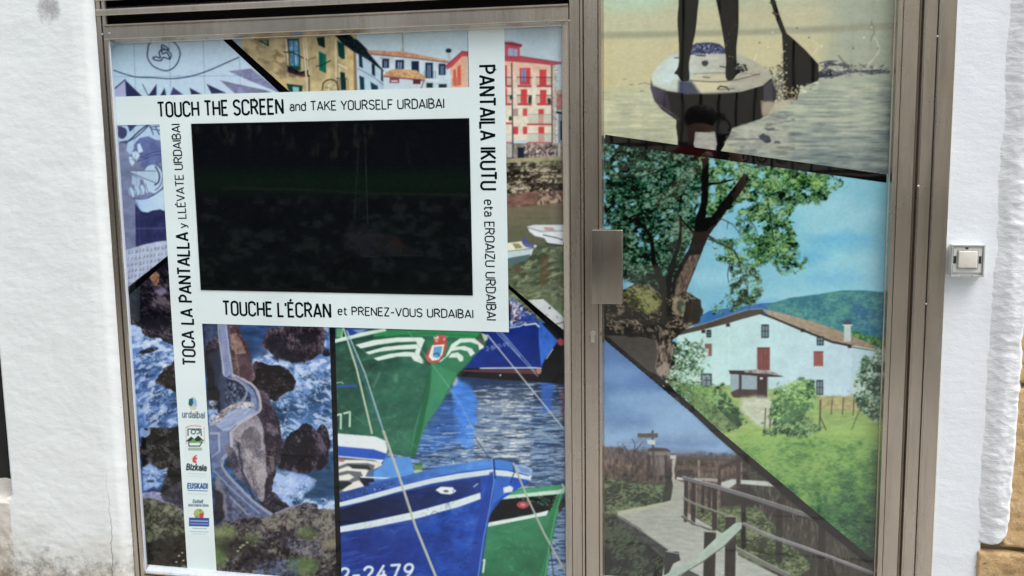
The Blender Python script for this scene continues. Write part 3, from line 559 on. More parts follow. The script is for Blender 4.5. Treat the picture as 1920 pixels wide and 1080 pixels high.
def art_boats():
    S = [(612, 600), (1070, 600), (1070, 1085), (625, 1085)]
    fill(S, ('24487c', '6f8fb0', (760, 720), (900, 900)))
    fill([(840, 690), (1070, 680), (1070, 760), (820, 760)], '1b2b44', .85, soft=20, tex=(.2, 20, 4, 120))
    nfill([(740, 700), (1070, 690), (1070, 1085), (700, 1085)], '1d3864', 24, 2.6, .50, 121, .8, 10); nfill([(740, 730), (1070, 715), (1070, 1085), (700, 1085)], 'a3b6c6', 22, 2.6, .56, 122, .8, 9)
    fill([(880, 740), (990, 735), (985, 860), (880, 860)], 'aebac0', .35, soft=40); nfill([(870, 740), (1000, 735), (990, 900), (860, 900)], 'dfe3df', 15, 2.2, .55, 123, .75, 10)
    nfill([(780, 780), (1070, 770), (1070, 950), (760, 950)], '2a3e5c', 26, 3, .57, 124, .8, 12)
    fill([(842, 705), (880, 720), (895, 745), (890, 800), (885, 840), (855, 830), (848, 760)], '2b7be0', .85, warp=5, soft=8, tex=(.15, 20, 3, 125)); fill([(790, 770), (830, 740), (850, 760), (855, 830), (800, 850), (770, 850)], '2258a8', .7, warp=6, soft=12, tex=(.25, 20, 3, 126)); fill([(1012, 715), (1036, 715), (1034, 770), (1016, 775)], '2a5fc0', .8, warp=4, soft=6)
    nfill([(760, 800), (890, 780), (890, 870), (740, 880)], '7fa4d4', 20, 2.6, .56, 127, .8, 12); ell(851, 712, 6, 11, 'cfc9b4', .7, warp=3, soft=4); ell(1011, 707, 4, 12, 'b5a9a4', .6, warp=3, soft=4)
    fill([(1050, 730), (1062, 730), (1062, 790), (1052, 790)], '7a3a44', .6, warp=3, soft=4, tex=(.3, 12, 2, 128))
    # blue boat, far right
    fill([(862, 650), (905, 620), (1060, 600), (1062, 720), (950, 712), (850, 705), (850, 690)], '17191f')
    fill([(905, 620), (960, 610), (1010, 602), (1045, 640), (1030, 662), (1014, 690), (1008, 700), (900, 690), (868, 690), (888, 650)], ('072a80', '062474', (900, 620), (1000, 690)), tex=(.1, 20, 12, 129)); fill([(1009, 600), (1046, 638), (1038, 650), (1022, 672), (1014, 688), (1010, 640)], '1f5fc0', tex=(.1, 5, 14, 130))
    fill([(1014, 690), (1022, 672), (1038, 650), (1062, 640), (1062, 720), (1020, 712)], '15161a'); line([(1036, 654), (1024, 672)], 2, 'b9bfc6'); ell(1051, 641, 6, 7, 'b4474c', .9, warp=1)
    line([(900, 690), (1000, 689), (1014, 690)], 2.6, 'c5cbd0'); fill([(862, 693), (1014, 692), (1010, 701), (870, 696)], '5d3536'); ell(1010, 695, 5, 6, 'b98a80', .8)
    line([(955, 614), (975, 611), (988, 604)], 2.2, 'b8c6d8'); line([(984, 609), (1004, 606), (1010, 612)], 2.8, 'cdd8e4')
    fill([(954, 555), (966, 562), (990, 580), (1006, 598), (956, 612)], '6d84a8', warp=1, tex=(.5, 5, 7, 131)); fill([(962, 566), (972, 570), (972, 600), (962, 602)], 'd6d4dc', .85); rect(974, 575, 978, 604, 'e2e4e8'); rect(956, 570, 959, 600, '28262c'); dabs([(956, 560), (990, 580), (1004, 598), (958, 610)], 130, ['1d3f8e', '2f56a8', 'c9cdd8', '2b1f2c', '7a3d40'], (2, 4), seed=19)
    fill([(976, 592), (1000, 590), (1008, 600), (975, 604)], '17348c', .8, warp=2)
    art_text('2-BI-2-91', (912, 657), (954, 648), 7, 1.2, 'b6bdd6', .75)
    ell(937.5, 703, 1.6, 1.6, 'e2e6ea'); 
    for a_, b_ in (((930, 622), (1008, 705)), ((940, 622), (1003, 696)), ((936, 622), (975, 668))): line([a_, b_], 1.3, 'c3cbe0', .85)
    line([(914, 628), (1060, 808)], 2.4, 'bcc2c4', .95)
    # green boat
    G1 = '1f4a3a'
    fill([(628, 615), (660, 615), (700, 615), (900, 620), (912, 632), (904, 652), (876, 682), (856, 702), (846, 722), (826, 755), (796, 800), (776, 850), (766, 858), (628, 820)], ('1d443a', '2a6450', (640, 700), (760, 760)), tex=(.12, 34, 20, 132))
    nfill([(630, 640), (790, 660), (790, 840), (630, 830)], '3f7a60', 30, 14, .56, 133, .55, 6, rot=-.4); nfill([(632, 640), (740, 640), (690, 700), (632, 700)], '142f27', 40, 18, .45, 134, .6, 6)
    tonal([(628, 640), (900, 630), (776, 856), (628, 820)], ['16382c', '2a6048', '4a8c68'], 20, 655, con=1.2, low=60, a=.28, soft=8)
    fill([(808, 680), (856, 700), (826, 755), (796, 800), (780, 842), (768, 858), (777, 800), (798, 730)], '35855f', tex=(.06, 12, 20, 135)); fill([(810, 682), (802, 700), (795, 730), (786, 780), (768, 856), (778, 858), (792, 800), (806, 730)], '1b5a38', .75, soft=3)
    fill([(800, 640), (900, 636), (876, 682), (856, 702), (826, 755), (812, 700)], '348a5c', .65, soft=10)
    fill([(700, 618), (900, 620), (908, 632), (880, 634), (760, 628), (700, 634)], '2a8650'); line([(700, 632), (800, 624), (890, 630)], 1.4, '1c5c3a', .7)
    fill([(625, 636), (680, 622), (722, 615), (724, 620), (680, 630), (626, 643)], 'c3dccb'); fill([(650, 614), (700, 614), (660, 628), (648, 630)], '1b3e8e'); fill([(660, 618), (690, 616), (672, 625)], '6f87b6'); rect(630, 615, 640, 632, '5ec27e', .7); line([(642, 615), (640, 634)], 1.6, 'b8dcc4')
    line([(628, 646), (670, 636), (720, 630)], 2, '123226', .6)
    # white wings
    Wg = 'cfe2d6'
    for p in ([(666, 646), (700, 637), (745, 632), (790, 632), (796, 637), (790, 650), (782, 646), (780, 640), (745, 641), (708, 646), (676, 653)],
              [(684, 660), (720, 650), (760, 646), (782, 645), (786, 652), (778, 654), (745, 655), (712, 659), (692, 664)],
              [(700, 671), (730, 663), (760, 659), (776, 660), (784, 672), (794, 680), (790, 681), (776, 676), (770, 668), (745, 668), (708, 676)],
              [(786, 640), (796, 636), (790, 652), (786, 664), (794, 678), (782, 672), (777, 660)],
              [(835, 668), (846, 645), (862, 634), (890, 634), (904, 642), (906, 652), (898, 656), (896, 646), (882, 641), (864, 642), (850, 652), (842, 664), (826, 678), (822, 678)],
              [(850, 650), (870, 648), (884, 653), (890, 662), (882, 668), (876, 658), (862, 655), (846, 658)],
              [(846, 662), (858, 660), (868, 668), (868, 676), (862, 678), (856, 670), (840, 670)]): fill(p, Wg)
    fill([(896, 634), (910, 640), (906, 652), (898, 650)], 'd6ddd2'); fill([(890, 634), (902, 622), (912, 630), (910, 650), (904, 646)], '39513a', .9, warp=1); fill([(902, 624), (914, 628), (914, 636), (908, 640)], 'c9d2bc', .85)
    # crest
    fill([(806, 650), (814, 642), (814, 634), (824, 626), (836, 630), (838, 644), (834, 660), (828, 672), (818, 680), (806, 680), (796, 672), (798, 666)], 'b04a3e'); fill([(810, 647), (833, 645), (829, 664), (822, 674), (810, 676), (803, 668)], 'e2e2da'); fill([(813, 650), (829, 649), (826, 664), (820, 671), (811, 669)], '4f9bc8'); line([(812, 664), (820, 662), (824, 668)], 2.4, '1f3a58', .9, warp=1); dabs([(812, 630), (838, 628), (836, 640), (812, 640)], 26, ['d8b0a4', 'c9493a', 'e8ddd0'], (1.5, 3), seed=20); line([(796, 672), (800, 680), (808, 682)], 3, '40302a', .8)
    line([(766, 622), (800, 670), (856, 745), (900, 830), (918, 860)], 1.1, '9eb0a4', .7); line([(890, 820), (918, 860)], 1.8, '2a3440', .8)
    line([(700, 724), (712, 698)], 2, '7aa68a', .5, soft=4); ell(742, 708, 4, 9, '6ea382', .45, soft=6)
    line([(630, 724), (667, 723)], 4.5, '1f4f9c', .95); line([(628, 718), (640, 716), (643, 719)], 1.4, 'b9c9d0')
    art_text('77', (634, 804), (662, 797), 26, 3.6, 'bfdcc6', .95, gap=.24)
    line([(640, 760), (690, 800)], 1.2, '5a9672', .5); line([(680, 790), (740, 780)], 1.2, '5a9672', .4)
    # white bow, left middle
    fill([(632, 812), (704, 818), (722, 826), (726, 842), (722, 860), (708, 872), (634, 875)], 'd3dfe6'); fill([(632, 836), (700, 842), (724, 850), (722, 862), (700, 860), (634, 854)], '1b4fb4'); fill([(634, 856), (700, 862), (715, 868), (700, 880), (690, 884), (690, 905), (634, 925)], '5f646c')
    for p in ([(634, 862), (680, 862), (714, 866), (716, 872), (700, 880), (702, 872), (690, 868), (650, 868), (634, 874)], [(634, 880), (650, 874), (680, 874), (690, 882), (682, 898), (676, 884), (650, 882), (634, 886)], [(634, 892), (654, 888), (664, 894), (654, 900), (634, 900)], [(640, 920), (660, 904), (672, 900), (684, 912), (660, 922)]): fill(p, 'd5d6cc')
    fill([(650, 870), (690, 872), (696, 880), (660, 878)], '2b3138'); fill([(634, 902), (652, 902), (660, 906), (642, 916), (634, 920)], '22262e'); ell(640, 863, 6, 2.6, 'a5564e', .8)
    fill([(722, 858), (768, 856), (776, 880), (772, 892), (745, 898), (700, 900), (700, 884), (716, 872)], '4a8cd8', tex=(.05, 12, 12, 136)); fill([(672, 894), (700, 896), (704, 912), (684, 914)], '161c2c'); line([(676, 894), (745, 897)], 2.4, 'cfe2ee'); fill([(690, 905), (730, 896), (760, 892), (760, 900), (700, 915)], '2a66b4')
    rect(776, 869, 792, 882, '5f8a5c'); ell(784, 870, 8, 2.6, '3e6a3c'); ell(783, 884, 9, 4, 'a9c49c', .9); line([(849, 864), (852, 874)], 2, 'b8c4cc')
    # green and black boat, bottom right
    fill([(905, 960), (945, 925), (960, 918), (1052, 909), (1057, 920), (1040, 980), (1028, 1050), (1024, 1085), (890, 1085)], ('35805a', '2a6848', (940, 990), (960, 1070)), tex=(.08, 30, 14, 137)); fill([(1030, 960), (1055, 912), (1046, 960), (1036, 1010), (1028, 1050), (1022, 1085), (1010, 1085), (1024, 1030)], '2a7d4c', .8)
    fill([(918, 950), (940, 936), (990, 932), (1044, 926), (1030, 958), (1000, 962), (912, 980)], '14161a', warp=1); fill([(940, 928), (1046, 918), (1057, 914), (1058, 924), (1046, 926), (990, 931), (938, 936)], 'c0d8cc'); fill([(950, 922), (1052, 908), (1050, 917), (940, 930)], '3f9c68', .9)
    fill([(912, 980), (1000, 964), (1028, 956), (1024, 966), (1000, 970), (910, 988)], 'd2dfdc'); ell(980, 946, 12, 6.5, 'b5494c', .9, warp=1); ell(980, 946, 5, 3, 'd08b84', .8); dabs([(960, 934), (1044, 928), (1034, 950), (990, 940)], 60, ['2c4a3a', '3f6a52', '0c0e10'], (2, 4), seed=21); fill([(1046, 950), (1058, 925), (1060, 946), (1048, 962)], '2a2c2e', .9)
    line([(1056, 908), (1040, 970), (1030, 1020), (1022, 1080)], 1.6, '6fc08e', .8); art_text('7', (901, 1073), (912, 1071), 22, 3.4, 'cfe0d6', .95)
    # blue boat in front
    fill([(628, 930), (700, 912), (760, 892), (830, 874), (925, 861), (962, 866), (990, 876), (998, 890), (990, 902), (968, 918), (940, 936), (920, 962), (910, 1000), (902, 1050), (896, 1085), (630, 1085)], ('062874', '0c49b2', (660, 940), (900, 1000)), tex=(.10, 44, 18, 138))
    tonal([(634, 940), (920, 890), (896, 1085), (636, 1085)], ['041c5c', '0c44a8', '3a74d0'], 26, 656, con=1.4, low=80, a=.35, soft=8)
    fill([(634, 955), (700, 936), (790, 915), (900, 893), (902, 924), (780, 960), (700, 976), (636, 985)], ('0d1836', '16347e', (660, 960), (890, 900)), tex=(.15, 20, 10, 139))
    fill([(634, 1000), (780, 985), (790, 1085), (636, 1085)], '0c2478', .6, soft=60)
    nfill([(640, 990), (890, 960), (890, 1080), (640, 1080)], '3a66c8', 60, 7, .60, 140, .35, 10, rot=-.25)
    fill([(628, 926), (680, 912), (740, 897), (830, 873), (924, 861), (924, 878), (880, 882), (830, 890), (740, 913), (680, 928), (630, 942)], ('1a3f8e', '3f82d2', (660, 925), (880, 875)), tex=(.1, 10, 6, 141)); dabs([(632, 934), (680, 918), (740, 902), (735, 912), (680, 928), (632, 942)], 40, ['0c1c4a', '8aa4cc'], (1.5, 3), seed=22)
    fill([(634, 942), (680, 930), (745, 912), (810, 896), (860, 887), (924, 879), (924, 889), (870, 896), (810, 906), (745, 922), (680, 940), (636, 950)], 'c3d3dc')
    fill([(924, 880), (950, 882), (990, 892), (997, 890), (994, 900), (960, 894), (924, 891)], 'c9d8e0'); fill([(926, 861), (960, 866), (962, 882), (926, 878)], '3479d0'); fill([(962, 870), (984, 872), (998, 880), (996, 892), (966, 884)], 'a6bdd8', .85); fill([(970, 874), (990, 878), (996, 886), (976, 884)], '5f87bc', .8, warp=1)
    fill([(924, 891), (960, 894), (948, 925), (925, 945), (914, 978)], '2460bc', .9, tex=(.08, 8, 14, 142))
    fill([(918, 885), (926, 884), (924, 930), (914, 985), (900, 1085), (876, 1085), (888, 1010), (902, 950)], '123a98', .85, soft=3); line([(922, 862), (926, 900), (918, 950), (906, 1010), (896, 1082)], 1.5, '8ab2e2', .8); line([(925, 862), (928, 896)], 3, '13306e')
    fill([(636, 987), (700, 975), (780, 958), (860, 936), (900, 923), (901, 935), (860, 950), (780, 972), (700, 988), (637, 998)], 'c9d9de')
    fill([(816, 918), (826, 912), (848, 913), (855, 920), (846, 927), (826, 925)], 'dbe2e4'); ell(836, 920.5, 5, 2.4, '5b6670'); fill([(943, 914), (956, 910), (962, 914), (960, 922), (944, 924)], 'cfd8dc'); line([(822, 928), (852, 930)], 3, '0a1638', .5, soft=3)
    line([(888, 912), (896, 906)], 2.2, 'c6d6e6', .8); line([(961, 868), (964, 885), (956, 905)], 1.4, '1b2a44')
    art_text('2-2479', (636, 1092), (772, 1083), 26, 5, 'd3dde6', .95, gap=.3, slant=.12)
    veins([(634, 640), (800, 650), (790, 840), (632, 830)], '6aa488', 40, .02, 651, .5, .5, .9, 6, .4); veins([(640, 990), (900, 940), (890, 1080), (640, 1080)], '5c86d8', 46, .018, 652, .45, .5, .4, 6, .4); veins([(640, 960), (900, 900), (890, 1080), (640, 1080)], '081a50', 38, .03, 653, .5, .5, -.3, 6, .4); veins([(905, 980), (1020, 970), (1020, 1080), (900, 1080)], '5aa880', 36, .02, 654, .5, .5, .5, 6, .4)
    
    # ropes
    line([(644, 616), (668, 690), (697, 812)], 3.2, 'c2cbb0', .95); line([(650, 620), (684, 700), (724, 826)], 2.8, '9dbcc0', .9); line([(646, 618), (682, 712), (718, 810)], 1.4, '2f6fb0', .85)
    line([(718, 808), (752, 906), (778, 986), (818, 1085)], 4.2, 'a8ac98', .97); line([(720, 808), (754, 906), (780, 986), (820, 1085)], 1.4, 'd9dcc6', .8)
    line([(962, 868), (990, 936), (1020, 1000), (1062, 1076)], 3.6, 'a9ac9e', .97); line([(1054, 908), (1062, 922)], 3, 'c5c9bc'); line([(1031, 1022), (1038, 1085)], 1.8, '2a3440', .9); line([(1034, 1014), (1050, 1030)], 1.4, 'b9c3c8', .7)
# ---------------------------------------------------------------- artwork, door panel
def art_paddle():
    S = [(1120, -20), (1690, -20), (1690, 350), (1120, 280)]
    fill(S, ('b4bd9c', 'a9ad92', (1200, 0), (1500, 250)), tex=(.04, 60, 10, 201))
    fill([(1120, -20), (1260, -20), (1230, 40), (1120, 50)], 'a6cdb8', .6, soft=60)
    fill([(1120, 20), (1330, 15), (1560, 10), (1560, 50), (1120, 62)], 'beb590', .6, soft=24)
    fill([(1120, 70), (1560, 60), (1540, 130), (1120, 180)], 'c4bc90', .8, soft=30); fill([(1560, -20), (1690, -20), (1690, 330), (1560, 250)], '8f9d90', .5, soft=60)
    fill([(1120, 60), (1400, 55), (1690, 41), (1690, 54), (1400, 66), (1120, 72)], '8b8a74', .6, soft=6)
    fill([(1450, 150), (1690, 138), (1690, 345), (1380, 310), (1400, 220)], 'a0ab98', .7, soft=24, tex=(.1, 30, 4, 202)); fill([(1500, 240), (1690, 230), (1690, 350), (1480, 330)], '6c7a80', .7, soft=40, tex=(.2, 26, 8, 203))
    fill([(1120, 170), (1230, 165), (1270, 240), (1120, 250)], 'b3b796', .6, soft=20, tex=(.1, 30, 4, 204)); nfill([(1120, 170), (1290, 190), (1290, 290), (1120, 250)], '8c917c', 40, 4, .56, 205, .6, 8); nfill([(1130, 185), (1290, 200), (1290, 290), (1130, 250)], 'd9dab4', 40, 3, .60, 206, .7, 8)
    nfill([(1380, 230), (1690, 150), (1690, 345), (1380, 300)], 'aab2a4', 36, 5, .57, 207, .6, 8); nfill([(1380, 200), (1690, 150), (1690, 345), (1380, 300)], '4d5a60', 30, 5, .60, 208, .6, 8)
    for x, y in ((1168, 148), (1180, 158), (1196, 157), (1206, 156), (1214, 158), (1200, 170)): line([(x, y), (x + 7, y - 1)], 1.3, '4c4a38', .7, warp=1)
    tonal([(1420, 205), (1500, 160), (1690, 148), (1690, 345), (1380, 310), (1370, 250)], ['4c5a5e', '71807e', '98a394', 'b8bea4'], 44, 660, asp=.09, soft=26, warp=4, con=1.15, low=80, grad=.5, a=.7); tonal([(1120, 180), (1260, 190), (1290, 290), (1120, 256)], ['8a8f78', 'a9ad90', 'c2c4a0', 'd8d8b0'], 44, 661, asp=.09, soft=14, warp=4, con=1.0, a=.5)
    # splash
    for k, (x, y) in enumerate([(1412, 115), (1424, 80), (1448, 60), (1516, 70), (1540, 85), (1600, 90), (1634, 50), (1646, 90), (1440, 88), (1494, 52), (1620, 70)]):
        ell(x, y, 2, 1.6, '5b5a4a' if k % 2 else 'd8dabc', .8, warp=1)
    line([(1634, 40), (1638, 60), (1632, 76)], 2, '66685a', .6, warp=2); line([(1640, 70), (1648, 90), (1636, 112), (1622, 124)], 2.4, 'd5d6bc', .55, sm=4, warp=2); line([(1522, 75), (1532, 82), (1528, 96), (1520, 104)], 1.6, 'd2d2b4', .7, sm=4); line([(1412, 118), (1418, 100)], 1.6, 'd8dabc', .7)
    fill([(1536, 135), (1545, 120), (1560, 116), (1590, 122), (1600, 132), (1640, 130), (1668, 132), (1668, 137), (1590, 137), (1560, 144), (1536, 145)], '3d3f4c', .8, warp=4, tex=(.5, 6, 3, 209)); line([(1536, 118), (1552, 114), (1568, 114)], 2.2, '3a3c48', .8); line([(1572, 104), (1584, 118), (1604, 130)], 3, '62665c', .8, sm=4, warp=1); fill([(1546, 126), (1570, 121), (1592, 130), (1570, 133)], 'b6b9a8', .8, warp=2); fill([(1534, 134), (1562, 132), (1558, 142), (1532, 146)], '1d2030', .8, warp=2)
    dabs([(1540, 118), (1665, 122), (1668, 138), (1540, 146)], 160, ['2c2f3a', 'c2c4ae', '6a6d66'], (1.5, 4), (.25, .5), ang=(-.3, .3), seed=40, a=.7)
    # paddle
    fill([(1438, -20), (1446, -20), (1462, 30), (1474, 62), (1484, 70), (1508, 92), (1534, 120), (1534, 150), (1515, 158), (1500, 165), (1494, 186), (1478, 188), (1468, 186), (1468, 100), (1466, 64), (1454, 34)], '15130f', tex=(.08, 20, 20, 210))
    dabs([(1464, 76), (1474, 76), (1476, 186), (1462, 186)], 60, ['c9c29a', 'e0dcbc', '77705a'], (1.5, 3), seed=41); dabs([(1440, 0), (1452, 0), (1464, 34), (1452, 34)], 20, ['b5ad8c', '100e08'], (1.5, 3), seed=42); dabs([(1430, 160), (1500, 160), (1490, 192), (1440, 196)], 130, ['2f2a20', 'b8ae88', '6f6750', 'd9d2a8'], (2, 4), (.3, .6), seed=43)
    dabs([(1432, 125), (1470, 120), (1470, 185), (1450, 186)], 260, ['2a2a30', '7a7868', 'c6c2a0', '4a4638'], (2, 4), (.25, .6), seed=44); dabs([(1500, 158), (1538, 152), (1530, 168), (1496, 174)], 50, ['cfcfae', '87897a'], (2, 5), (.2, .4), ang=(-.3, .3), seed=45)
    # board: deck, hull, pad
    fill([(1222, 150), (1228, 130), (1244, 112), (1264, 100), (1300, 98), (1380, 100), (1430, 124), (1446, 140), (1452, 165), (1440, 178), (1380, 176), (1300, 176), (1240, 165)], ('bcc9be', 'a5a390', (1260, 110), (1400, 170)), sm=4, tex=(.06, 16, 6, 211))
    fill([(1240, 128), (1264, 106), (1280, 116), (1276, 140), (1250, 160), (1232, 150)], 'c2d8d6', .7, soft=12); fill([(1296, 142), (1370, 140), (1366, 150), (1300, 152)], 'c9c096', .7, soft=6); fill([(1300, 150), (1370, 156), (1340, 172), (1308, 174)], 'cfc8a0', .8, soft=8)
    fill([(1292, 88), (1306, 80), (1330, 78), (1348, 82), (1360, 92), (1362, 100), (1330, 99), (1292, 102)], '3a4060', warp=1); dabs([(1292, 84), (1330, 77), (1358, 92), (1358, 100), (1292, 101)], 140, ['8d96b4', '20243a', '5b6488'], (1.5, 3), seed=46)
    ell(1321, 118, 6, 5, '2c3a38', .95, warp=1.5); line([(1304, 103), (1322, 104)], 2.4, '2f3330', .85, warp=1); line([(1350, 124), (1362, 126)], 2.2, '33322c', .8); line([(1264, 108), (1274, 108)], 1.8, '33322c', .8)
    line([(1300, 138), (1340, 136), (1400, 137), (1424, 140)], 1.4, '6e6648', .7); line([(1290, 150), (1340, 153), (1380, 149), (1424, 138)], 1.8, '4b4532', .8, sm=4); line([(1318, 144), (1330, 145)], 2.4, '5a4c34', .8); line([(1345, 166), (1350, 161), (1362, 163), (1366, 168)], 2.4, '2a261c', .9); line([(1346, 167), (1376, 166)], 1.8, '4a4436', .7)
    fill([(1220, 148), (1224, 160), (1250, 170), (1290, 176), (1340, 177), (1390, 172), (1430, 160), (1446, 146), (1452, 165), (1456, 176), (1450, 196), (1438, 216), (1425, 222), (1400, 230), (1370, 240), (1340, 243), (1300, 240), (1270, 226), (1240, 205), (1226, 188), (1219, 165)], ('4b465a', '1a1816', (1225, 160), (1300, 200)), tex=(.08, 20, 14, 212))
    fill([(1250, 172), (1290, 176), (1390, 173), (1432, 162), (1436, 200), (1424, 222), (1370, 240), (1330, 246), (1296, 236), (1262, 216)], '12100f', .85, soft=6); fill([(1430, 160), (1448, 148), (1456, 178), (1448, 200), (1430, 215)], '4c4a52', .75, soft=5); line([(1222, 156), (1250, 168), (1290, 176)], 1.6, 'b4b09a', .7); line([(1447, 140), (1460, 168)], 1.6, '7b786a', .7)
    fill([(1272, 150), (1296, 152), (1314, 176), (1270, 178)], '1e2440', .75, soft=6); ell(1438, 202, 10, 12, '7b6e60', .4, soft=6); line([(1234, 195), (1262, 214), (1290, 236)], 2, '8a836e', .5)
    # reflection of the rider in the print
    fill([(1268, 224), (1300, 222), (1360, 226), (1372, 242), (1362, 262), (1350, 285), (1346, 300), (1338, 300), (1342, 262), (1338, 250), (1310, 248), (1300, 268), (1306, 290), (1272, 282), (1270, 256), (1267, 236)], '0e0f12', tex=(.1, 10, 10, 213), warp=1)
    fill([(1303, 247), (1340, 246), (1344, 270), (1340, 300), (1306, 290), (1300, 270)], '989a94', .9, warp=1, tex=(.1, 12, 5, 214)); fill([(1376, 248), (1420, 226), (1470, 214), (1480, 290), (1370, 280), (1358, 268)], 'a3a598', .7, warp=4, soft=8, tex=(.15, 16, 6, 215)); ell(1434, 258, 10, 7, '2e3440', .85, warp=4); ell(1444, 240, 10, 3, '4a4d50', .7, warp=3); ell(1456, 268, 8, 3, '45484c', .7, warp=3)
    nfill([(1360, 240), (1490, 200), (1490, 290), (1360, 285)], '5b5d5a', 24, 4, .58, 216, .6, 8)
    fill([(1425, 190), (1470, 188), (1500, 176), (1470, 205), (1430, 222)], 'b8b093', .7, warp=3, soft=5)
    # legs of the rider
    fill([(1276, -20), (1308, -20), (1307, 20), (1303, 60), (1296, 90), (1291, 120), (1292, 148), (1284, 152), (1276, 150), (1270, 140), (1264, 137), (1270, 128), (1273, 110), (1272, 70), (1270, 40), (1272, 10)], '121112', sm=3, tex=(.1, 12, 18, 217)); fill([(1290, 0), (1307, 0), (1300, 60), (1292, 110), (1284, 100)], '1a1916', .5, soft=8)
    fill([(1342, -20), (1380, -20), (1384, 30), (1383, 60), (1380, 90), (1381, 118), (1386, 128), (1388, 134), (1380, 140), (1374, 148), (1364, 150), (1360, 140), (1361, 110), (1356, 70), (1349, 30)], '141211', sm=3, tex=(.1, 12, 18, 218))
    dabs([(1360, 50), (1384, 20), (1384, 60), (1376, 140), (1360, 130)], 30, ['b9b498', '8a8468'], (1, 2), seed=47, a=.8); dabs([(1376, 118), (1400, 122), (1400, 132), (1378, 134)], 30, ['1f2228', '77766a'], (2, 4), seed=48)

def art_farm():
    fill([(1120, 240), (1690, 320), (1690, 640), (1120, 640)], ('74b4cc', '7fc6d4', (1300, 520), (1560, 380)))
    fill([(1560, 330), (1690, 345), (1690, 640), (1640, 640)], '7fb4c8', .5, soft=50)
    for x, y, rx, ry in ((1560, 420, 60, 20), (1600, 490, 70, 16), (1540, 380, 60, 24), (1340, 520, 50, 14), (1480, 555, 60, 10), (1630, 400, 40, 14)): ell(x, y, rx, ry, '9ccfdb', .55, soft=26, warp=6)
    for x, y, rx, ry in ((1580, 450, 60, 12), (1500, 480, 50, 12), (1560, 520, 50, 8), (1400, 570, 60, 10)): ell(x, y, rx, ry, '56a6d2', .55, soft=24, warp=6)
    # hills
    fill([(1300, 600), (1330, 582), (1380, 575), (1430, 568), (1470, 566), (1480, 640), (1300, 640)], '2768a8', tex=(.06, 20, 8, 220))
    fill([(1434, 572), (1480, 558), (1540, 550), (1580, 544), (1620, 544), (1665, 548), (1668, 660), (1480, 640)], ('3a8286', '2c6f7c', (1500, 560), (1640, 640)), tex=(.16, 7, 4, 221)); fill([(1590, 572), (1610, 565), (1640, 590), (1668, 585), (1668, 645), (1620, 640), (1595, 605)], '1f5c92', .75, soft=10, warp=4, tex=(.14, 8, 6, 222)); nfill([(1440, 574), (1540, 556), (1665, 552), (1665, 600), (1560, 620), (1470, 590)], '5a9c82', 9, 5, .57, 223, .45, 8)
    tonal([(1438, 574), (1480, 559), (1540, 551), (1580, 546), (1620, 546), (1665, 550), (1668, 650), (1600, 630), (1500, 600)], ['1f5c80', '2f7480', '44898a', '66a690'], 5, 626, asp=.6, soft=3, warp=1, con=2, a=.55)
    fill([(1590, 620), (1620, 625), (1668, 640), (1668, 690), (1620, 650)], '3f8050', .9, warp=4, tex=(.3, 6, 5, 224)); dabs([(1590, 618), (1665, 640), (1665, 660), (1610, 640)], 150, ['7aa850', '2c5f40', '4f8a48'], (2, 4), seed=49)
    # meadow
    fill([(1280, 720), (1668, 720), (1668, 1085), (1560, 1085), (1330, 800)], ('8fae62', '3f6a44', (1560, 815), (1560, 940)), tex=(.10, 16, 5, 225)); fill([(1390, 810), (1668, 800), (1668, 850), (1450, 850)], '97c05a', .6, soft=20)
    nfill([(1380, 835), (1668, 825), (1668, 1085), (1560, 1085), (1400, 870)], '33603e', 9, 6, .52, 226, .5, 7, octv=5); nfill([(1380, 820), (1668, 820), (1668, 1000), (1500, 960), (1400, 860)], '7fae62', 9, 3, .58, 227, .5, 8)
    tonal([(1380, 815), (1668, 815), (1668, 1085), (1560, 1085), (1400, 866)], ['1c3c2e', '2c5838', '447442', '6a984c', '88b05c'], 6, 627, asp=.45, soft=8, warp=3, con=.8, lw=.8, grad=1.2, a=.85)
    dabs([(1390, 830), (1660, 830), (1660, 1060), (1560, 1060), (1430, 900)], 2600, ['4a7a4a', '5c9656', '3a6440', '74a860'], (1.5, 4), (.2, .5), ang=(-.6, .6), seed=50, a=.35)
    fill([(1640, 850), (1668, 840), (1668, 1085), (1630, 1085)], '26483a', .5, soft=16)
    # farmhouse
    W = [(1268, 630), (1420, 584), (1560, 640), (1600, 652), (1650, 660), (1648, 745), (1540, 742), (1380, 720), (1270, 730)]
    fill(W, ('b4dcd8', 'b5d3df', (1330, 620), (1600, 700)), tex=(.03, 24, 20, 228)); fill([(1600, 652), (1652, 660), (1650, 745), (1590, 745)], 'a8cad0', .7)
    line([(1366, 608), (1368, 720)], 2, 'cfe6ea', .6)
    fill([(1268, 622), (1300, 612), (1330, 604), (1366, 592), (1400, 582), (1428, 579), (1432, 586), (1424, 589), (1390, 598), (1364, 606), (1320, 617), (1272, 628)], '4a433c'); line([(1272, 620), (1330, 603), (1400, 580), (1428, 578)], 2, '9d9282', .8)
    fill([(1428, 578), (1470, 588), (1530, 604), (1590, 626), (1650, 652), (1630, 655), (1600, 649), (1560, 640), (1500, 614), (1440, 590)], ('a69680', '93846e', (1440, 580), (1600, 640)), tex=(.12, 6, 2, 229, .4)); line([(1426, 587), (1450, 596), (1500, 617), (1560, 641), (1596, 648)], 3.6, '2b2624'); line([(1596, 648), (1650, 657)], 1.8, 'ccd2cc')
    for x, y in ((1364, 606), (1318, 618), (1504, 616), (1592, 646)): rect(x - 3, y, x + 4, y + 6, '2f2826')
    rect(1582, 608, 1595, 640, 'b3c6c2'); fill([(1580, 604), (1586, 600), (1594, 601), (1597, 608), (1581, 608)], '44484e'); line([(1580, 609), (1598, 609)], 2, 'cfdcdc')
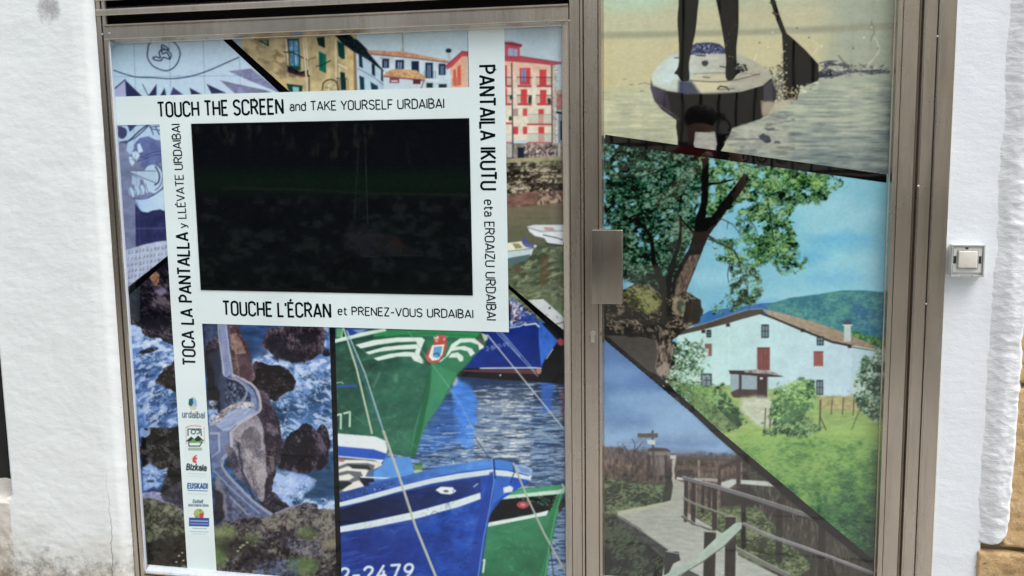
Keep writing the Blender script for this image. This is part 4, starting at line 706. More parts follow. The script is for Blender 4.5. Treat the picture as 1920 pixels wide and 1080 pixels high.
    for x, y, w, h in ((1324, 618, 9, 14), (1427, 608, 14, 25), (1531, 630, 13, 17), (1314, 700, 20, 25), (1530, 712, 13, 28)):
        rect(x, y, x + w, y + h, '27323a'); rect(x + 2, y + 3, x + w - 2, y + h - 2, '9fbcc6', .65); line([(x + w / 2, y), (x + w / 2, y + h)], 1.5, '2a3238'); line([(x, y + h / 2), (x + w, y + h / 2)], 1.3, '2a3238')
    rect(1321, 644, 1334, 667, '7d5f54'); rect(1419, 651, 1443, 694, '804a48', tex=(.1, 3, 14, 230)); line([(1431, 652), (1431, 694)], 1, '5a3032'); rect(1525, 659, 1543, 686, '94564e'); line([(1525, 659), (1543, 659)], 1.6, '5c3838'); line([(1420, 652), (1442, 652)], 1.8, '4f3a3a')
    fill([(1368, 696), (1440, 700), (1440, 742), (1370, 742)], '8fa6ae'); fill([(1366, 694), (1400, 694), (1440, 698), (1470, 706), (1440, 706), (1368, 700)], '322b2c', warp=.6); fill([(1394, 694), (1420, 692), (1450, 697), (1466, 705), (1440, 701), (1396, 698)], '8d8680', .9, tex=(.4, 4, 3, 231))
    rect(1385, 702, 1390, 736, '3b3436'); rect(1419, 702, 1438, 748, '3d2c2e'); fill([(1370, 735), (1385, 728), (1418, 730), (1420, 745), (1376, 744)], '40302c', .9, warp=2); ell(1427, 709, 3, 2, 'e6e6e0')
    fill([(1388, 744), (1440, 745), (1480, 770), (1470, 800), (1420, 800), (1390, 770)], 'bfc7b4', .9, soft=10, warp=3, tex=(.1, 10, 4, 232)); fill([(1530, 740), (1600, 742), (1640, 752), (1640, 770), (1540, 768)], 'a8a070', .9, warp=3, soft=4, tex=(.15, 8, 4, 233))
    # meadow posts
    for x, y0, y1, t in ((1434, 765, 806, 2.2), (1444, 762, 802, 3), (1537, 750, 805, 3.2), (1559, 748, 776, 2), (1580, 746, 777, 2), (1600, 748, 778, 2), (1614, 745, 772, 2)): line([(x + 1, y0), (x - 1, y1)], t, '4a4438', .9)
    line([(1537, 780), (1548, 805)], 2.4, '4a4438', .9); line([(1611, 768), (1597, 804)], 2.4, '5b6a44', .9); line([(1434, 790), (1537, 785), (1640, 775)], .8, '7c8468', .5); fill([(1500, 802), (1540, 800), (1536, 808), (1500, 810)], '2a4a30', .8, warp=2)
    # bushes
    BG = ['1e3c28', '345e3a', '527f46', '76a45a', '9cc27c']; BD = ['162c20', '2a4c32', '446c42', '6a9456', '90b078']
    for P_, cl, sd, gr_ in (([(1444, 786), (1450, 744), (1468, 720), (1500, 712), (1524, 720), (1532, 748), (1514, 776), (1490, 790)], BG, 611, .5), ([(1304, 800), (1308, 756), (1334, 736), (1350, 722), (1362, 738), (1380, 762), (1392, 784), (1382, 802), (1350, 806)], BD, 612, .5), ([(1436, 812), (1452, 790), (1490, 782), (1532, 795), (1530, 814)], BD, 613, .4), ([(1598, 745), (1606, 700), (1622, 670), (1652, 658), (1668, 700), (1668, 770), (1640, 785)], ['1c3428', '35563e', '587c5c', '94b4a0', 'bcd4cc'], 614, .5)):
        tonal(P_, cl, 4.5, sd, gap=.22, gs=10, soft=6, warp=10, low=20, grad=gr_, sm=4, con=1.9); dabs(smooth(P_, 4), 420, [cl[1], cl[3], cl[2], cl[4]], (1.3, 2.8), (.35, .6), seed=sd, a=.7, warp=12)
    dabs([(1340, 765), (1385, 765), (1390, 800), (1350, 806)], 300, ['2a4a34', '35583c'], (2, 4), seed=55, a=.7); dabs([(1470, 755), (1520, 755), (1500, 790), (1460, 790)], 260, ['3a6240', '47724a'], (2, 4), seed=56, a=.6)
    # tree: dark bank, trunk, crown
    fill([(1120, 560), (1230, 600), (1255, 640), (1262, 720), (1130, 640)], '1b1a18'); fill([(1130, 628), (1232, 630), (1245, 715), (1225, 705), (1140, 632)], '48463f', .9, tex=(.1, 12, 6, 234))  # dark ground, with the mirrored lane's grey wash painted in
    fill([(1245, 712), (1300, 720), (1380, 800), (1350, 808)], '6f8a58', tex=(.3, 6, 6, 244))
    tonal([(1250, 640), (1322, 636), (1324, 700), (1296, 740), (1330, 790), (1262, 735), (1240, 715)], ['243e30', '44684c', '6a9274', 'a0c0a8', 'c0d8cc'], 4.5, 621, gap=.40, gs=10, soft=5, warp=12, low=22)
    dabs([(1255, 640), (1320, 640), (1320, 700), (1290, 740), (1300, 790), (1262, 740), (1245, 720)], 500, ['7c9c86', 'a9c4b0', '4f7458', '5c8a5c', '36563f'], (2, 4), (.3, .6), seed=57, clump=(9, .40)); dabs([(1262, 720), (1330, 720), (1350, 780), (1330, 790)], 600, ['6f9a58', '4c7446', '88ac68'], (2, 4), (.3, .6), seed=58, a=.8)
    fill([(1226, 628), (1256, 620), (1262, 650), (1254, 700), (1240, 712), (1228, 690), (1232, 660)], '645a52', tex=(.35, 4, 16, 235)); 
    fill([(1135, 548), (1166, 545), (1190, 532), (1210, 520), (1240, 545), (1262, 540), (1290, 548), (1310, 560), (1316, 580), (1312, 602), (1290, 612), (1268, 632), (1240, 640), (1210, 632), (1170, 622), (1135, 625)], '2a2620', warp=2, tex=(.4, 9, 7, 236))
    tonal([(1135, 550), (1180, 540), (1210, 524), (1240, 545), (1262, 540), (1290, 548), (1312, 562), (1314, 590), (1290, 612), (1262, 634), (1210, 632), (1135, 626)], ['060606', '16140f', '2c281f', '4c463a', '7a7260'], 5, 623, asp=.5, rot=.5, soft=3, warp=4, low=20)
    fill([(1168, 548), (1196, 536), (1222, 545), (1242, 562), (1236, 580), (1214, 585), (1186, 578)], '5a5c38', .8, warp=3, soft=6, tex=(.25, 6, 5, 237)); nfill([(1135, 560), (1240, 580), (1240, 630), (1135, 622)], '6a645a', 14, 5, .58, 238, .75, 10, rot=.5)
    nfill([(1135, 560), (1260, 580), (1240, 630), (1135, 622)], '0d0c0a', 16, 7, .52, 239, .8, 8, rot=.4)
    tonal([(1168, 548), (1200, 530), (1226, 545), (1242, 562), (1236, 580), (1214, 585), (1186, 578)], ['1c2012', '3c421e', '62683a', '8a8c58'], 5, 624, asp=.6, rot=.5, soft=8, warp=4, a=.85)
    fill([(1262, 560), (1276, 552), (1284, 564), (1300, 572), (1300, 585), (1284, 594), (1268, 590), (1258, 578)], '8a7e66', .8, warp=2, tex=(.25, 5, 5, 240)); fill([(1270, 564), (1280, 562), (1286, 580), (1276, 588), (1268, 578)], '3a4a38', .9, warp=1.5); fill([(1276, 572), (1284, 570), (1284, 582), (1277, 584)], '8aa09a', .5, warp=2)
    tonal([(1228, 622), (1256, 616), (1262, 650), (1254, 700), (1240, 714), (1228, 692), (1232, 660)], ['1c1815', '3c342e', '685c50', '94887c'], 4, 625, asp=3, soft=3, warp=2, a=.9)
    fill([(1284, 566), (1312, 562), (1318, 584), (1308, 600), (1280, 606)], '1c1712', .8, warp=2)
    # trunk
    fill([(1262, 555), (1258, 530), (1270, 500), (1290, 470), (1300, 440), (1302, 415), (1316, 380), (1316, 300), (1328, 296), (1326, 370), (1320, 410), (1332, 410), (1352, 380), (1380, 345), (1394, 322), (1404, 334), (1396, 350), (1366, 385), (1342, 420), (1326, 440), (1316, 470), (1300, 505), (1284, 545)], '191413', warp=1, tex=(.15, 6, 14, 241)); fill([(1293, 470), (1316, 470), (1300, 505), (1284, 545), (1262, 555), (1268, 520), (1280, 495)], '6b5a4c', .75, soft=4, tex=(.3, 4, 10, 242)); fill([(1318, 292), (1328, 292), (1326, 330), (1318, 330)], '3a2a28', .8)  # paler trunk foot: reflection on the glass painted into the bark
    fill([(1386, 334), (1398, 326), (1406, 334), (1400, 350), (1388, 352)], '6b4f40', .8, warp=2)  # brown patch: the person's mirrored arm, painted into the picture
    for p, w in (([(1242, 545), (1240, 520), (1225, 490), (1222, 450), (1212, 430), (1190, 412), (1168, 408)], (9, 3)), ([(1252, 545), (1258, 500), (1272, 460), (1276, 420), (1276, 405)], (8, 4)), ([(1308, 440), (1280, 415), (1270, 400)], (4, 1.5)), ([(1324, 440), (1350, 455), (1376, 470), (1384, 500)], (4, 1.5)), ([(1326, 345), (1350, 342), (1376, 336)], (4, 2)), ([(1390, 366), (1420, 355), (1436, 346)], (3, 1.5)), ([(1140, 350), (1200, 332), (1260, 312), (1316, 292)], (3, 3)), ([(1276, 404), (1262, 370), (1240, 345), (1230, 320)], (1, 2)), ([(1384, 480), (1398, 510), (1402, 540)], (2, 1)), ([(1370, 485), (1364, 512), (1366, 530)], (1.6, 1)), ([(1258, 548), (1230, 540), (1226, 500)], (8, 4))): line(p, w, '1b1917', .95, sm=4)
    R_ = np.random.default_rng(88)
    for x, y, a0 in [(1395, 335, -.9), (1380, 352, -.2), (1350, 385, -.5), (1344, 410, .3), (1326, 330, -1.9), (1318, 360, 3.4), (1305, 420, 3.6), (1276, 430, 3.9), (1222, 455, 3.8), (1212, 434, 4.4), (1190, 414, 3.4), (1330, 448, .3), (1376, 470, .9), (1410, 345, -.2), (1440, 340, .1), (1316, 310, 4.2), (1270, 400, 4.4), (1240, 345, 3.5), (1470, 345, .2), (1400, 400, 1.1), (1430, 380, .9)]:
        p = [(x, y)]; a_ = a0
        for k in range(5): a_ += R_.uniform(-.45, .45); p.append((p[-1][0] + 11 * math.cos(a_), p[-1][1] + 11 * math.sin(a_)))
        line(p, (2.2, .8), '1a2018', .8, sm=3)
        q = [p[2], (p[2][0] + 14 * math.cos(a_ + 1), p[2][1] + 14 * math.sin(a_ + 1))]; line(q, (1.5, .7), '1a2018', .75)
    line([(1246, 352), (1262, 372), (1274, 396)], 1.5, '8a8a6e', .7)
    DK = ['080e0c', '101f19', '1a3629', '2a5039', '456c54', '6f917f']; MD = ['0d1813', '193424', '2b5338', '437046', '66905c', '8cae80']; LT = ['1c3420', '356438', '56883f', '78a650', '98ba6c']
    TGc = ['24503a', '35664a', '1a3c2c', '47805a', '142e24']
    CA = [(1132, 262), (1230, 268), (1310, 292), (1318, 340), (1304, 400), (1300, 440), (1288, 480), (1262, 545), (1200, 530), (1166, 520), (1134, 520)]
    CB = [(1310, 292), (1420, 304), (1480, 312), (1560, 326), (1582, 345), (1530, 386), (1470, 382), (1430, 392), (1400, 372), (1360, 400), (1326, 410)]
    CC = [(1440, 372), (1515, 364), (1526, 378), (1492, 386), (1478, 410), (1492, 440), (1496, 466), (1462, 484), (1420, 474), (1386, 450), (1384, 400)]
    CD = [(1330, 452), (1400, 442), (1478, 456), (1478, 474), (1456, 500), (1432, 486), (1420, 515), (1384, 498), (1344, 490)]
    CE = [(1372, 500), (1418, 492), (1430, 540), (1420, 568), (1396, 578), (1342, 588), (1334, 576), (1370, 548)]
    CF = [(1452, 490), (1498, 470), (1514, 488), (1500, 504), (1470, 514), (1456, 508)]
    for Q_, cl, gp, sd in ((CA, DK, .27, 601), (CA, DK, .44, 602), (CB, MD, .36, 603), (CC, MD, .40, 604), (CD, MD, .42, 605), (CE, DK, .42, 606), (CF, MD, .42, 607)):
        tonal(Q_, cl, 5, sd, gap=gp, gs=15, soft=5, warp=9, low=24, con=2.1)
    tonal([(1430, 316), (1540, 328), (1556, 342), (1500, 362), (1436, 352)], LT, 4.5, 608, gap=.46, gs=10, warp=8); tonal([(1450, 440), (1490, 440), (1480, 480), (1420, 500), (1400, 480)], LT, 4.5, 609, gap=.52, gs=9, warp=8, a=.8)
    dabs(CA, 2600, TGc + ['5c8f72', '0e1c18'], (1.3, 2.8), (.35, .6), seed=60, clump=(12, .42), a=.8, warp=12)
    for Q_, n_, sd in ((CB, 1500, 62), (CC, 1100, 64), (CD, 700, 66), (CE, 600, 68), (CF, 260, 67)):
        dabs(Q_, n_, ['2c5a3c', '4f8a52', '77a862', '1c3c2c', '5f9068'], (1.2, 2.6), (.35, .6), seed=sd, clump=(9, .46), a=.85, warp=12)
    # limbs over the leaves
    fill([(1300, 440), (1303, 415), (1314, 380), (1316, 296), (1329, 296), (1327, 370), (1322, 408), (1334, 406), (1354, 378), (1380, 345), (1394, 324), (1403, 332), (1396, 350), (1368, 386), (1344, 420), (1328, 442), (1316, 472), (1302, 505), (1286, 548), (1262, 556), (1260, 530), (1272, 500), (1290, 470)], '121010', .92, warp=1.5); fill([(1293, 478), (1313, 476), (1300, 508), (1286, 546), (1264, 556), (1268, 524), (1280, 500)], '6a5c50', .85, soft=4, tex=(.45, 3, 8, 242))  # trunk foot repeats the painted reflection wash
    for p, w in (([(1242, 548), (1236, 515), (1225, 490), (1222, 455), (1212, 432), (1190, 414), (1170, 408)], (11, 4)), ([(1252, 548), (1258, 505), (1270, 465), (1276, 430), (1276, 405)], (10, 4)), ([(1308, 445), (1286, 420), (1270, 400)], (5, 2)), ([(1326, 345), (1350, 342), (1376, 336)], (5, 2))): line(p, w, '141413', .9, sm=4, warp=1)
    line([(1390, 505), (1402, 545)], 1.2, '24382e', .8); line([(1456, 505), (1466, 515)], 1.3, '24382e', .8)
    for p in ([(1324, 446), (1352, 458), (1378, 472), (1388, 500)], [(1440, 380), (1446, 420), (1450, 450)]): line(p, 2.2, '1c2a22', .85, sm=4)
    line([(1140, 350), (1200, 332), (1260, 312), (1312, 294)], 2.4, '1b2420', .85)

def art_boardwalk():
    fill([(1125, 620), (1350, 800), (1700, 1085), (1120, 1085)], ('5078ac', '7fa6cc', (1200, 700), (1230, 800)))
    for x, y, rx, ry, c in ((1160, 700, 50, 18, '6f98c8'), (1200, 745, 60, 14, '8ab0d4'), (1260, 770, 70, 10, '8cb0d0'), (1170, 790, 50, 12, '5476a4'), (1220, 715, 40, 8, '4f76ae'), (1300, 812, 60, 8, '86a6c4'), (1260, 830, 80, 10, '54719c')): ell(x, y, rx, ry, c, .6, soft=24, warp=6)
    tonal([(1120, 836), (1180, 842), (1260, 850), (1400, 850), (1480, 930), (1480, 980), (1120, 1000)], ['322b2a', '4a3f3b', '5f5249', '796a5c'], 4, 250, asp=2.4, soft=9, warp=7, con=1.6, low=30); fill([(1120, 838), (1400, 850), (1400, 866), (1120, 862)], '5c5a66', .45, soft=12, warp=4); fill([(1380, 852), (1500, 940), (1640, 1050), (1640, 1085), (1400, 1085)], '3a3832', tex=(.25, 5, 16, 251))
    dabs([(1130, 838), (1230, 842), (1230, 900), (1130, 900)], 300, ['6b5a50', '4a4040', '7d6a5c', '383234'], (3, 6), (.12, .25), ang=(1.2, 2.0), seed=72, a=.6); dabs([(1270, 856), (1420, 862), (1440, 900), (1270, 895)], 240, ['75634f', '4d4238', '5f5144'], (3, 7), (.12, .2), ang=(-.2, .2), seed=73, a=.5)
    dabs([(1400, 900), (1470, 910), (1600, 1030), (1600, 1070), (1400, 1000)], 420, ['6a6052', '4c463e', '857a68', '2c2b28'], (5, 12), (.08, .16), ang=(1.3, 1.8), seed=74, a=.5)
    for p in ([(1183, 900), (1186, 870), (1176, 850), (1172, 836)], [(1186, 872), (1200, 852), (1206, 838)], [(1185, 866), (1165, 848), (1158, 846)], [(1186, 856), (1190, 834), (1184, 822)], [(1190, 846), (1206, 826)], [(1178, 850), (1166, 830)]): line(p, (2.4, 1), '38302f', .85, sm=3)
    dabs([(1156, 826), (1215, 820), (1220, 850), (1160, 862)], 120, ['4a4244', '5d5250'], (3, 6), (.1, .2), seed=75, a=.5)
    # grass
    fill([(1120, 898), (1180, 905), (1262, 908), (1262, 935), (1215, 955), (1120, 990)], '3a4a38', warp=3, tex=(.35, 9, 6, 252)); dabs([(1125, 898), (1262, 905), (1262, 940), (1130, 965)], 600, ['4f6648', '2c3a2e', '6a7c5c', '57564a'], (3, 6), (.15, .3), ang=(-.5, .5), seed=76, a=.6); ell(1150, 930, 20, 14, '554a44', .6, soft=8, warp=4)
    fill([(1120, 958), (1158, 965), (1200, 1000), (1260, 1045), (1260, 1085), (1120, 1085)], ('2f3a30', '1c2222', (1150, 970), (1200, 1060)), tex=(.35, 10, 7, 253)); dabs([(1125, 960), (1240, 1050), (1240, 1085), (1125, 1085)], 500, ['3a4a3c', '1c2422', '46523f', '141a1a'], (3, 6), (.2, .4), seed=77, a=.6)
    fill([(1300, 950), (1420, 950), (1520, 1060), (1500, 1085), (1360, 1040)], '4c5c40', warp=3, tex=(.35, 7, 5, 254)); dabs([(1300, 950), (1420, 960), (1500, 1070), (1400, 1040)], 380, ['6a7c54', '3a4a34', '58644a'], (3, 6), (.15, .3), seed=78, a=.6)
    tonal([(1122, 896), (1200, 902), (1262, 908), (1262, 936), (1210, 954), (1122, 966)], ['1e261e', '37452f', '53634a', '73805e'], 5, 628, asp=.4, soft=5, warp=4, a=.8); tonal([(1122, 962), (1158, 968), (1200, 1002), (1246, 1040), (1244, 1085), (1120, 1085)], ['0e1211', '1c2420', '2f3a31', '48553f'], 6, 629, asp=.5, rot=-.5, soft=5, warp=3, a=.85); tonal([(1300, 955), (1420, 955), (1520, 1064), (1490, 1080), (1370, 1035)], ['242c1e', '42523a', '5f7048', '808c64'], 5, 630, asp=.5, soft=5, warp=4, a=.8)
    # far rail, shelter, post
    fill([(1262, 856), (1400, 862), (1400, 866), (1262, 860)], '4e463f'); rect(1308, 862, 1312, 894, '8a7f72'); fill([(1268, 872), (1400, 876), (1400, 884), (1268, 880)], '6a5a4c', .6)
    fill([(1214, 842), (1222, 838), (1250, 840), (1257, 846), (1250, 850), (1214, 848)], '4a423f'); rect(1214, 850, 1219, 898, '3a3432'); rect(1232, 850, 1236, 896, '5e5650'); rect(1246, 850, 1250, 896, '3a3432'); rect(1216, 846, 1254, 853, '7b7470', .9); rect(1236, 856, 1244, 890, '7a7a78', .6); rect(1256, 853, 1267, 860, 'b9bcb4')
    line([(1223, 808), (1226, 912)], 4, '4a4543'); rect(1195, 812, 1233, 820, '57504a'); fill([(1212, 824), (1228, 824), (1228, 834), (1214, 832)], 'b8c4cc')
    fill([(1260, 862), (1267, 858), (1264, 884), (1268, 912), (1262, 942), (1257, 940)], 'b3b0a4', .9, warp=1); fill([(1250, 880), (1260, 885), (1262, 938), (1240, 945), (1246, 900)], '2c302c', .9, warp=2)
    # boardwalk
    fill([(1264, 898), (1285, 905), (1286, 960), (1320, 980), (1368, 1008), (1380, 1020), (1390, 1085), (1240, 1085), (1250, 1030), (1200, 990), (1156, 964), (1160, 958), (1200, 952), (1256, 942)], ('9da196', 'a9b0a8', (1250, 930), (1280, 1040)), tex=(.07, 22, 2.5, 255, .1))
    for k in range(26): line([(1166 + k * 4.5, 968 + k * 3.6), (1290 + k * 4, 962 + k * 3.4 + 6)], 1, '6d7068', .35)
    fill([(1156, 958), (1200, 950), (1256, 938), (1262, 942), (1205, 956), (1160, 966)], 'a8ad94', .95, warp=1)
    fill([(1156, 966), (1180, 980), (1215, 1004), (1252, 1030), (1246, 1048), (1200, 1010), (1160, 978)], '3c403f', tex=(.25, 8, 6, 256)); line([(1157, 967), (1200, 993), (1250, 1028)], 1.6, '878c88')
    fill([(1246, 1034), (1272, 1034), (1275, 1050), (1262, 1056), (1248, 1085), (1244, 1085)], '2c2f2f'); line([(1248, 1033), (1274, 1038)], 2, '8d928c')
    # white pale boards far
    fill([(1268, 894), (1284, 896), (1284, 900), (1268, 899)], 'c3c8c0'); fill([(1300, 895), (1345, 897), (1345, 903), (1300, 900)], 'b6b9ae', .7); fill([(1352, 904), (1372, 898), (1440, 902), (1452, 912), (1380, 906), (1366, 915), (1352, 910)], 'b9c4be', .95)
    # right bridge rails
    fill([(1347, 874), (1384, 858), (1410, 862), (1412, 868), (1388, 866), (1350, 880)], '3e3733'); rect(1346, 876, 1351, 912, '3b3431'); rect(1380, 864, 1388, 920, '3f3632'); rect(1388, 866, 1391, 900, '8b8478', .6); line([(1352, 900), (1384, 886), (1440, 896), (1470, 900)], 4, '453d38', .8); fill([(1350, 915), (1410, 915), (1430, 945), (1350, 950)], '2a2826', .8, soft=4)
    for x, y0, y1, w in ((1286, 898, 975, 7), (1300, 905, 980, 8), (1318, 903, 960, 6), (1330, 910, 955, 5), (1340, 913, 990, 9), (1394, 920, 1025, 9), (1461, 940, 1050, 12), (1540, 975, 1085, 12)): line([(x, y0), (x - 1, y1)], w, '2b2724', .97)
    for x, y0, y1 in ((1305, 905, 975), (1291, 905, 970), (1345, 920, 985)): line([(x, y0), (x, y1)], 1.4, '8c8880', .7)
    line([(1282, 896), (1340, 912), (1400, 930), (1460, 950), (1560, 982), (1650, 1012)], 6.5, '66676a', .97); line([(1282, 893), (1340, 908), (1400, 926), (1460, 945), (1560, 978), (1650, 1008)], 1.6, 'b9b9b4', .8); line([(1284, 901), (1400, 935), (1560, 987)], 1.6, '33302e', .7)
    line([(1281, 934), (1300, 944), (1350, 962), (1378, 970)], 3.6, '6a6a64'); line([(1281, 932), (1300, 942), (1350, 960), (1378, 968)], 1.4, 'a5a8a0', .8)
    line([(1394, 982), (1440, 1004), (1500, 1024), (1560, 1045), (1650, 1080)], 6.5, '757679', .97); line([(1394, 979), (1440, 1001), (1500, 1021), (1650, 1077)], 1.5, 'b9b9b4', .8)
    line([(1279, 968), (1300, 982), (1340, 996)], 4, '55564f'); line([(1280, 965), (1322, 994), (1342, 996)], 1.6, 'a4a89c', .8)
    line([(1380, 1028), (1420, 1050), (1480, 1080), (1500, 1090)], 8, '6a6c66'); line([(1380, 1025), (1420, 1046), (1480, 1075)], 1.6, 'b2b5a8', .8); fill([(1382, 1040), (1470, 1085), (1385, 1085)], 'a3aaa2', tex=(.08, 14, 2.5, 257))
    fill([(1320, 996), (1342, 998), (1340, 1085), (1318, 1085)], '28241f', tex=(.2, 5, 14, 258)); fill([(1360, 968), (1380, 968), (1378, 1085), (1358, 1085)], '2a2622', tex=(.2, 5, 14, 259)); line([(1321, 996), (1342, 997)], 2.2, '9ea195'); line([(1360, 968), (1380, 968), (1380, 1000)], 2, 'a9ada0', .8)
    # pale hand rail in front
    fill([(1232, 1085), (1300, 1048), (1340, 1010), (1378, 980), (1391, 979), (1390, 990), (1360, 1020), (1320, 1050), (1262, 1085)], ('a4bcae', '98a89a', (1330, 1010), (1350, 1040)), tex=(.06, 14, 6, 260, -.7)); line([(1262, 1086), (1322, 1050), (1362, 1020), (1391, 990)], 2, '4c524c', .8)
    fill([(1290, 1068), (1310, 1078), (1318, 1085), (1270, 1085)], '3f443c')

# ------------------------------------------------------------------ measuring: a point of the photograph on the upright plane at depth Y
def P(px_, py_, Y=0.0):
    r = R_wc @ np.array([px_ - 960.0, py_ - 540.0, FPX])
    t = (Y + DIST) / r[1]
    return r[0] * t, EYE + r[2] * t
def to_px(X, Y, Z):
    """numpy arrays of world points -> photograph position (for sampling the artwork)"""
    v = np.stack([X, np.full_like(X, Y + DIST) if np.isscalar(Y) else Y + DIST, Z - EYE], -1) @ R_wc
    return v[..., 0] / v[..., 2] * FPX + 960, v[..., 1] / v[..., 2] * FPX + 540

# ------------------------------------------------------------------ objects
def link(o, parent=None):
    C.objects.link(o)
    if parent is not None: o.parent = parent
    return o
def tag(o, label=None, cat=None, group=None, kind=None):
    if label: o['label'] = label
    if cat: o['category'] = cat
    if group: o['group'] = group
    if kind: o['kind'] = kind
    return o
def empty(name, loc, label, cat, group=None):
    o = bpy.data.objects.new(name, None); o.location = loc; o.empty_display_size = .1
    link(o); return tag(o, label, cat, group)
def bm_obj(name, bm, mat, parent=None, smooth_=False):
    me = bpy.data.meshes.new(name); bm.to_mesh(me); bm.free()
    if smooth_: me.polygons.foreach_set('use_smooth', [True] * len(me.polygons))
    me.materials.append(mat)
    o = bpy.data.objects.new(name, me); link(o, parent)
    if parent is not None: o.matrix_parent_inverse = Matrix.Translation(parent_world(parent)).inverted()
    return o
def parent_world(p):
    v = Vector(p.location)
    while p.parent is not None:
        p = p.parent; v = v + Vector(p.location)
    return v
def box(bm, x0, x1, y0, y1, z0, z1, bev=0.0, seg=2):
    vs = [bm.verts.new(c) for c in ((x0, y0, z0), (x1, y0, z0), (x1, y1, z0), (x0, y1, z0), (x0, y0, z1), (x1, y0, z1), (x1, y1, z1), (x0, y1, z1))]
    fs = [bm.faces.new([vs[i] for i in f]) for f in ((3, 2, 1, 0), (4, 5, 6, 7), (0, 1, 5, 4), (1, 2, 6, 5), (2, 3, 7, 6), (3, 0, 4, 7))]
    if bev:
        es = list({e for f in fs for e in f.edges})
        bmesh.ops.bevel(bm, geom=es, offset=bev, segments=seg, affect='EDGES', profile=.6)
def extrude_v(bm, prof, z0, z1):
    """upright moulding: prof = list of (x, y) across the face"""
    a = [bm.verts.new((x, y, z0)) for x, y in prof]; b = [bm.verts.new((x, y, z1)) for x, y in prof]
    for i in range(len(prof) - 1): bm.faces.new((a[i], a[i + 1], b[i + 1], b[i]))
def extrude_h(bm, prof, x0, x1):
    """level moulding: prof = list of (y, z) up the face"""
    a = [bm.verts.new((x0, y, z)) for y, z in prof]; b = [bm.verts.new((x1, y, z)) for y, z in prof]
    for i in range(len(prof) - 1): bm.faces.new((a[i], b[i], b[i + 1], a[i + 1]))
def steps(edges, bev=.0012):
    """edges: [(pos, depth of the strip that starts here)...], last = (pos, end depth); returns a profile with small rounded arrises"""
    out = [(edges[0][0], edges[0][1])]
    for i in range(1, len(edges)):
        p, d = edges[i]; pd = edges[i - 1][1]
        if i == len(edges) - 1: out.append((p, pd)); out.append((p, d)); break
        if abs(d - pd) < 1e-6: out.append((p, d)); continue
        s = 1 if d > pd else -1
        if s > 0: out += [(p - bev, pd), (p, pd + bev), (p, d)]
        else: out += [(p, pd), (p, d + bev), (p + bev, d)]
    return out

# ------------------------------------------------------------------ materials
def nodes(name):
    m = bpy.data.materials.new(name); m.use_nodes = True
    n = m.node_tree.nodes; l = m.node_tree.links
    return m, n, l, n['Principled BSDF']
def tex_noise(n, l, vec, scale, detail=6, rough=.6, stretch=(1, 1, 1)):
    mp = n.new('ShaderNodeMapping'); mp.inputs['Scale'].default_value = stretch
    l.new(vec, mp.inputs['Vector'])
    t = n.new('ShaderNodeTexNoise'); t.inputs['Scale'].default_value = scale; t.inputs['Detail'].default_value = detail; t.inputs['Roughness'].default_value = rough
    l.new(mp.outputs[0], t.inputs['Vector']); return t.outputs['Fac']
def ramp(n, l, fac, stops):
    r = n.new('ShaderNodeValToRGB'); l.new(fac, r.inputs[0])
    e = r.color_ramp.elements
    while len(e) < len(stops): e.new(.5)
    for k, (p, c) in enumerate(stops): e[k].position = p; e[k].color = (c[0], c[1], c[2], 1) if not isinstance(c, (int, float)) else (c, c, c, 1)
    return r.outputs[0]
def mix(n, l, fac, a, b, mode='MIX'):
    m = n.new('ShaderNodeMix'); m.data_type = 'RGBA'; m.blend_type = mode
    if isinstance(fac, (int, float)): m.inputs[0].default_value = fac
    else: l.new(fac, m.inputs[0])
    for k, v in ((6, a), (7, b)):
        if isinstance(v, (tuple, list)): m.inputs[k].default_value = (*v, 1)
        else: l.new(v, m.inputs[k])
    return m.outputs[2]
def bump(n, l, h, dist, strength=1.0, prev=None):
    b = n.new('ShaderNodeBump'); b.inputs['Distance'].default_value = dist; b.inputs['Strength'].default_value = strength
    l.new(h, b.inputs['Height'])
    if prev is not None: l.new(prev, b.inputs['Normal'])
    return b.outputs[0]
def geo(n): return n.new('ShaderNodeNewGeometry').outputs['Position']

def lin(c):
    a = rgb(c) if isinstance(c, str) else np.asarray(c, np.float32)
    return np.where(a <= .04045, a / 12.92, ((a + .055) / 1.055) ** 2.4)
PRINT_K, PRINT_SUB = 1.12, 0.004
def ink(c, s=None):
    c = lin(c); g_ = c.mean(-1, keepdims=True)
    return np.clip((g_ + (c - g_) * .90) * PRINT_K - (PRINT_SUB if s is None else s), .0015, .82)

def print_material(name, attr=True, col=None, ior=1.45):
    m, n, l, b = nodes(name)
    if attr:
        a = n.new('ShaderNodeVertexColor'); a.layer_name = 'print'; l.new(a.outputs[0], b.inputs['Base Color'])
    else:
        g = tex_noise(n, l, geo(n), 3.0, 3)
        c = tuple(float(v) for v in ink(col)); l.new(mix(n, l, ramp(n, l, g, [(.3, 0.0), (.7, 1.0)]), tuple(v * .93 for v in c), tuple(min(v * 1.05, .85) for v in c)), b.inputs['Base Color'])
    rn = n.new('ShaderNodeMapRange'); l.new(tex_noise(n, l, geo(n), 7, 7, .7, (1, 1, .6)), rn.inputs[0]); rn.inputs[1].default_value = .45; rn.inputs[2].default_value = .75; rn.inputs[3].default_value = .02; rn.inputs[4].default_value = .055
    l.new(rn.outputs[0], b.inputs['Roughness']); b.inputs['IOR'].default_value = ior
    l.new(bump(n, l, tex_noise(n, l, geo(n), 5, 2), .0006, .5), b.inputs['Normal'])
    return m
M_PRINT = print_material('laminated_print'); M_PRINT_DOOR = print_material('print_behind_double_glass', ior=1.84)
M_BAND = print_material('white_vinyl', False, 'cfe2e8')
M_INK = print_material('black_ink', False, '131a20')
M_BLACK = print_material('black_vinyl', False, '0c1013'); M_BLACK_DOOR = print_material('black_vinyl_behind_double_glass', False, '060809', 1.84)

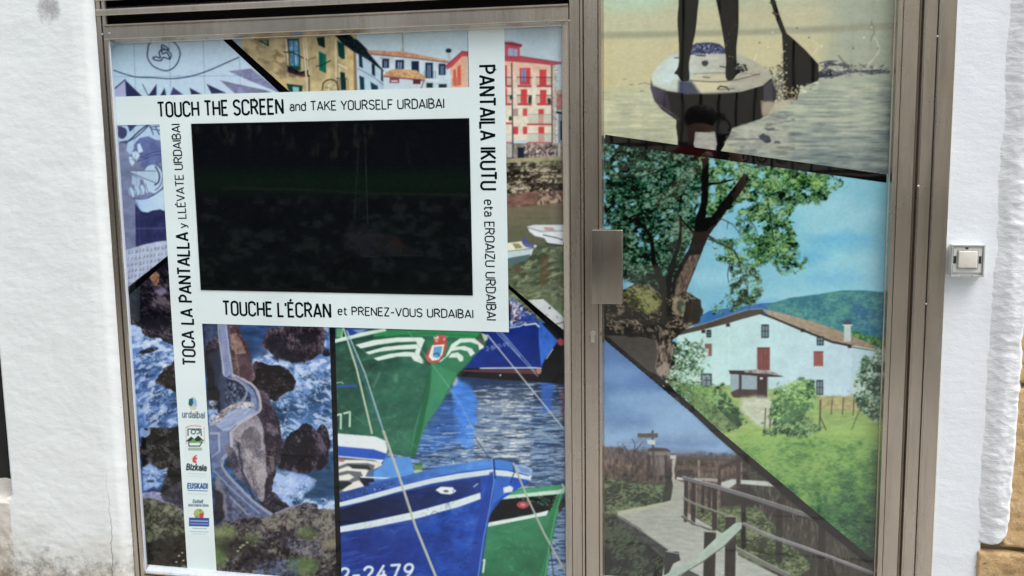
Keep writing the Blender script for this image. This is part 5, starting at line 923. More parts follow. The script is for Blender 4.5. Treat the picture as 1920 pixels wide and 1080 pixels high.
def steel(name, base=(.63, .565, .48), rough=.25, metal=.92):
    m, n, l, b = nodes(name); g = geo(n)
    br = tex_noise(n, l, g, 60, 5, .6, (6, 6, .12)); cl = tex_noise(n, l, g, 2.2, 5, .6, (1.5, 1, .8)); sm_ = tex_noise(n, l, g, 30, 4, .7)
    c = mix(n, l, ramp(n, l, cl, [(.3, .0), (.75, 1.0)]), tuple(v * .80 for v in base), tuple(v * 1.12 for v in base))
    c = mix(n, l, ramp(n, l, br, [(.35, 0.0), (.7, .35)]), c, tuple(v * .7 for v in base))
    c = mix(n, l, ramp(n, l, sm_, [(.60, 0.0), (.85, .35)]), c, (.20, .17, .13))
    dr = tex_noise(n, l, g, 16, 6, .65, (3.2, 3.2, .22)); c = mix(n, l, ramp(n, l, dr, [(.48, 0.0), (.70, .45)]), c, tuple(v * .55 for v in base))
    l.new(c, b.inputs['Base Color']); b.inputs['Metallic'].default_value = metal
    r = n.new('ShaderNodeMapRange'); l.new(cl, r.inputs[0]); r.inputs[3].default_value = rough - .06; r.inputs[4].default_value = rough + .1
    l.new(r.outputs[0], b.inputs['Roughness']); l.new(bump(n, l, br, .0006, .35), b.inputs['Normal'])
    return m
M_STEEL = steel('brushed_steel'); M_BEAD = steel('reflection_tinted_steel', (.62, .68, .76), .3, .15); M_GASKET, n_, l_, b_ = nodes('rubber_gasket')  # M_BEAD: the beads' blue-white reflected highlight is put into the colour
b_.inputs['Base Color'].default_value = (.02, .022, .024, 1); b_.inputs['Roughness'].default_value = .6

def plaster(name, col=(.725, .765, .765), coarse=False, dirt=True, k=1.0):
    m, n, l, b = nodes(name); g = geo(n)
    st = tex_noise(n, l, g, 46, 7, .62, (1.0, 1.0, 1.9)); fine = tex_noise(n, l, g, 240, 4, .6, (1, 1, 1.6)); cl = tex_noise(n, l, g, 4.5, 5, .55)
    c = mix(n, l, cl, tuple(v * .93 for v in col), tuple(min(v * 1.05, .85) for v in col))
    c = mix(n, l, ramp(n, l, fine, [(.30, .25), (.45, 0.0)]), c, tuple(v * .72 for v in col))
    if dirt:
        sep = n.new('ShaderNodeSeparateXYZ'); l.new(g, sep.inputs[0])
        lo = n.new('ShaderNodeMapRange'); l.new(sep.outputs['Z'], lo.inputs[0]); lo.inputs[1].default_value = .42; lo.inputs[2].default_value = .02
        sp = tex_noise(n, l, g, 9, 8, .7, (1, 1, 1.3)); mu = n.new('ShaderNodeMath'); mu.operation = 'MULTIPLY'; l.new(lo.outputs[0], mu.inputs[0]); l.new(sp, mu.inputs[1])
        c = mix(n, l, ramp(n, l, mu.outputs[0], [(.17, 0.0), (.50, .8)]), c, (.44, .40, .33))
        sp2 = tex_noise(n, l, g, 26, 8, .75); mu2 = n.new('ShaderNodeMath'); mu2.operation = 'MULTIPLY'; l.new(lo.outputs[0], mu2.inputs[0]); l.new(sp2, mu2.inputs[1])
        c = mix(n, l, ramp(n, l, mu2.outputs[0], [(.33, 0.0), (.50, .8)]), c, (.16, .135, .10))
        spk = tex_noise(n, l, g, 70, 3, .5); c = mix(n, l, ramp(n, l, spk, [(.74, 0.0), (.78, .5)]), c, (.35, .36, .36))
        # soot smudge high on the left pier
        d = n.new('ShaderNodeVectorMath'); d.operation = 'DISTANCE'; l.new(g, d.inputs[0]); x_, z_ = P(90, 18, -.05); d.inputs[1].default_value = (x_, -.05, z_)
        sm_ = n.new('ShaderNodeMapRange'); l.new(d.outputs['Value'], sm_.inputs[0]); sm_.inputs[1].default_value = .09; sm_.inputs[2].default_value = .0
        mm = n.new('ShaderNodeMath'); mm.operation = 'MULTIPLY'; l.new(sm_.outputs[0], mm.inputs[0]); l.new(sp2, mm.inputs[1])
        c = mix(n, l, ramp(n, l, mm.outputs[0], [(.24, 0.0), (.40, .75)]), c, (.26, .25, .26))
    if dirt:      # hairline crack where the reveal was patched, low on the left pier
        sx_ = n.new('ShaderNodeMath'); sx_.operation = 'MULTIPLY_ADD'; l.new(tex_noise(n, l, g, 14, 6, .7, (.2, .2, 1)), sx_.inputs[0]); sx_.inputs[1].default_value = .05; l.new(sep.outputs['X'], sx_.inputs[2])
        ds = n.new('ShaderNodeMath'); ds.operation = 'SUBTRACT'; l.new(sx_.outputs[0], ds.inputs[0]); ds.inputs[1].default_value = P(208, 1010, -.045)[0] + .025
        ab = n.new('ShaderNodeMath'); ab.operation = 'ABSOLUTE'; l.new(ds.outputs[0], ab.inputs[0])
        cr = n.new('ShaderNodeMapRange'); l.new(ab.outputs[0], cr.inputs[0]); cr.inputs[1].default_value = .0022; cr.inputs[2].default_value = .0004
        zc_ = n.new('ShaderNodeMapRange'); l.new(sep.outputs['Z'], zc_.inputs[0]); zc_.inputs[1].default_value = .5; zc_.inputs[2].default_value = .15
        cm = n.new('ShaderNodeMath'); cm.operation = 'MULTIPLY'; l.new(cr.outputs[0], cm.inputs[0]); l.new(zc_.outputs[0], cm.inputs[1])
        c = mix(n, l, cm.outputs[0], c, (.12, .11, .10))
    l.new(c, b.inputs['Base Color']); b.inputs['Roughness'].default_value = .8; b.inputs['Specular IOR Level'].default_value = .25
    nb = bump(n, l, st, .006 if not coarse else .010, (.42 if not coarse else .7) * k); nb = bump(n, l, fine, .0016, .5 * k, nb)
    l.new(nb, b.inputs['Normal']); return m
M_PLASTER = plaster('whitewashed_plaster', k=.42); M_SMOOTH = plaster('smooth_white_render', (.73, .77, .82), dirt=False, k=.45)
M_ROUGH = plaster('rough_white_render', (.74, .765, .79), True, False, .5)

# ------------------------------------------------------------------ setting: ground
GZ = 0.0
m, n, l, b = nodes('pavement_stone'); g = geo(n)
br = n.new('ShaderNodeTexBrick'); br.inputs['Scale'].default_value = 1.0; br.inputs['Mortar Size'].default_value = .012; br.inputs['Brick Width'].default_value = .6; br.inputs['Row Height'].default_value = .4
l.new(g, br.inputs['Vector']); br.inputs['Color1'].default_value = (.35, .34, .32, 1); br.inputs['Color2'].default_value = (.30, .29, .275, 1); br.inputs['Mortar'].default_value = (.10, .095, .09, 1)
l.new(mix(n, l, .35, br.outputs[0], ramp(n, l, tex_noise(n, l, g, 12, 8, .7), [(.3, (.16, .155, .15)), (.7, (.4, .39, .37))])), b.inputs['Base Color']); b.inputs['Roughness'].default_value = .75
l.new(bump(n, l, tex_noise(n, l, g, 90, 5), .004, .6), b.inputs['Normal'])
bm = bmesh.new(); bm.faces.new([bm.verts.new(c) for c in ((-60, -60, GZ), (60, -60, GZ), (60, .6, GZ), (-60, .6, GZ))])
tag(bm_obj('pavement', bm, m), kind='structure')

# ------------------------------------------------------------------ shared positions
XL = P(240.5, 540)[0]; XR = P(1057.5, 540)[0]                      # window glass
ZT = P(600, 67.5)[1]; ZB = P(271, 1058)[1]
DXL = P(1133.5, 540)[0]; DXR = P(1657, 540)[0]                     # door glass
ZTOP = 2.62; ZDB = GZ + .02
FY = -.030                                                          # face of the frames
def fx(px_, Y=FY, y=540): return P(px_, y, Y)[0]

# ------------------------------------------------------------------ window
win = empty('shop_window', ((XL + XR) / 2, 0, ZB), 'fixed shop window in a brushed steel frame, left of the door', 'window')
XJL = fx(214.0)
bm = bmesh.new(); e = [(XJL, -.004), (XJL + .0001, FY), (fx(224.5), -.020), (fx(227), FY + .001), (fx(233.5), -.012)]
prof = [(XJL, .02), (XJL, FY), (fx(223.8), FY), (fx(224.8), -.018), (fx(226.6), -.018), (fx(227.4), FY - .001), (fx(233), FY - .001), (fx(234), FY + .004)]
extrude_v(bm, prof, GZ + .01, ZTOP); bm_obj('jamb', bm, M_STEEL, win)
XB0 = fx(234)
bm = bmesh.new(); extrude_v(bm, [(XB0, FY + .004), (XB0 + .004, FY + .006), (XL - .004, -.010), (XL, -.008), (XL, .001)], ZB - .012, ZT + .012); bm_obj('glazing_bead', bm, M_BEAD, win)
# right bead
XB1 = fx(1069.5); bm = bmesh.new(); extrude_v(bm, [(XR, .001), (XR, -.010), (XR + .003, -.014), (XB1 - .004, FY + .003), (XB1, FY + .004), (XB1, -.005)], ZB - .012, ZT + .012); bm_obj('glazing_bead', bm, M_STEEL, win)
# top: bead, rail
zr = lambda y, Y=FY: P(600, y, Y)[1]
zt = [zr(y) for y in (66, 58, 32.5, 28.5)]
bm = bmesh.new(); extrude_h(bm, [(.001, ZT), (-.008, ZT), (-.011, ZT + .003), (FY + .006, ZT + .0105), (FY + .004, zt[1])], XB0 + .002, XB1 - .001); bm_obj('glazing_bead', bm, M_STEEL, win)
bm = bmesh.new(); extrude_h(bm, [(.0, zt[1]), (FY - .002, zt[1]), (FY - .004, zt[1] + .003), (FY - .004, zt[2] - .003), (FY - .002, zt[2]), (FY - .009, zt[2] + .002), (FY - .009, zt[3]), (.02, zt[3] + .001)], fx(229), fx(1070.3) - .001); bm_obj('transom', bm, M_STEEL, win)
# bottom: bead, rail
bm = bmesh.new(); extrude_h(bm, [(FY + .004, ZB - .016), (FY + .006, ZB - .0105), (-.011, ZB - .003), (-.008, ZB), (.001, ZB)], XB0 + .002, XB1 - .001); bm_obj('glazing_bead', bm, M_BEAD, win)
bm = bmesh.new(); extrude_h(bm, [(.02, GZ + .012), (FY - .002, GZ + .012), (FY - .002, ZB - .024), (FY + .008, ZB - .0225), (FY + .008, ZB - .0205), (FY, ZB - .019), (FY, ZB - .016), (0, ZB - .016)], fx(229), fx(1070.3) - .001); bm_obj('bottom_rail', bm, M_STEEL, win)
# small corner weld plate, screws
for px_, py_ in ((205, 62), (192, 64)):
    bm = bmesh.new(); x, z = P(px_, py_, FY - .004); bmesh.ops.create_cone(bm, cap_ends=True, segments=12, radius1=.003, radius2=.0024, depth=.0016, matrix=Matrix.Translation((x, FY - .0045, z)) @ Matrix.Rotation(math.pi / 2, 4, 'X')); bm_obj('screw', bm, M_BEAD, win)
m, n, l, b = nodes('window_glass'); b.inputs['Base Color'].default_value = (.75, .85, .83, 1); b.inputs['Roughness'].default_value = .02; b.inputs['Transmission Weight'].default_value = .9; M_GLASS = m
bm = bmesh.new(); box(bm, XL - .004, XR + .004, .0015, .0095, ZB - .004, ZT + .004); bm_obj('glass_pane', bm, M_GLASS, win)

# ------------------------------------------------------------------ ventilation louvre above the window
lv = empty('ventilation_louvre', ((XL + XR) / 2, 0, zt[3]), 'steel ventilation louvre with dark gaps above the shop window', 'vent')
z0 = zt[3] + .002; pitch = P(250, 30, FY)[1] - P(250, 58, FY)[1]; SX1 = fx(1069.8) - .002
za = P(600, 16.5, FY)[1]
for k in range(8):
    zz = P(250, 27, FY)[1] + k * pitch; h_ = .0195
    bm = bmesh.new(); extrude_h(bm, [(.05, zz + .016), (FY + .012, zz + .001), (FY - .004, zz), (FY - .006, zz + .003), (FY - .006, zz + h_ - .004), (FY - .003, zz + h_), (FY + .02, zz + h_ + .008), (.05, zz + h_ + .020)], fx(217.5), SX1)
    bm_obj('slat', bm, M_STEEL, lv)
m, n, l, b = nodes('dark_cavity'); b.inputs['Roughness'].default_value = .9; l.new(ramp(n, l, tex_noise(n, l, geo(n), 12), [(.3, (.006, .006, .006)), (.8, (.02, .019, .018))]), b.inputs['Base Color']); M_DARK = m
bm = bmesh.new(); box(bm, XJL - .08, fx(1070), .055, .08, zt[3] - .03, ZTOP); box(bm, XJL - .08, XJL - .005, .0, .055, zt[3] - .03, ZTOP); bm_obj('backing_box', bm, M_DARK, lv)

# ------------------------------------------------------------------ post, door
post = empty('door_post', (fx(1080), 0, GZ), 'narrow brushed steel post between the shop window and the door', 'post')
bm = bmesh.new()
extrude_v(bm, [(fx(1070.3), .02), (fx(1070.3), FY + .008), (fx(1071.3), FY + .008), (fx(1071.6), FY - .004), (fx(1089), FY - .004), (fx(1090), FY + .001), (fx(1091.5), FY + .001), (fx(1091.8), FY - .008), (fx(1095.0), FY - .008), (fx(1095.4), .02)], GZ + .01, ZTOP)
bm_obj('mullion', bm, M_STEEL, post)
door = empty('glazed_door', ((DXL + DXR) / 2, 0, GZ), 'steel framed glazed shop door with a square pull plate and lock', 'door')
bm = bmesh.new(); extrude_v(bm, [(fx(1095.6), .01), (fx(1095.9), FY + .012), (fx(1097), FY), (fx(1121.5), FY - .001), (fx(1122.2), FY + .010), (fx(1123.4), FY + .010), (fx(1124), FY)], ZDB, ZTOP)
bm_obj('stile', bm, M_STEEL, door)
bm = bmesh.new(); extrude_v(bm, [(fx(1124), FY), (fx(1128.5), FY + .001), (fx(1130.5), -.016), (DXL, -.012), (DXL, .001)], ZDB + .05, ZTOP); bm_obj('glazing_bead', bm, M_STEEL, door)
bm = bmesh.new(); extrude_v(bm, [(DXR, .001), (DXR, -.012), (fx(1662), -.016), (fx(1665), FY), (fx(1673.4), FY), (fx(1673.8), FY + .008)], ZDB + .05, ZTOP); bm_obj('glazing_bead', bm, M_STEEL, door)
bm = bmesh.new(); extrude_v(bm, [(fx(1673.8), FY + .008), (fx(1674.8), FY + .008), (fx(1675.2), FY - .001), (fx(1703), FY - .001), (fx(1704.2), FY + .002), (fx(1704.5), .01)], ZDB, ZTOP); bm_obj('stile', bm, M_STEEL, door)
bm = bmesh.new(); extrude_h(bm, [(.01, ZDB), (FY, ZDB), (FY, .10), (-.012, .115), (.0, .115)], fx(1122), fx(1675)); bm_obj('bottom_rail', bm, M_STEEL, door)
bm = bmesh.new(); box(bm, DXL - .004, DXR + .004, .0015, .0095, .10, ZTOP); bm_obj('glass_pane', bm, M_GLASS, door)
# pull plate
PY = FY - .032; hx0, hz1 = P(1108.5, 431, PY); hx1, hz0 = P(1167, 571, PY)
bm = bmesh.new(); box(bm, hx0, hx1, PY, PY + .022, hz0, hz1, .0022, 3); M_PLATE = steel('pull_plate_steel', (.44, .40, .34), .24); h_ = bm_obj('pull_plate', bm, M_PLATE, door, True)
for zz in (hz0 + .04, hz1 - .04):
    bm = bmesh.new(); bmesh.ops.create_cone(bm, cap_ends=True, segments=20, radius1=.008, radius2=.008, depth=.012, matrix=Matrix.Translation((fx(1112), FY - .004, zz)) @ Matrix.Rotation(math.pi / 2, 4, 'X')); bm_obj('standoff', bm, M_BEAD, h_)
# euro cylinder
M_PLATE2 = steel('lock_steel', (.66, .64, .60), .3, .8)
lx, lz = P(1111, 626, FY - .004); bm = bmesh.new()
bmesh.ops.create_cone(bm, cap_ends=True, segments=24, radius1=.0085, radius2=.0075, depth=.006, matrix=Matrix.Translation((lx, FY - .003, lz)) @ Matrix.Rotation(math.pi / 2, 4, 'X'))
box(bm, lx - .005, lx + .005, FY - .0055, FY, lz - .026, lz - .006, .0022, 2); lk = bm_obj('lock_cylinder', bm, M_PLATE2, door)
bm = bmesh.new(); box(bm, lx - .0012, lx + .0012, FY - .0068, FY - .0058, lz - .004, lz + .004); bm_obj('keyhole', bm, M_GASKET, lk)
# frame right of the door
fr = empty('door_frame', (fx(1740), 0, GZ), 'stepped steel door frame between the glazed door and the white render', 'door frame')
bm = bmesh.new(); extrude_v(bm, [(fx(1704.5), .01), (fx(1705), FY + .022), (fx(1709.5), FY + .020), (fx(1711.5), FY - .004), (fx(1715), FY - .006), (fx(1716), FY - .003), (fx(1735.8), FY - .003), (fx(1736.4), FY + .009), (fx(1737.4), FY + .009)], GZ + .01, ZTOP); bm_obj('jamb', bm, M_STEEL, fr)
XJR = fx(1770.5)
bm = bmesh.new(); extrude_v(bm, [(fx(1737.4), FY + .009), (fx(1738), FY - .008), (fx(1741), FY - .010), (fx(1742), FY - .006), (XJR - .001, FY - .006), (XJR, FY - .005), (XJR, .03)], GZ + .01, ZTOP); bm_obj('outer_flange', bm, M_STEEL, fr)
for px_, py_ in ((1758, 68), (1722, 349), (1737, 570)):
    x, z = P(px_, py_, FY - .008); bm = bmesh.new(); bmesh.ops.create_uvsphere(bm, u_segments=10, v_segments=6, radius=.0028, matrix=Matrix.Translation((x, FY - .006, z))); bm_obj('rivet', bm, M_BEAD, fr, True)

# ------------------------------------------------------------------ plaster piers
def sheet(name, x0, x1, z0, z1, depth, mat, parent, res=.007, keep=None):
    nx, nz = int((x1 - x0) / res) + 1, int((z1 - z0) / res) + 1
    X, Z = np.meshgrid(np.linspace(x0, x1, nx), np.linspace(z0, z1, nz))
    Y = depth(X, Z)
    V = np.stack([X, Y, Z], -1).reshape(-1, 3)
    i = np.arange(nx * nz).reshape(nz, nx)
    F = np.stack([i[:-1, :-1], i[:-1, 1:], i[1:, 1:], i[1:, :-1]], -1)
    if keep is not None:
        k = keep(X, Z, Y); F = F[k[:-1, :-1] & k[1:, 1:] & k[:-1, 1:] & k[1:, :-1]]
    F = F.reshape(-1, 4)
    me = bpy.data.meshes.new(name); me.from_pydata(V.tolist(), [], F.tolist()); me.polygons.foreach_set('use_smooth', [True] * len(me.polygons)); me.materials.append(mat)
    o = bpy.data.objects.new(name, me); link(o, parent)
    if parent is not None: o.matrix_parent_inverse = Matrix.Translation(parent_world(parent)).inverted()
    return o
def relief(shape, sx, sy, seed, octv=4): return noise((0, shape[1], 0, shape[0]), sx, sy, seed, octv) - .5
sstep = lambda a, b, x: (lambda t: t * t * (3 - 2 * t))(np.clip((x - a) / (b - a), 0, 1))

XWL = P(6, 810, -.05)[0]                                          # free edge of the left pier
XRV = P(183, 540, -.045)[0]
pier = empty('plaster_pier', ((XWL + XJL) / 2, 0, GZ), 'whitewashed plaster pier with a dirty foot, left of the shop window', 'wall')
zs = P(12, 930, -.05)[1]
def dep_l(X, Z):
    d = -.046 + .004 * sstep(XRV - .03, XRV + .03, X + .008 * relief(X.shape, 14, 60, 301)) + .010 * sstep(XRV + .01, XJL + .004, X)
    d = d + .14 * sstep(XWL + .012, XWL - .006, X) ** 2 * sstep(zs - .012, zs + .012, Z)
    return d + relief(X.shape, 24, 14, 302) * .0035 + relief(X.shape, 5, 3, 303) * .0013 * (1 + 1.5 * sstep(.4, .05, Z)) + relief(X.shape, 9, 9, 304) * .016 * sstep(.22, .02, Z)
sheet('wall_face', XWL - .012, XJL + .003, GZ - .005, ZTOP, dep_l, M_PLASTER, pier, .0055)
# dark opening at the far left with its whitewashed ledge
dk = empty('dark_doorway', (XWL - .3, 0, zs), 'dark boarded opening cut off at the left edge of the plaster pier', 'opening')
for k in range(6):
    bm = bmesh.new(); box(bm, XWL - .02 - .1 * (k + 1) + .002, XWL - .02 - .1 * k + .02, .10, .12, zs, ZTOP, .002, 1); bm_obj('board', bm, M_DARK, dk)
ldg = empty('window_ledge', (XWL - .3, 0, GZ), 'rough stained ledge below the dark opening at the far left', 'ledge')
def dep_s(X, Z): return -.047 + .16 * sstep(zs - .02, zs + .01, Z + .012 * relief(X.shape, 8, 8, 310)) + relief(X.shape, 10, 10, 311) * .016 + relief(X.shape, 4, 4, 312) * .006
sheet('ledge_face', XWL - .7, XWL - .004, GZ - .005, zs + .012, dep_s, plaster('stained_plaster', (.60, .57, .52)), ldg, .007)

# right side: smooth band, rough render, ochre stone
XB = fx(1847, -.03)                                                # edge of the smooth band
rp = empty('rendered_pier', ((XJR + XB) / 2, 0, GZ), 'white rendered pier right of the door, smooth strip beside rough render', 'wall')
def edge_x(Z, pts): return np.interp(-Z, [-p[1] for p in pts], [p[0] for p in pts])
bpts = [P(1886, 0, -.03), P(1871, 270, -.03), P(1855, 540, -.03), P(1838, 810, -.03), P(1826, 1030, -.03), P(1824, 1090, -.03)]
epts = [P(1980, 0, -.05), P(1950, 400, -.05), P(1936, 540, -.05), P(1928, 630, -.05), P(1916, 810, -.05), P(1903, 960, -.05), P(1896, 1010, -.05), P(1872, 1032, -.05)]
zb_r = P(1850, 1030, -.05)[1]
def dep_band(X, Z): return -.026 + relief(X.shape, 20, 14, 321) * .0025 + relief(X.shape, 5, 3, 322) * .0007
sheet('smooth_strip', XJR - .002, XB + .035, GZ - .005, ZTOP, dep_band, M_SMOOTH, rp, .006, keep=lambda X, Z, Y: X < edge_x(Z, bpts) + .02)
def dep_rough(X, Z):
    eb = edge_x(Z, bpts) + .010 * relief(X.shape, 6, 16, 330); ee = edge_x(Z, epts) + .012 * relief(X.shape, 7, 7, 331)
    li = sstep(eb - .01, eb + .06, X); ri = sstep(ee + .002, ee - .012, X) * sstep(zb_r - .004, zb_r + .010, Z + .012 * relief(X.shape, 9, 9, 332))
    return -.022 - .020 * li + .040 * (1 - ri) + (.25 + .75 * li) * ri * (relief(X.shape, 16, 12, 333) * .007 + relief(X.shape, 6, 3.4, 334) * .006 + relief(X.shape, 2.6, 1.8, 335) * .003)
sheet('rough_render', XB - .045, P(2080, 300, -.05)[0], GZ + .0, ZTOP, dep_rough, M_ROUGH, rp, .0045)
m, n, l, b = nodes('ochre_stone'); g = geo(n)
l.new(mix(n, l, ramp(n, l, tex_noise(n, l, g, 40, 8, .75), [(.52, 0.0), (.66, .75)]), ramp(n, l, tex_noise(n, l, g, 7, 7, .65), [(.25, (.36, .23, .11)), (.5, (.52, .35, .17)), (.75, (.62, .46, .28))]), (.20, .12, .06)), b.inputs['Base Color'])
b.inputs['Roughness'].default_value = .85; l.new(bump(n, l, tex_noise(n, l, g, 60, 8, .7), .008, .9), b.inputs['Normal']); M_OCHRE = m
sw = empty('ochre_stone_quoin', (fx(1900), 0, GZ), 'ochre sandstone quoin at the lower right edge beside the rough render', 'stone wall')
sx0 = P(1826, 1055, -.03)[0]; zc = P(1880, 1034, -.04)[1]; zz = [GZ + .0, zc - .006]; tops = [zc + .46, zc + 1.0]
def stone(name, x0, x1, z0, z1, seed, y0=-.045):
    def d(X, Z):
        r_ = relief(X.shape, 7, 7, seed) * .01
        e_ = np.minimum(np.minimum(X - x0, x1 - X), np.minimum(Z - z0, z1 - Z)) + r_
        return y0 + .022 * (1 - sstep(-.002, .007, e_)) + relief(X.shape, 12, 10, seed + 1) * .016 + relief(X.shape, 4, 4, seed + 2) * .006
    sheet(name, x0, x1, z0, z1, d, M_OCHRE, sw, .006)
stone('stone', sx0 + .004, sx0 + .42, GZ, zc - .004, 340, -.034)
xs0 = P(1882, 960, -.03)[0]; lo = zc
for k, t in enumerate(tops): stone('stone', xs0 - .004, xs0 + .36 + .05 * (k % 2), lo + .004, t - .004, 350 + k * 5, -.030); lo = t
m, n, l, b = nodes('mortar'); g = geo(n); l.new(ramp(n, l, tex_noise(n, l, g, 30, 8, .7), [(.3, (.30, .22, .13)), (.7, (.46, .36, .23))]), b.inputs['Base Color']); b.inputs['Roughness'].default_value = .9
bm = bmesh.new(); box(bm, sx0 + .002, sx0 + .5, -.006, .03, GZ, tops[-1]); bm_obj('mortar_bed', bm, m, sw)

# ------------------------------------------------------------------ bell push
m, n, l, b = nodes('cream_plastic'); l.new(ramp(n, l, tex_noise(n, l, geo(n), 60, 5), [(.3, (.60, .58, .51)), (.7, (.68, .66, .59))]), b.inputs['Base Color']); b.inputs['Roughness'].default_value = .35; M_CREAM = m
m, n, l, b = nodes('grey_plastic'); l.new(ramp(n, l, tex_noise(n, l, geo(n), 40, 6, .7), [(.3, (.34, .35, .32)), (.7, (.50, .51, .48))]), b.inputs['Base Color']); b.inputs['Roughness'].default_value = .45; M_GREYP = m
m, n, l, b = nodes('pale_plastic'); l.new(ramp(n, l, tex_noise(n, l, geo(n), 40, 6, .7), [(.3, (.58, .60, .58)), (.7, (.68, .70, .68))]), b.inputs['Base Color']); b.inputs['Roughness'].default_value = .4; M_PALE = m
BY = -.066; b0, bz1 = P(1785, 459, BY); b1, bz0 = P(1845, 521, BY)
bell = empty('bell_push', ((b0 + b1) / 2, -.03, bz0), 'square cream bell push in a grey box on the white strip', 'doorbell')
u = (b1 - b0) / 60
bm = bmesh.new(); box(bm, b0, b1, BY + .008, -.020, bz0, bz1, .007, 4); bm_obj('back_box', bm, M_PALE, bell, True)
def bxp(x0, x1, y0, y1, ya, yb): return (b0 + x0 * u, b0 + x1 * u, ya, yb, bz1 - y1 * u, bz1 - y0 * u)
bm = bmesh.new()
for q in ((0, 60, 0, 3.2), (0, 3.2, 3.2, 59), (56.8, 60, 3.2, 59), (0, 17, 59, 62), (40, 60, 59, 62)): box(bm, *bxp(*q, BY, BY + .009), .0010, 2)
bm_obj('cover_frame', bm, M_GREYP, bell)
bm = bmesh.new(); box(bm, *bxp(4.2, 55.8, 4.2, 54, BY + .004, BY + .0085), .001, 2); bm_obj('inner_plate', bm, M_PALE, bell)
for q in ((4.6, 9.4, 22, 36), (49.6, 54.2, 22, 36), (25, 30, 5, 8.5)):
    bm = bmesh.new(); box(bm, *bxp(*q, BY + .0030, BY + .0045)); bm_obj('slot', bm, M_GASKET, bell)
bm = bmesh.new(); box(bm, *bxp(11, 49, 10, 46, BY + .002, BY + .0045)); bm_obj('button_surround', bm, M_GREYP, bell)
bm = bmesh.new(); box(bm, *bxp(12.5, 46, 12, 44, BY - .004, BY + .004), .0018, 3); bm_obj('push_button', bm, M_CREAM, bell, True)

# ------------------------------------------------------------------ printed panels
def print_grid(name, poly_px, parent, Yp, step=.0022, x=None, z=None, label=None, glaze=None):
    """one picture of the collage: a fine sheet whose vertices carry the ink"""
    x0, x1 = x; z0, z1 = z
    nx, nz = int((x1 - x0) / step) + 2, int((z1 - z0) / step) + 2
    X, Z = np.meshgrid(np.linspace(x0, x1, nx), np.linspace(z0, z1, nz))
    u_, v_ = to_px(X, Yp, Z)
    ins = np.zeros(X.shape, bool); pts = poly_px
    for i in range(len(pts)):
        ax, ay = pts[i]; bx, by = pts[(i + 1) % len(pts)]
        if ay != by: ins ^= ((ay > v_) != (by > v_)) & (u_ < (bx - ax) * (v_ - ay) / (by - ay) + ax)
    uu = np.clip(u_ - .5, 0, AW - 1.001); vv = np.clip(v_ - .5, 0, AH - 1.001)
    i0 = uu.astype(int); j0 = vv.astype(int); fu = (uu - i0)[..., None]; fv = (vv - j0)[..., None]
    c = (ART[j0, i0] * (1 - fu) + ART[j0, i0 + 1] * fu) * (1 - fv) + (ART[j0 + 1, i0] * (1 - fu) + ART[j0 + 1, i0 + 1] * fu) * fv
    c = ink(c, glaze)
    idx = np.arange(nx * nz).reshape(nz, nx)
    F = np.stack([idx[:-1, :-1], idx[:-1, 1:], idx[1:, 1:], idx[1:, :-1]], -1)[ins[:-1, :-1] | ins[1:, 1:] | ins[:-1, 1:] | ins[1:, :-1]].reshape(-1, 4)
    used = np.unique(F); remap = np.full(nx * nz, -1, np.int64); remap[used] = np.arange(len(used)); F = remap[F]
    V = np.stack([X, np.full_like(X, Yp), Z], -1).reshape(-1, 3)[used].astype(np.float32)
    col = np.concatenate([c.reshape(-1, 3)[used], np.ones((len(used), 1))], 1).astype(np.float32)
    me = bpy.data.meshes.new(name)
    me.vertices.add(len(V)); me.vertices.foreach_set('co', V.ravel())
    me.loops.add(F.size); me.loops.foreach_set('vertex_index', F.ravel().astype(np.int32))
    me.polygons.add(len(F)); me.polygons.foreach_set('loop_start', np.arange(0, F.size, 4, dtype=np.int32)); me.polygons.foreach_set('loop_total', np.full(len(F), 4, np.int32))
    me.update(calc_edges=True)
    at = me.color_attributes.new('print', 'FLOAT_COLOR', 'POINT'); at.data.foreach_set('color', col.ravel())
    me.materials.append(M_PRINT if glaze is None or glaze < 0 else M_PRINT_DOOR)
    o = bpy.data.objects.new(name, me); link(o, parent)
    if parent is not None: o.matrix_parent_inverse = Matrix.Translation(parent_world(parent)).inverted()
    if label: o['label'] = label
    return o
def flat_poly(name, polys, Yp, mat, parent, label=None):
    bm = bmesh.new()
    for k, pts in enumerate(polys):
        vs = [bm.verts.new((*(lambda q: (q[0], Yp, q[1]))(P(a, b_, Yp)),)) for a, b_ in pts]
        f = bm.faces.new(vs); f.normal_update()
        if f.normal.y > 0: f.normal_flip()
    o = bm_obj(name, bm, mat, parent)
    if label: o['label'] = label
    return o
def soften(bbx):
    """the print's own slight softness and screen grain"""
    x0, x1, y0, y1 = bbx
    A = ART[y0:y1, x0:x1]; B = A.copy()
    B[1:-1] = (A[:-2] + 2.2 * A[1:-1] + A[2:]) / 4.2; D = B.copy()
    D[:, 1:-1] = (B[:, :-2] + 2.2 * B[:, 1:-1] + B[:, 2:]) / 4.2
    mott = noise(bbx, 5, 4, 991, 2)[..., None] - .5; mid = noise(bbx, 38, 30, 992, 3)[..., None] - .5
    ART[y0:y1, x0:x1] = np.clip(D * (1 + .07 * mott + .05 * mid), 0, 1)

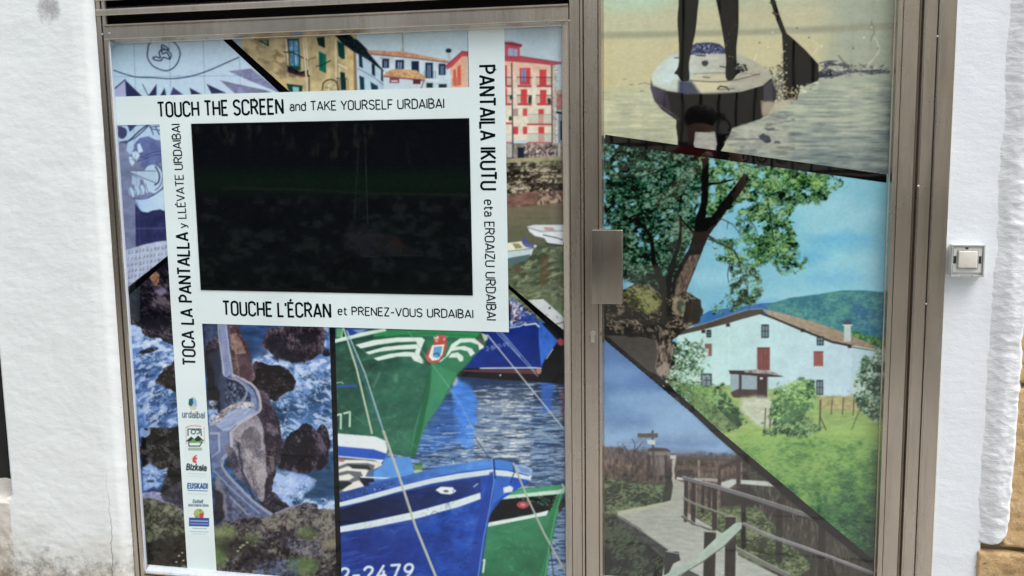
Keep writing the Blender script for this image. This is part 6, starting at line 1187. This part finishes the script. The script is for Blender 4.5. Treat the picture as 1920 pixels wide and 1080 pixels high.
pos = empty('window_poster', ((XL + XR) / 2, 0, ZB), 'printed panel of the shop window with harbour and sea photographs round a screen', 'poster')
GX, GZr = (XL, XR), (ZB, ZT)
Lw = (190, 1062, 40, 1080)
art_village(); soften(Lw)
print_grid('village_picture', [(410, 66), (1070, 30), (1070, 640), (1056, 632), (950, 541), (884, 541), (884, 226), (590, 226), (530, 172)], pos, 0, x=GX, z=GZr, label='photograph of riverside houses, a quay wall and small boats')
art_mural(); soften(Lw)
print_grid('mural_picture', [(180, 60), (416, 60), (540, 175), (400, 225), (330, 300), (340, 462), (318, 480), (228, 552), (190, 560)], pos, .0004, x=GX, z=GZr, label='blue and violet drawn mural')
art_sea(); soften(Lw)
print_grid('sea_picture', [(228, 548), (318, 478), (342, 462), (360, 560), (360, 600), (623, 605), (637, 1090), (200, 1090)], pos, 0, x=GX, z=GZr, label='photograph of a stone path over sea rocks')
art_boats(); soften(Lw)
print_grid('boats_picture', [(622, 605), (900, 610), (948, 540), (954, 541), (1072, 646), (1072, 1095), (636, 1095)], pos, .0004, x=GX, z=GZr, label='photograph of green and blue fishing boats')
gl = lambda y: P(240.5, 540)[0]
YB = -.0008
# black dividing stripes
flat_poly('dividing_stripe', [[(413, 70), (430, 70), (552, 180), (532, 180)]], YB + .0003, M_BLACK, pos)
flat_poly('dividing_stripe', [[(326, 470), (328, 476), (228, 566), (228, 551)]], YB + .0003, M_BLACK, pos)
flat_poly('dividing_stripe', [[(617.5, 606), (627.5, 606), (640.5, 1088), (631.5, 1088)]], YB + .0003, M_BLACK, pos)
xr_, zr1 = P(1059.5, 622.5, 0); _, zr2 = P(1059.5, 639, 0)
flat_poly('dividing_stripe', [[(942, 530), (948, 529), (1058.6, 621), (1058.8, 639)]], YB + .0003, M_BLACK, pos)
# white frame band: four strips butted end to end (positions measured on the glass)
def rc(x0, x1, z0, z1, mat, name, par, Yp, thick=.0006):
    bm = bmesh.new(); box(bm, x0, x1, Yp, Yp + thick, z0, z1); return bm_obj(name, bm, mat, par)
tv = [P(359.5, 232.5), P(880, 221), P(376.5, 543.5), P(887, 554)]
sx0_, sx1_ = (tv[0][0] + tv[2][0]) / 2, (tv[1][0] + tv[3][0]) / 2; sz1, sz0 = (tv[0][1] + tv[1][1]) / 2, (tv[2][1] + tv[3][1]) / 2
bt = (P(215, 180)[1] + P(878, 165)[1]) / 2; bb = (P(380, 607)[1] + P(954, 622.5)[1]) / 2
vx0 = np.mean([P(a, b_)[0] for a, b_ in ((301, 233), (317.5, 540), (335, 810), (351, 1058))]); vx1 = np.mean([P(391, 810)[0], P(380, 640)[0], P(406, 1058)[0]])
rx1 = np.mean([P(946, 60)[0], P(949, 290)[0], P(954, 620)[0]])
zmid = P(219, 233)[1]
rx0 = np.mean([P(878, 100)[0], P(880, 160)[0]])
rc(XL + .0005, sx1_, sz1, bt, M_BAND, 'white_band', pos, YB); rc(rx0, sx1_, bt, ZT, M_BAND, 'white_band', pos, YB)
rc(sx1_, rx1, bb, ZT, M_BAND, 'white_band', pos, YB); rc(vx1, sx1_, bb, sz0, M_BAND, 'white_band', pos, YB); rc(vx0, vx1, ZB, sz1, M_BAND, 'white_band', pos, YB)
rc(vx1, sx0_, sz0, sz1, M_BAND, 'white_band', pos, YB) if sx0_ > vx1 + .002 else None
# lettering
def strip(bm, pts, w_, Yp):
    n_ = len(pts)
    if n_ < 2: return
    p = [np.array(q, float) for q in pts]
    for i in range(1, n_ - 1):                               # very sharp corners: butt two strips instead of a spike
        a = p[i] - p[i - 1]; c = p[i + 1] - p[i]
        if (a @ c) / (np.linalg.norm(a) * np.linalg.norm(c) + 1e-12) < -.2:
            strip(bm, pts[:i + 1], w_, Yp); strip(bm, pts[i:], w_, Yp - .00004); return
    closed = np.linalg.norm(p[0] - p[-1]) < 1e-7 and n_ > 3
    if closed: p = p[:-1]; n_ -= 1
    L_, R_ = [], []
    for i in range(n_):
        a = p[i] - p[i - 1] if (i > 0 or closed) else p[1] - p[0]
        c = p[(i + 1) % n_] - p[i] if (i < n_ - 1 or closed) else p[i] - p[i - 1]
        a = a / (np.linalg.norm(a) + 1e-12); c = c / (np.linalg.norm(c) + 1e-12)
        na, nc = np.array([-a[1], a[0]]), np.array([-c[1], c[0]]); mm = na + nc; ml = np.linalg.norm(mm)
        if ml < .35: mm = na; s = 1
        else: mm = mm / ml; s = min(1 / max(mm @ na, .3), 2.4)
        L_.append(p[i] + mm * w_ / 2 * s); R_.append(p[i] - mm * w_ / 2 * s)
    lv_ = [bm.verts.new((q[0], Yp, q[1])) for q in L_]; rv_ = [bm.verts.new((q[0], Yp, q[1])) for q in R_]
    for i in range(n_ if closed else n_ - 1):
        j = (i + 1) % n_; f = bm.faces.new((rv_[i], rv_[j], lv_[j], lv_[i])); f.normal_update()
        if f.normal.y > 0: f.normal_flip()
def lettering(text, a, b_, cap, weight, label, gap=.2, space=.3):
    """text between two measured baseline points; cap height as a measured point above the start"""
    A = np.array(P(*a)); B = np.array(P(*b_)); T = np.array(P(*cap))
    d = B - A; L_ = np.linalg.norm(d); d /= L_; up = np.array([-d[1], d[0]]); h = abs((T - A) @ up)
    st, TL = set_text(text, gap, space); bm = bmesh.new(); hw = weight / 2
    ux = (L_ - weight) / TL
    for k, s in enumerate(st):
        strip(bm, [A + d * (hw + x * ux) + up * (hw + y * (h - weight)) for x, y in s], weight, YB - .0003 - .00001 * (k % 3 + (k // 3) % 2 * 3))
    o = bm_obj('lettering', bm, M_INK, pos); o['label'] = label
lettering('TOUCH THE SCREEN', (296, 221), (533, 215), (296.5, 190.5), .0069, 'bold black words TOUCH THE SCREEN', gap=.2)
lettering('and TAKE YOURSELF URDAIBAI', (543.5, 209), (833.5, 203.5), (545, 190), .0038, 'thin black words and TAKE YOURSELF URDAIBAI', gap=.17, space=.34)
lettering("TOUCHE L'\u00c9CRAN", (418, 592), (622, 597.5), (417.5, 563), .0069, "bold black words TOUCHE L'\u00c9CRAN", gap=.2)
lettering('et PRENEZ-VOUS URDAIBAI', (633.5, 591), (888, 597.5), (633, 574), .0038, 'thin black words et PRENEZ-VOUS URDAIBAI', gap=.17, space=.34)
lettering('TOCA LA PANTALLA', (369, 686), (354.5, 435), (343, 687), .0069, 'bold black words TOCA LA PANTALLA', gap=.2, space=.38)
lettering('y LL\u00c9VATE URDAIBAI', (351.5, 428), (338, 232), (334.5, 428), .0038, 'thin black words y LL\u00c9VATE URDAIBAI', gap=.17, space=.34)
lettering('PANTAILA IKUTU', (896.5, 122), (900.5, 357), (929, 122), .0069, 'bold black words PANTAILA IKUTU', gap=.2, space=.38)
lettering('eta EROAIZU URDAIBAI', (907, 374), (912, 600.5), (926.5, 374), .0038, 'thin black words eta EROAIZU URDAIBAI', gap=.17, space=.34)
# sponsors' marks on the left band
ART[700:1060, 320:420] = rgb('cfe2e8')
def art_logos():
    ell(361, 756, 8, 12, 'a9b9a8'); fill([(354, 748), (361, 746), (363, 756), (358, 762), (353, 758)], '1f5560'); fill([(361, 746), (368, 750), (369, 761), (358, 762), (362, 755)], '7db5d8'); fill([(354, 762), (369, 761), (366, 768), (358, 768)], 'd3bd96')
    art_text('urdaibai', (341.5, 782), (382.5, 783.5), 11.5, 1.9, '59646c', gap=.25)
    line([(349, 801), (356, 798), (366, 797.5), (376, 799)], 2.2, 'c87870', .8); line([(348, 800), (349, 832)], 1.6, 'b98a84', .6); line([(382, 800), (383, 830)], 1.6, 'b98a84', .6)
    line([(352, 816), (352, 804), (376, 804), (377, 816)], 2, '33413c'); line(smooth([(358, 808), (362, 805), (366, 808), (364, 813), (359, 812)], 4) , 1.8, '33413c'); line([(368, 806), (373, 806), (374, 811), (369, 813)], 1.8, '33413c')
    fill([(348, 827), (358, 818), (364, 823), (371, 816), (382, 826), (366, 828)], '24302c'); fill([(352, 830), (362, 822), (370, 829), (378, 823), (380, 830)], '5f9a4c'); line([(353, 829), (354, 836), (374, 836), (378, 829)], 2, '33413c')
    rect(352.5, 839, 378, 844, '7f9a84', .9); line([(355, 841.5), (376, 841.5)], 1, 'c9d8cc', .7)
    fill([(368, 852), (363, 855), (360, 860), (361, 866), (368, 869), (368, 864), (365, 862), (369, 861), (369, 857), (366, 857)], 'c8413e'); line([(366, 854), (369, 854)], 1, 'c8413e')
    art_text('Bizkaia', (349.5, 880), (385.5, 882), 10.5, 2.4, '2b3338', gap=.26, slant=.08); line([(353, 887), (386, 888.5)], .9, '8a9aa0', .7); line([(353, 891), (386, 892)], .9, '9fb0b4', .6)
    art_text('EUSKADI', (351.5, 915), (388, 915.5), 9, 2.1, '2a4c86', gap=.3); line([(352, 919), (388, 920)], 1.9, '3a5c90', .75); line([(352, 925), (388, 926)], 1, '9aa8b4', .7)
    art_text('Euskadi'.replace('E', 'E'), (361, 942), (379, 942.5), 6, 1.1, '50606c', gap=.25, slant=.2); art_text('auzolana bien', (353, 948.5), (390, 949.5), 5, 1, '50606c', gap=.3)
    ell(372.5, 963, 9.5, 9.5, '7f9a4e'); fill([(372, 963), (381, 961), (381, 971), (374, 973)], 'c03a3c'); ell(368, 959, 4, 4, 'c2a84c', .8, soft=2); line([(364, 966), (380, 958)], 1, 'dfe4c8', .6); line([(372, 954), (373, 972)], 1, 'dfe4c8', .5)
    rect(354, 970, 391.5, 986, '26468c', sk=.02); line([(357, 976), (389, 976.8)], 2, 'b9cce6', .85); line([(357, 981.5), (389, 982.3)], 2, '8fa8d4', .8)
    line([(361, 990), (387, 990.7)], 1.4, '7a8890', .8); line([(357, 996), (390, 997)], 1.2, '7a8890', .8); line([(360, 1000), (386, 1001)], 1, '93a0a6', .7)
art_logos()
for nm, q, lb in (('logo_print', (338, 739, 388, 790), 'small urdaibai logo with its blue and sand mark'), ('logo_print', (345, 794, 389, 848), 'badge with green hills in a dark outline'), ('logo_print', (345, 849, 392, 896), 'red mark over the word Bizkaia'), ('logo_print', (348, 902, 393, 930), 'blue word EUSKADI'), ('logo_print', (350, 933, 396, 1005), 'round green and red mark over a blue label')):
    x0, z1 = P(q[0], q[1]); x1, z0 = P(q[2], q[3])
    print_grid(nm, [(q[0], q[1]), (q[2], q[1]), (q[2], q[3]), (q[0], q[3])], pos, YB - .0003, step=.0013, x=(x0, x1), z=(z0, z1), label=lb)

# ------------------------------------------------------------------ touch screen
tsn = empty('touch_screen', ((sx0_ + sx1_) / 2, 0, sz0), 'black touch screen, switched off, in the white poster frame', 'screen')
def art_screen():  # dim boat, masts and green reflection, painted as the screen's dark picture
    Q = [(350, 215), (895, 215), (895, 560), (350, 560)]
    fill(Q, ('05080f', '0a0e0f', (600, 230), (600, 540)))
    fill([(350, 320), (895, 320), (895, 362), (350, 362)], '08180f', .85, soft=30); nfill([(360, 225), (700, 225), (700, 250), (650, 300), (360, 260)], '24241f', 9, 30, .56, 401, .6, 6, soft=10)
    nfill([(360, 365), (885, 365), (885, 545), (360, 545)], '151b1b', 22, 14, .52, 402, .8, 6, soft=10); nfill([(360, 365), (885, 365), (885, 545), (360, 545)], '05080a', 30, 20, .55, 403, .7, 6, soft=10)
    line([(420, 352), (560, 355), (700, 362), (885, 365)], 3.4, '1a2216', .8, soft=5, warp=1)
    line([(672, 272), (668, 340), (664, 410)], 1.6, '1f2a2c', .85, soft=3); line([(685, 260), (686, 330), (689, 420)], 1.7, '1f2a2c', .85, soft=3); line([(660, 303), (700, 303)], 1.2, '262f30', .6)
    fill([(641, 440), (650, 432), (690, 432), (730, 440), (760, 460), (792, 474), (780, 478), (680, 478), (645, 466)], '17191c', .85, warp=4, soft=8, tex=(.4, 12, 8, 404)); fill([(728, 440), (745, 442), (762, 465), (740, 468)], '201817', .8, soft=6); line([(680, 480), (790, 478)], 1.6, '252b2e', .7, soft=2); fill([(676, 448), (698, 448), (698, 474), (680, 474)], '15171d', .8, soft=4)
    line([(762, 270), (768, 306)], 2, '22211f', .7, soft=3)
art_screen()
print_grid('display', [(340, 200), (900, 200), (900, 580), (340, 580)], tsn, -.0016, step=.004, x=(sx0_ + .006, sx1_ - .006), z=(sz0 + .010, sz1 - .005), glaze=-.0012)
m, n, l, b = nodes('gloss_black_bezel'); b.inputs['Base Color'].default_value = (.006, .007, .008, 1); b.inputs['Roughness'].default_value = .12
bm = bmesh.new()
for q in ((sx0_, sx0_ + .006, sz0, sz1), (sx1_ - .006, sx1_, sz0, sz1), (sx0_ + .006, sx1_ - .006, sz1 - .005, sz1), (sx0_ + .006, sx1_ - .006, sz0, sz0 + .010)): box(bm, q[0], q[1], -.0024, .004, q[2], q[3])
bm_obj('bezel', bm, m, tsn)

# ------------------------------------------------------------------ door poster
dpo = empty('door_poster', ((DXL + DXR) / 2, 0, .12), 'printed panel on the door with paddle boarder, farmhouse and boardwalk', 'poster')
DX, DZ = (DXL, DXR), (P(1400, 1100)[1], P(1400, -30)[1])
Rw = (1122, 1690, 0, 1080)
art_farm(); soften(Rw)
print_grid('farmhouse_picture', [(1120, 256), (1680, 330), (1680, 1095), (1670, 1085), (1500, 944), (1120, 624)], dpo, 0, x=DX, z=DZ, glaze=.013, label='photograph of a white farmhouse behind an oak')
art_paddle(); soften(Rw)
print_grid('paddle_board_picture', [(1120, -40), (1690, -40), (1690, 338), (1120, 258)], dpo, .0004, x=DX, z=DZ, glaze=.013, label='photograph of a paddle boarder on still water')
art_boardwalk(); soften(Rw)
print_grid('boardwalk_picture', [(1120, 622), (1340, 806), (1500, 944), (1690, 1100), (1690, 1110), (1120, 1110)], dpo, .0008, x=DX, z=DZ, glaze=.013, label='photograph of a wooden boardwalk with handrails')
flat_poly('dividing_stripe', [[(1134.6, 252.5), (1662.5, 327), (1662, 342.5), (1134.8, 268)]], YB, M_BLACK_DOOR, dpo)
flat_poly('dividing_stripe', [[(1216, 695), (1232, 703), (1352, 810), (1523, 954), (1640, 1052), (1647, 1074), (1503, 956), (1337, 812)]], YB, M_BLACK_DOOR, dpo)
# ------------------------------------------------------------------ across the lane: what the glass and steel mirror
m, n, l, b = nodes('cream_house_wall'); g = geo(n); l.new(ramp(n, l, tex_noise(n, l, g, 2.5, 6), [(.3, (.74, .69, .56)), (.7, (.82, .77, .64))]), b.inputs['Base Color']); b.inputs['Roughness'].default_value = .85
FHY = -5.4
fh = empty('facing_house', (1.2, FHY, GZ), 'cream house across the lane, mirrored in the door glass', 'house')
bm = bmesh.new(); box(bm, -1.55, 5.5, FHY - .3, FHY, GZ, 4.3, .01, 1); bm_obj('wall', bm, m, fh)
m, n, l, b = nodes('facing_house_shutter'); b.inputs['Base Color'].default_value = (.025, .025, .022, 1); b.inputs['Roughness'].default_value = .6
zg1 = EYE + (P(1400, 330)[1] - EYE) * (DIST + abs(FHY)) / DIST; zg0 = EYE + (P(1400, 500)[1] - EYE) * (DIST + abs(FHY)) / DIST
bm = bmesh.new(); box(bm, -1.5, 4.8, FHY, FHY + .02, zg0, zg1); bm_obj('dark_shutter', bm, m, fh)
m, n, l, b = nodes('wrought_iron'); b.inputs['Base Color'].default_value = (.012, .012, .013, 1); b.inputs['Roughness'].default_value = .6; M_IRON = m
gr = empty('iron_grille', (0, FHY + .3, 1.3), 'black wrought iron grille with scrolls, mirrored in the door glass', 'grille')
GY = FHY + .32; sc_ = (2 * DIST - 0 + (DIST * 0) - DIST + abs(GY)) / DIST         # mirror distance over glass distance
def mir(px_, py_):
    x, z = P(px_, py_); return x * (DIST + abs(GY)) / DIST, EYE + (z - EYE) * (DIST + abs(GY)) / DIST
xa, zlow = mir(1400, 322); zfr = mir(1400, 268)[1]; ztp = 3.4
x_s = mir(1145, 150)[0]; x_e = mir(1670, 150)[0]; nb = 16; dx = (x_e - x_s) / (nb - 1)
for k in range(-1, nb + 1):
    bm = bmesh.new(); x = x_s + k * dx; box(bm, x - .009, x + .009, GY - .009, GY + .009, zlow, ztp); bm_obj('bar', bm, M_IRON, gr)
for z in (zlow, zfr, ztp):
    bm = bmesh.new(); box(bm, x_s - 1.5 * dx, x_e + 1.5 * dx, GY - .014, GY + .014, z - .012, z + .012); bm_obj('rail', bm, M_IRON, gr)
def tube(bm, pts, r, seg=6):
    rings = []
    for i, p in enumerate(pts):
        t = (Vector(pts[min(i + 1, len(pts) - 1)]) - Vector(pts[max(i - 1, 0)])).normalized(); a = t.cross(Vector((0, 1, 0))).normalized(); b2 = Vector((0, 1, 0))
        rings.append([bm.verts.new(Vector(p) + a * r * math.cos(q * 2 * math.pi / seg) + b2 * r * math.sin(q * 2 * math.pi / seg)) for q in range(seg)])
    for i in range(len(rings) - 1):
        for q in range(seg): bm.faces.new((rings[i][q], rings[i][(q + 1) % seg], rings[i + 1][(q + 1) % seg], rings[i + 1][q]))
for k in range(0, nb - 1):
    x = x_s + (k + .5) * dx; bm = bmesh.new(); R0 = dx * .44; zc_ = (zlow + zfr) / 2
    tube(bm, [(x + R0 * (1 - t / 30) * math.cos(t * .42), GY, zc_ + R0 * (1 - t / 30) * math.sin(t * .42)) for t in range(26)], .007)
    if k % 4 == 1:
        for s in (-1, 1):
            tube(bm, [(x + dx / 2 + s * (.02 + .07 * math.sin(t * .22)) * (1 if t < 14 else 1 - (t - 14) * .06), GY, zfr + .02 + .012 * t if t < 14 else zfr + .19 + .03 * math.cos((t - 14) * .5)) for t in range(20)], .007)
    bm_obj('scroll', bm, M_IRON, gr)
# dark hedge opposite the shop window
m, n, l, b = nodes('hedge_leaves'); l.new(ramp(n, l, tex_noise(n, l, geo(n), 22, 6, .7), [(.35, (.008, .018, .008)), (.7, (.035, .07, .025))]), b.inputs['Base Color']); b.inputs['Roughness'].default_value = .7
rng = np.random.default_rng(9); nl = 9000
hx = rng.uniform(-7.5, -1.75, nl); hz_ = rng.uniform(.02, 2.75, nl); hy = -5.3 + .35 * (noise((0, 300, 0, 100), 20, 20, 77)[(hz_ / 2.8 * 99).astype(int), ((hx + 7.5) / 5.75 * 299).astype(int)] - .5) * 2 + rng.uniform(-.15, .15, nl)
V, F = [], []
for k in range(nl):
    c = np.array([hx[k], hy[k], hz_[k]]); a = rng.normal(size=3); a /= np.linalg.norm(a); q = np.cross(a, rng.normal(size=3)); q /= np.linalg.norm(q); s = rng.uniform(.05, .10)
    i = len(V); V += [tuple(c + a * s), tuple(c + q * s * .5), tuple(c - a * s), tuple(c - q * s * .5)]; F.append((i, i + 1, i + 2, i + 3))
me = bpy.data.meshes.new('hedge'); me.from_pydata(V, [], F); me.materials.append(m); ho = bpy.data.objects.new('hedge', me); link(ho); tag(ho, 'dark hedge across the lane, mirrored in the black screen', 'hedge')
bm = bmesh.new(); box(bm, -7.5, -1.7, -5.9, -5.45, GZ, 2.6); bm_obj('hedge_core', bm, M_DARK, ho)
# the photographer, mirrored low in the door glass
def person():
    m, n, l, b = nodes('dark_shirt_cloth'); b.inputs['Base Color'].default_value = (.02, .018, .02, 1); b.inputs['Roughness'].default_value = .8; MS = m
    m, n, l, b = nodes('skin'); b.inputs['Base Color'].default_value = (.50, .30, .21, 1); b.inputs['Roughness'].default_value = .5; MK = m
    m, n, l, b = nodes('grey_trousers'); b.inputs['Base Color'].default_value = (.30, .28, .26, 1); b.inputs['Roughness'].default_value = .8; MT = m
    m, n, l, b = nodes('dark_hair'); b.inputs['Base Color'].default_value = (.015, .012, .01, 1); b.inputs['Roughness'].default_value = .6; MH = m
    px0, py0 = -.30, -3.32
    root = empty('person', (px0, py0, GZ), 'person in dark clothes with a red scarf, mirrored in the door glass', 'person')
    def skin(name, V, E, rad, mat, par):
        me = bpy.data.meshes.new(name); me.from_pydata([(px0 + a, py0 + b_, c) for a, b_, c in V], E, []); o = bpy.data.objects.new(name, me); link(o, par)
        o.matrix_parent_inverse = Matrix.Translation(parent_world(par)).inverted()
        md = o.modifiers.new('Skin', 'SKIN'); sv = me.skin_vertices[0].data if me.skin_vertices else None
        if sv is None:
            bmx = bmesh.new(); bmx.from_mesh(me); bmx.verts.layers.skin.verify(); bmx.to_mesh(me); bmx.free(); sv = me.skin_vertices[0].data
        for i, r_ in enumerate(rad): sv[i].radius = (r_, r_) if not isinstance(r_, tuple) else r_
        sv[0].use_root = True
        s2 = o.modifiers.new('Sub', 'SUBSURF'); s2.levels = 2; s2.render_levels = 2; me.materials.append(mat); return o
    # body: pelvis, spine, neck, head, arms, legs in one skin
    V = [(0, 0, .93), (0, 0, 1.12), (0, .01, 1.32), (0, .01, 1.40), (0, .02, 1.49), (0, .03, 1.56), (0, .02, 1.66),
         (-.18, .01, 1.36), (-.22, .06, 1.12), (-.05, .28, 1.30), (.08, .34, 1.44),
         (.18, .01, 1.36), (.26, .06, 1.12), (.24, .28, 1.34), (.20, .34, 1.46),
         (-.10, 0, .86), (-.11, .01, .47), (-.11, -.03, .08), (-.11, .11, .04),
         (.10, 0, .86), (.11, .01, .47), (.11, -.03, .08), (.11, .11, .04)]
    E_ = [(0, 1), (1, 2), (2, 3), (3, 4), (4, 5), (5, 6), (2, 7), (7, 8), (8, 9), (9, 10), (2, 11), (11, 12), (12, 13), (13, 14), (0, 15), (15, 16), (16, 17), (17, 18), (0, 19), (19, 20), (20, 21), (21, 22)]
    Rr = [(.15, .11), (.14, .10), (.15, .10), .06, .055, .085, .075, .06, .045, .036, .028, .06, .045, .036, .028, .09, .06, .04, .035, .09, .06, .04, .035]
    body = skin('body', V, E_, Rr, MK, root)
    Rs = [.165, .155, .165, .075, .070, .055, .07, .055]
    skin('shirt', [(0, 0, .90), (0, 0, 1.12), (0, .01, 1.31), (0, .01, 1.38), (-.19, .01, 1.35), (-.22, .05, 1.18), (.19, .01, 1.35), (.24, .05, 1.18)], [(0, 1), (1, 2), (2, 3), (2, 4), (4, 5), (2, 6), (6, 7)], [(.165, .125), (.152, .115), (.165, .115), .075, .072, .058, .072, .058], MS, root)
    skin('trousers', [(0, 0, .90), (-.105, 0, .84), (-.115, .01, .47), (-.11, -.02, .10), (.105, 0, .84), (.115, .01, .47), (.11, -.02, .10)], [(0, 1), (1, 2), (2, 3), (0, 4), (4, 5), (5, 6)], [(.16, .12), .105, .075, .06, .105, .075, .06], MT, root)
    m, n, l, b = nodes('red_scarf_cloth'); b.inputs['Base Color'].default_value = (.28, .008, .012, 1); b.inputs['Roughness'].default_value = .8
    skin('scarf', [(-.17, .02, 1.385), (-.06, .03, 1.43), (.06, .03, 1.43), (.15, .02, 1.39)], [(0, 1), (1, 2), (2, 3)], [.06, .075, .075, .06], m, root)
    skin('hair', [(0, -.02, 1.58), (0, .03, 1.66), (0, -.01, 1.71)], [(0, 1), (1, 2)], [.11, .108, .08], MH, root)
    for s in (-1, 1):
        for k in range(5):
            bx_, by_, bz_ = (.08 if s < 0 else .20), .345, 1.45
            o = (k - 1.5) * .017 if k < 4 else -.02
            L_ = (.040, .045, .042, .034, .03)[k]
            skin('finger', [(bx_, by_, bz_), (bx_ - s * .018, by_ + .012, bz_ + o + .02), (bx_ - s * (.018 + L_ * .6), by_ + .014, bz_ + o + .024), (bx_ - s * (.018 + L_), by_ + .004, bz_ + o + .022)], [(0, 1), (1, 2), (2, 3)], [.012, .009, .008, .007], MK, body)
    bm = bmesh.new(); box(bm, px0 + .105, px0 + .18, py0 + .352, py0 + .361, 1.40, 1.545, .003, 2); ph = bm_obj('phone', bm, M_IRON); tag(ph, 'black phone held up by the person mirrored in the glass', 'phone')
person()
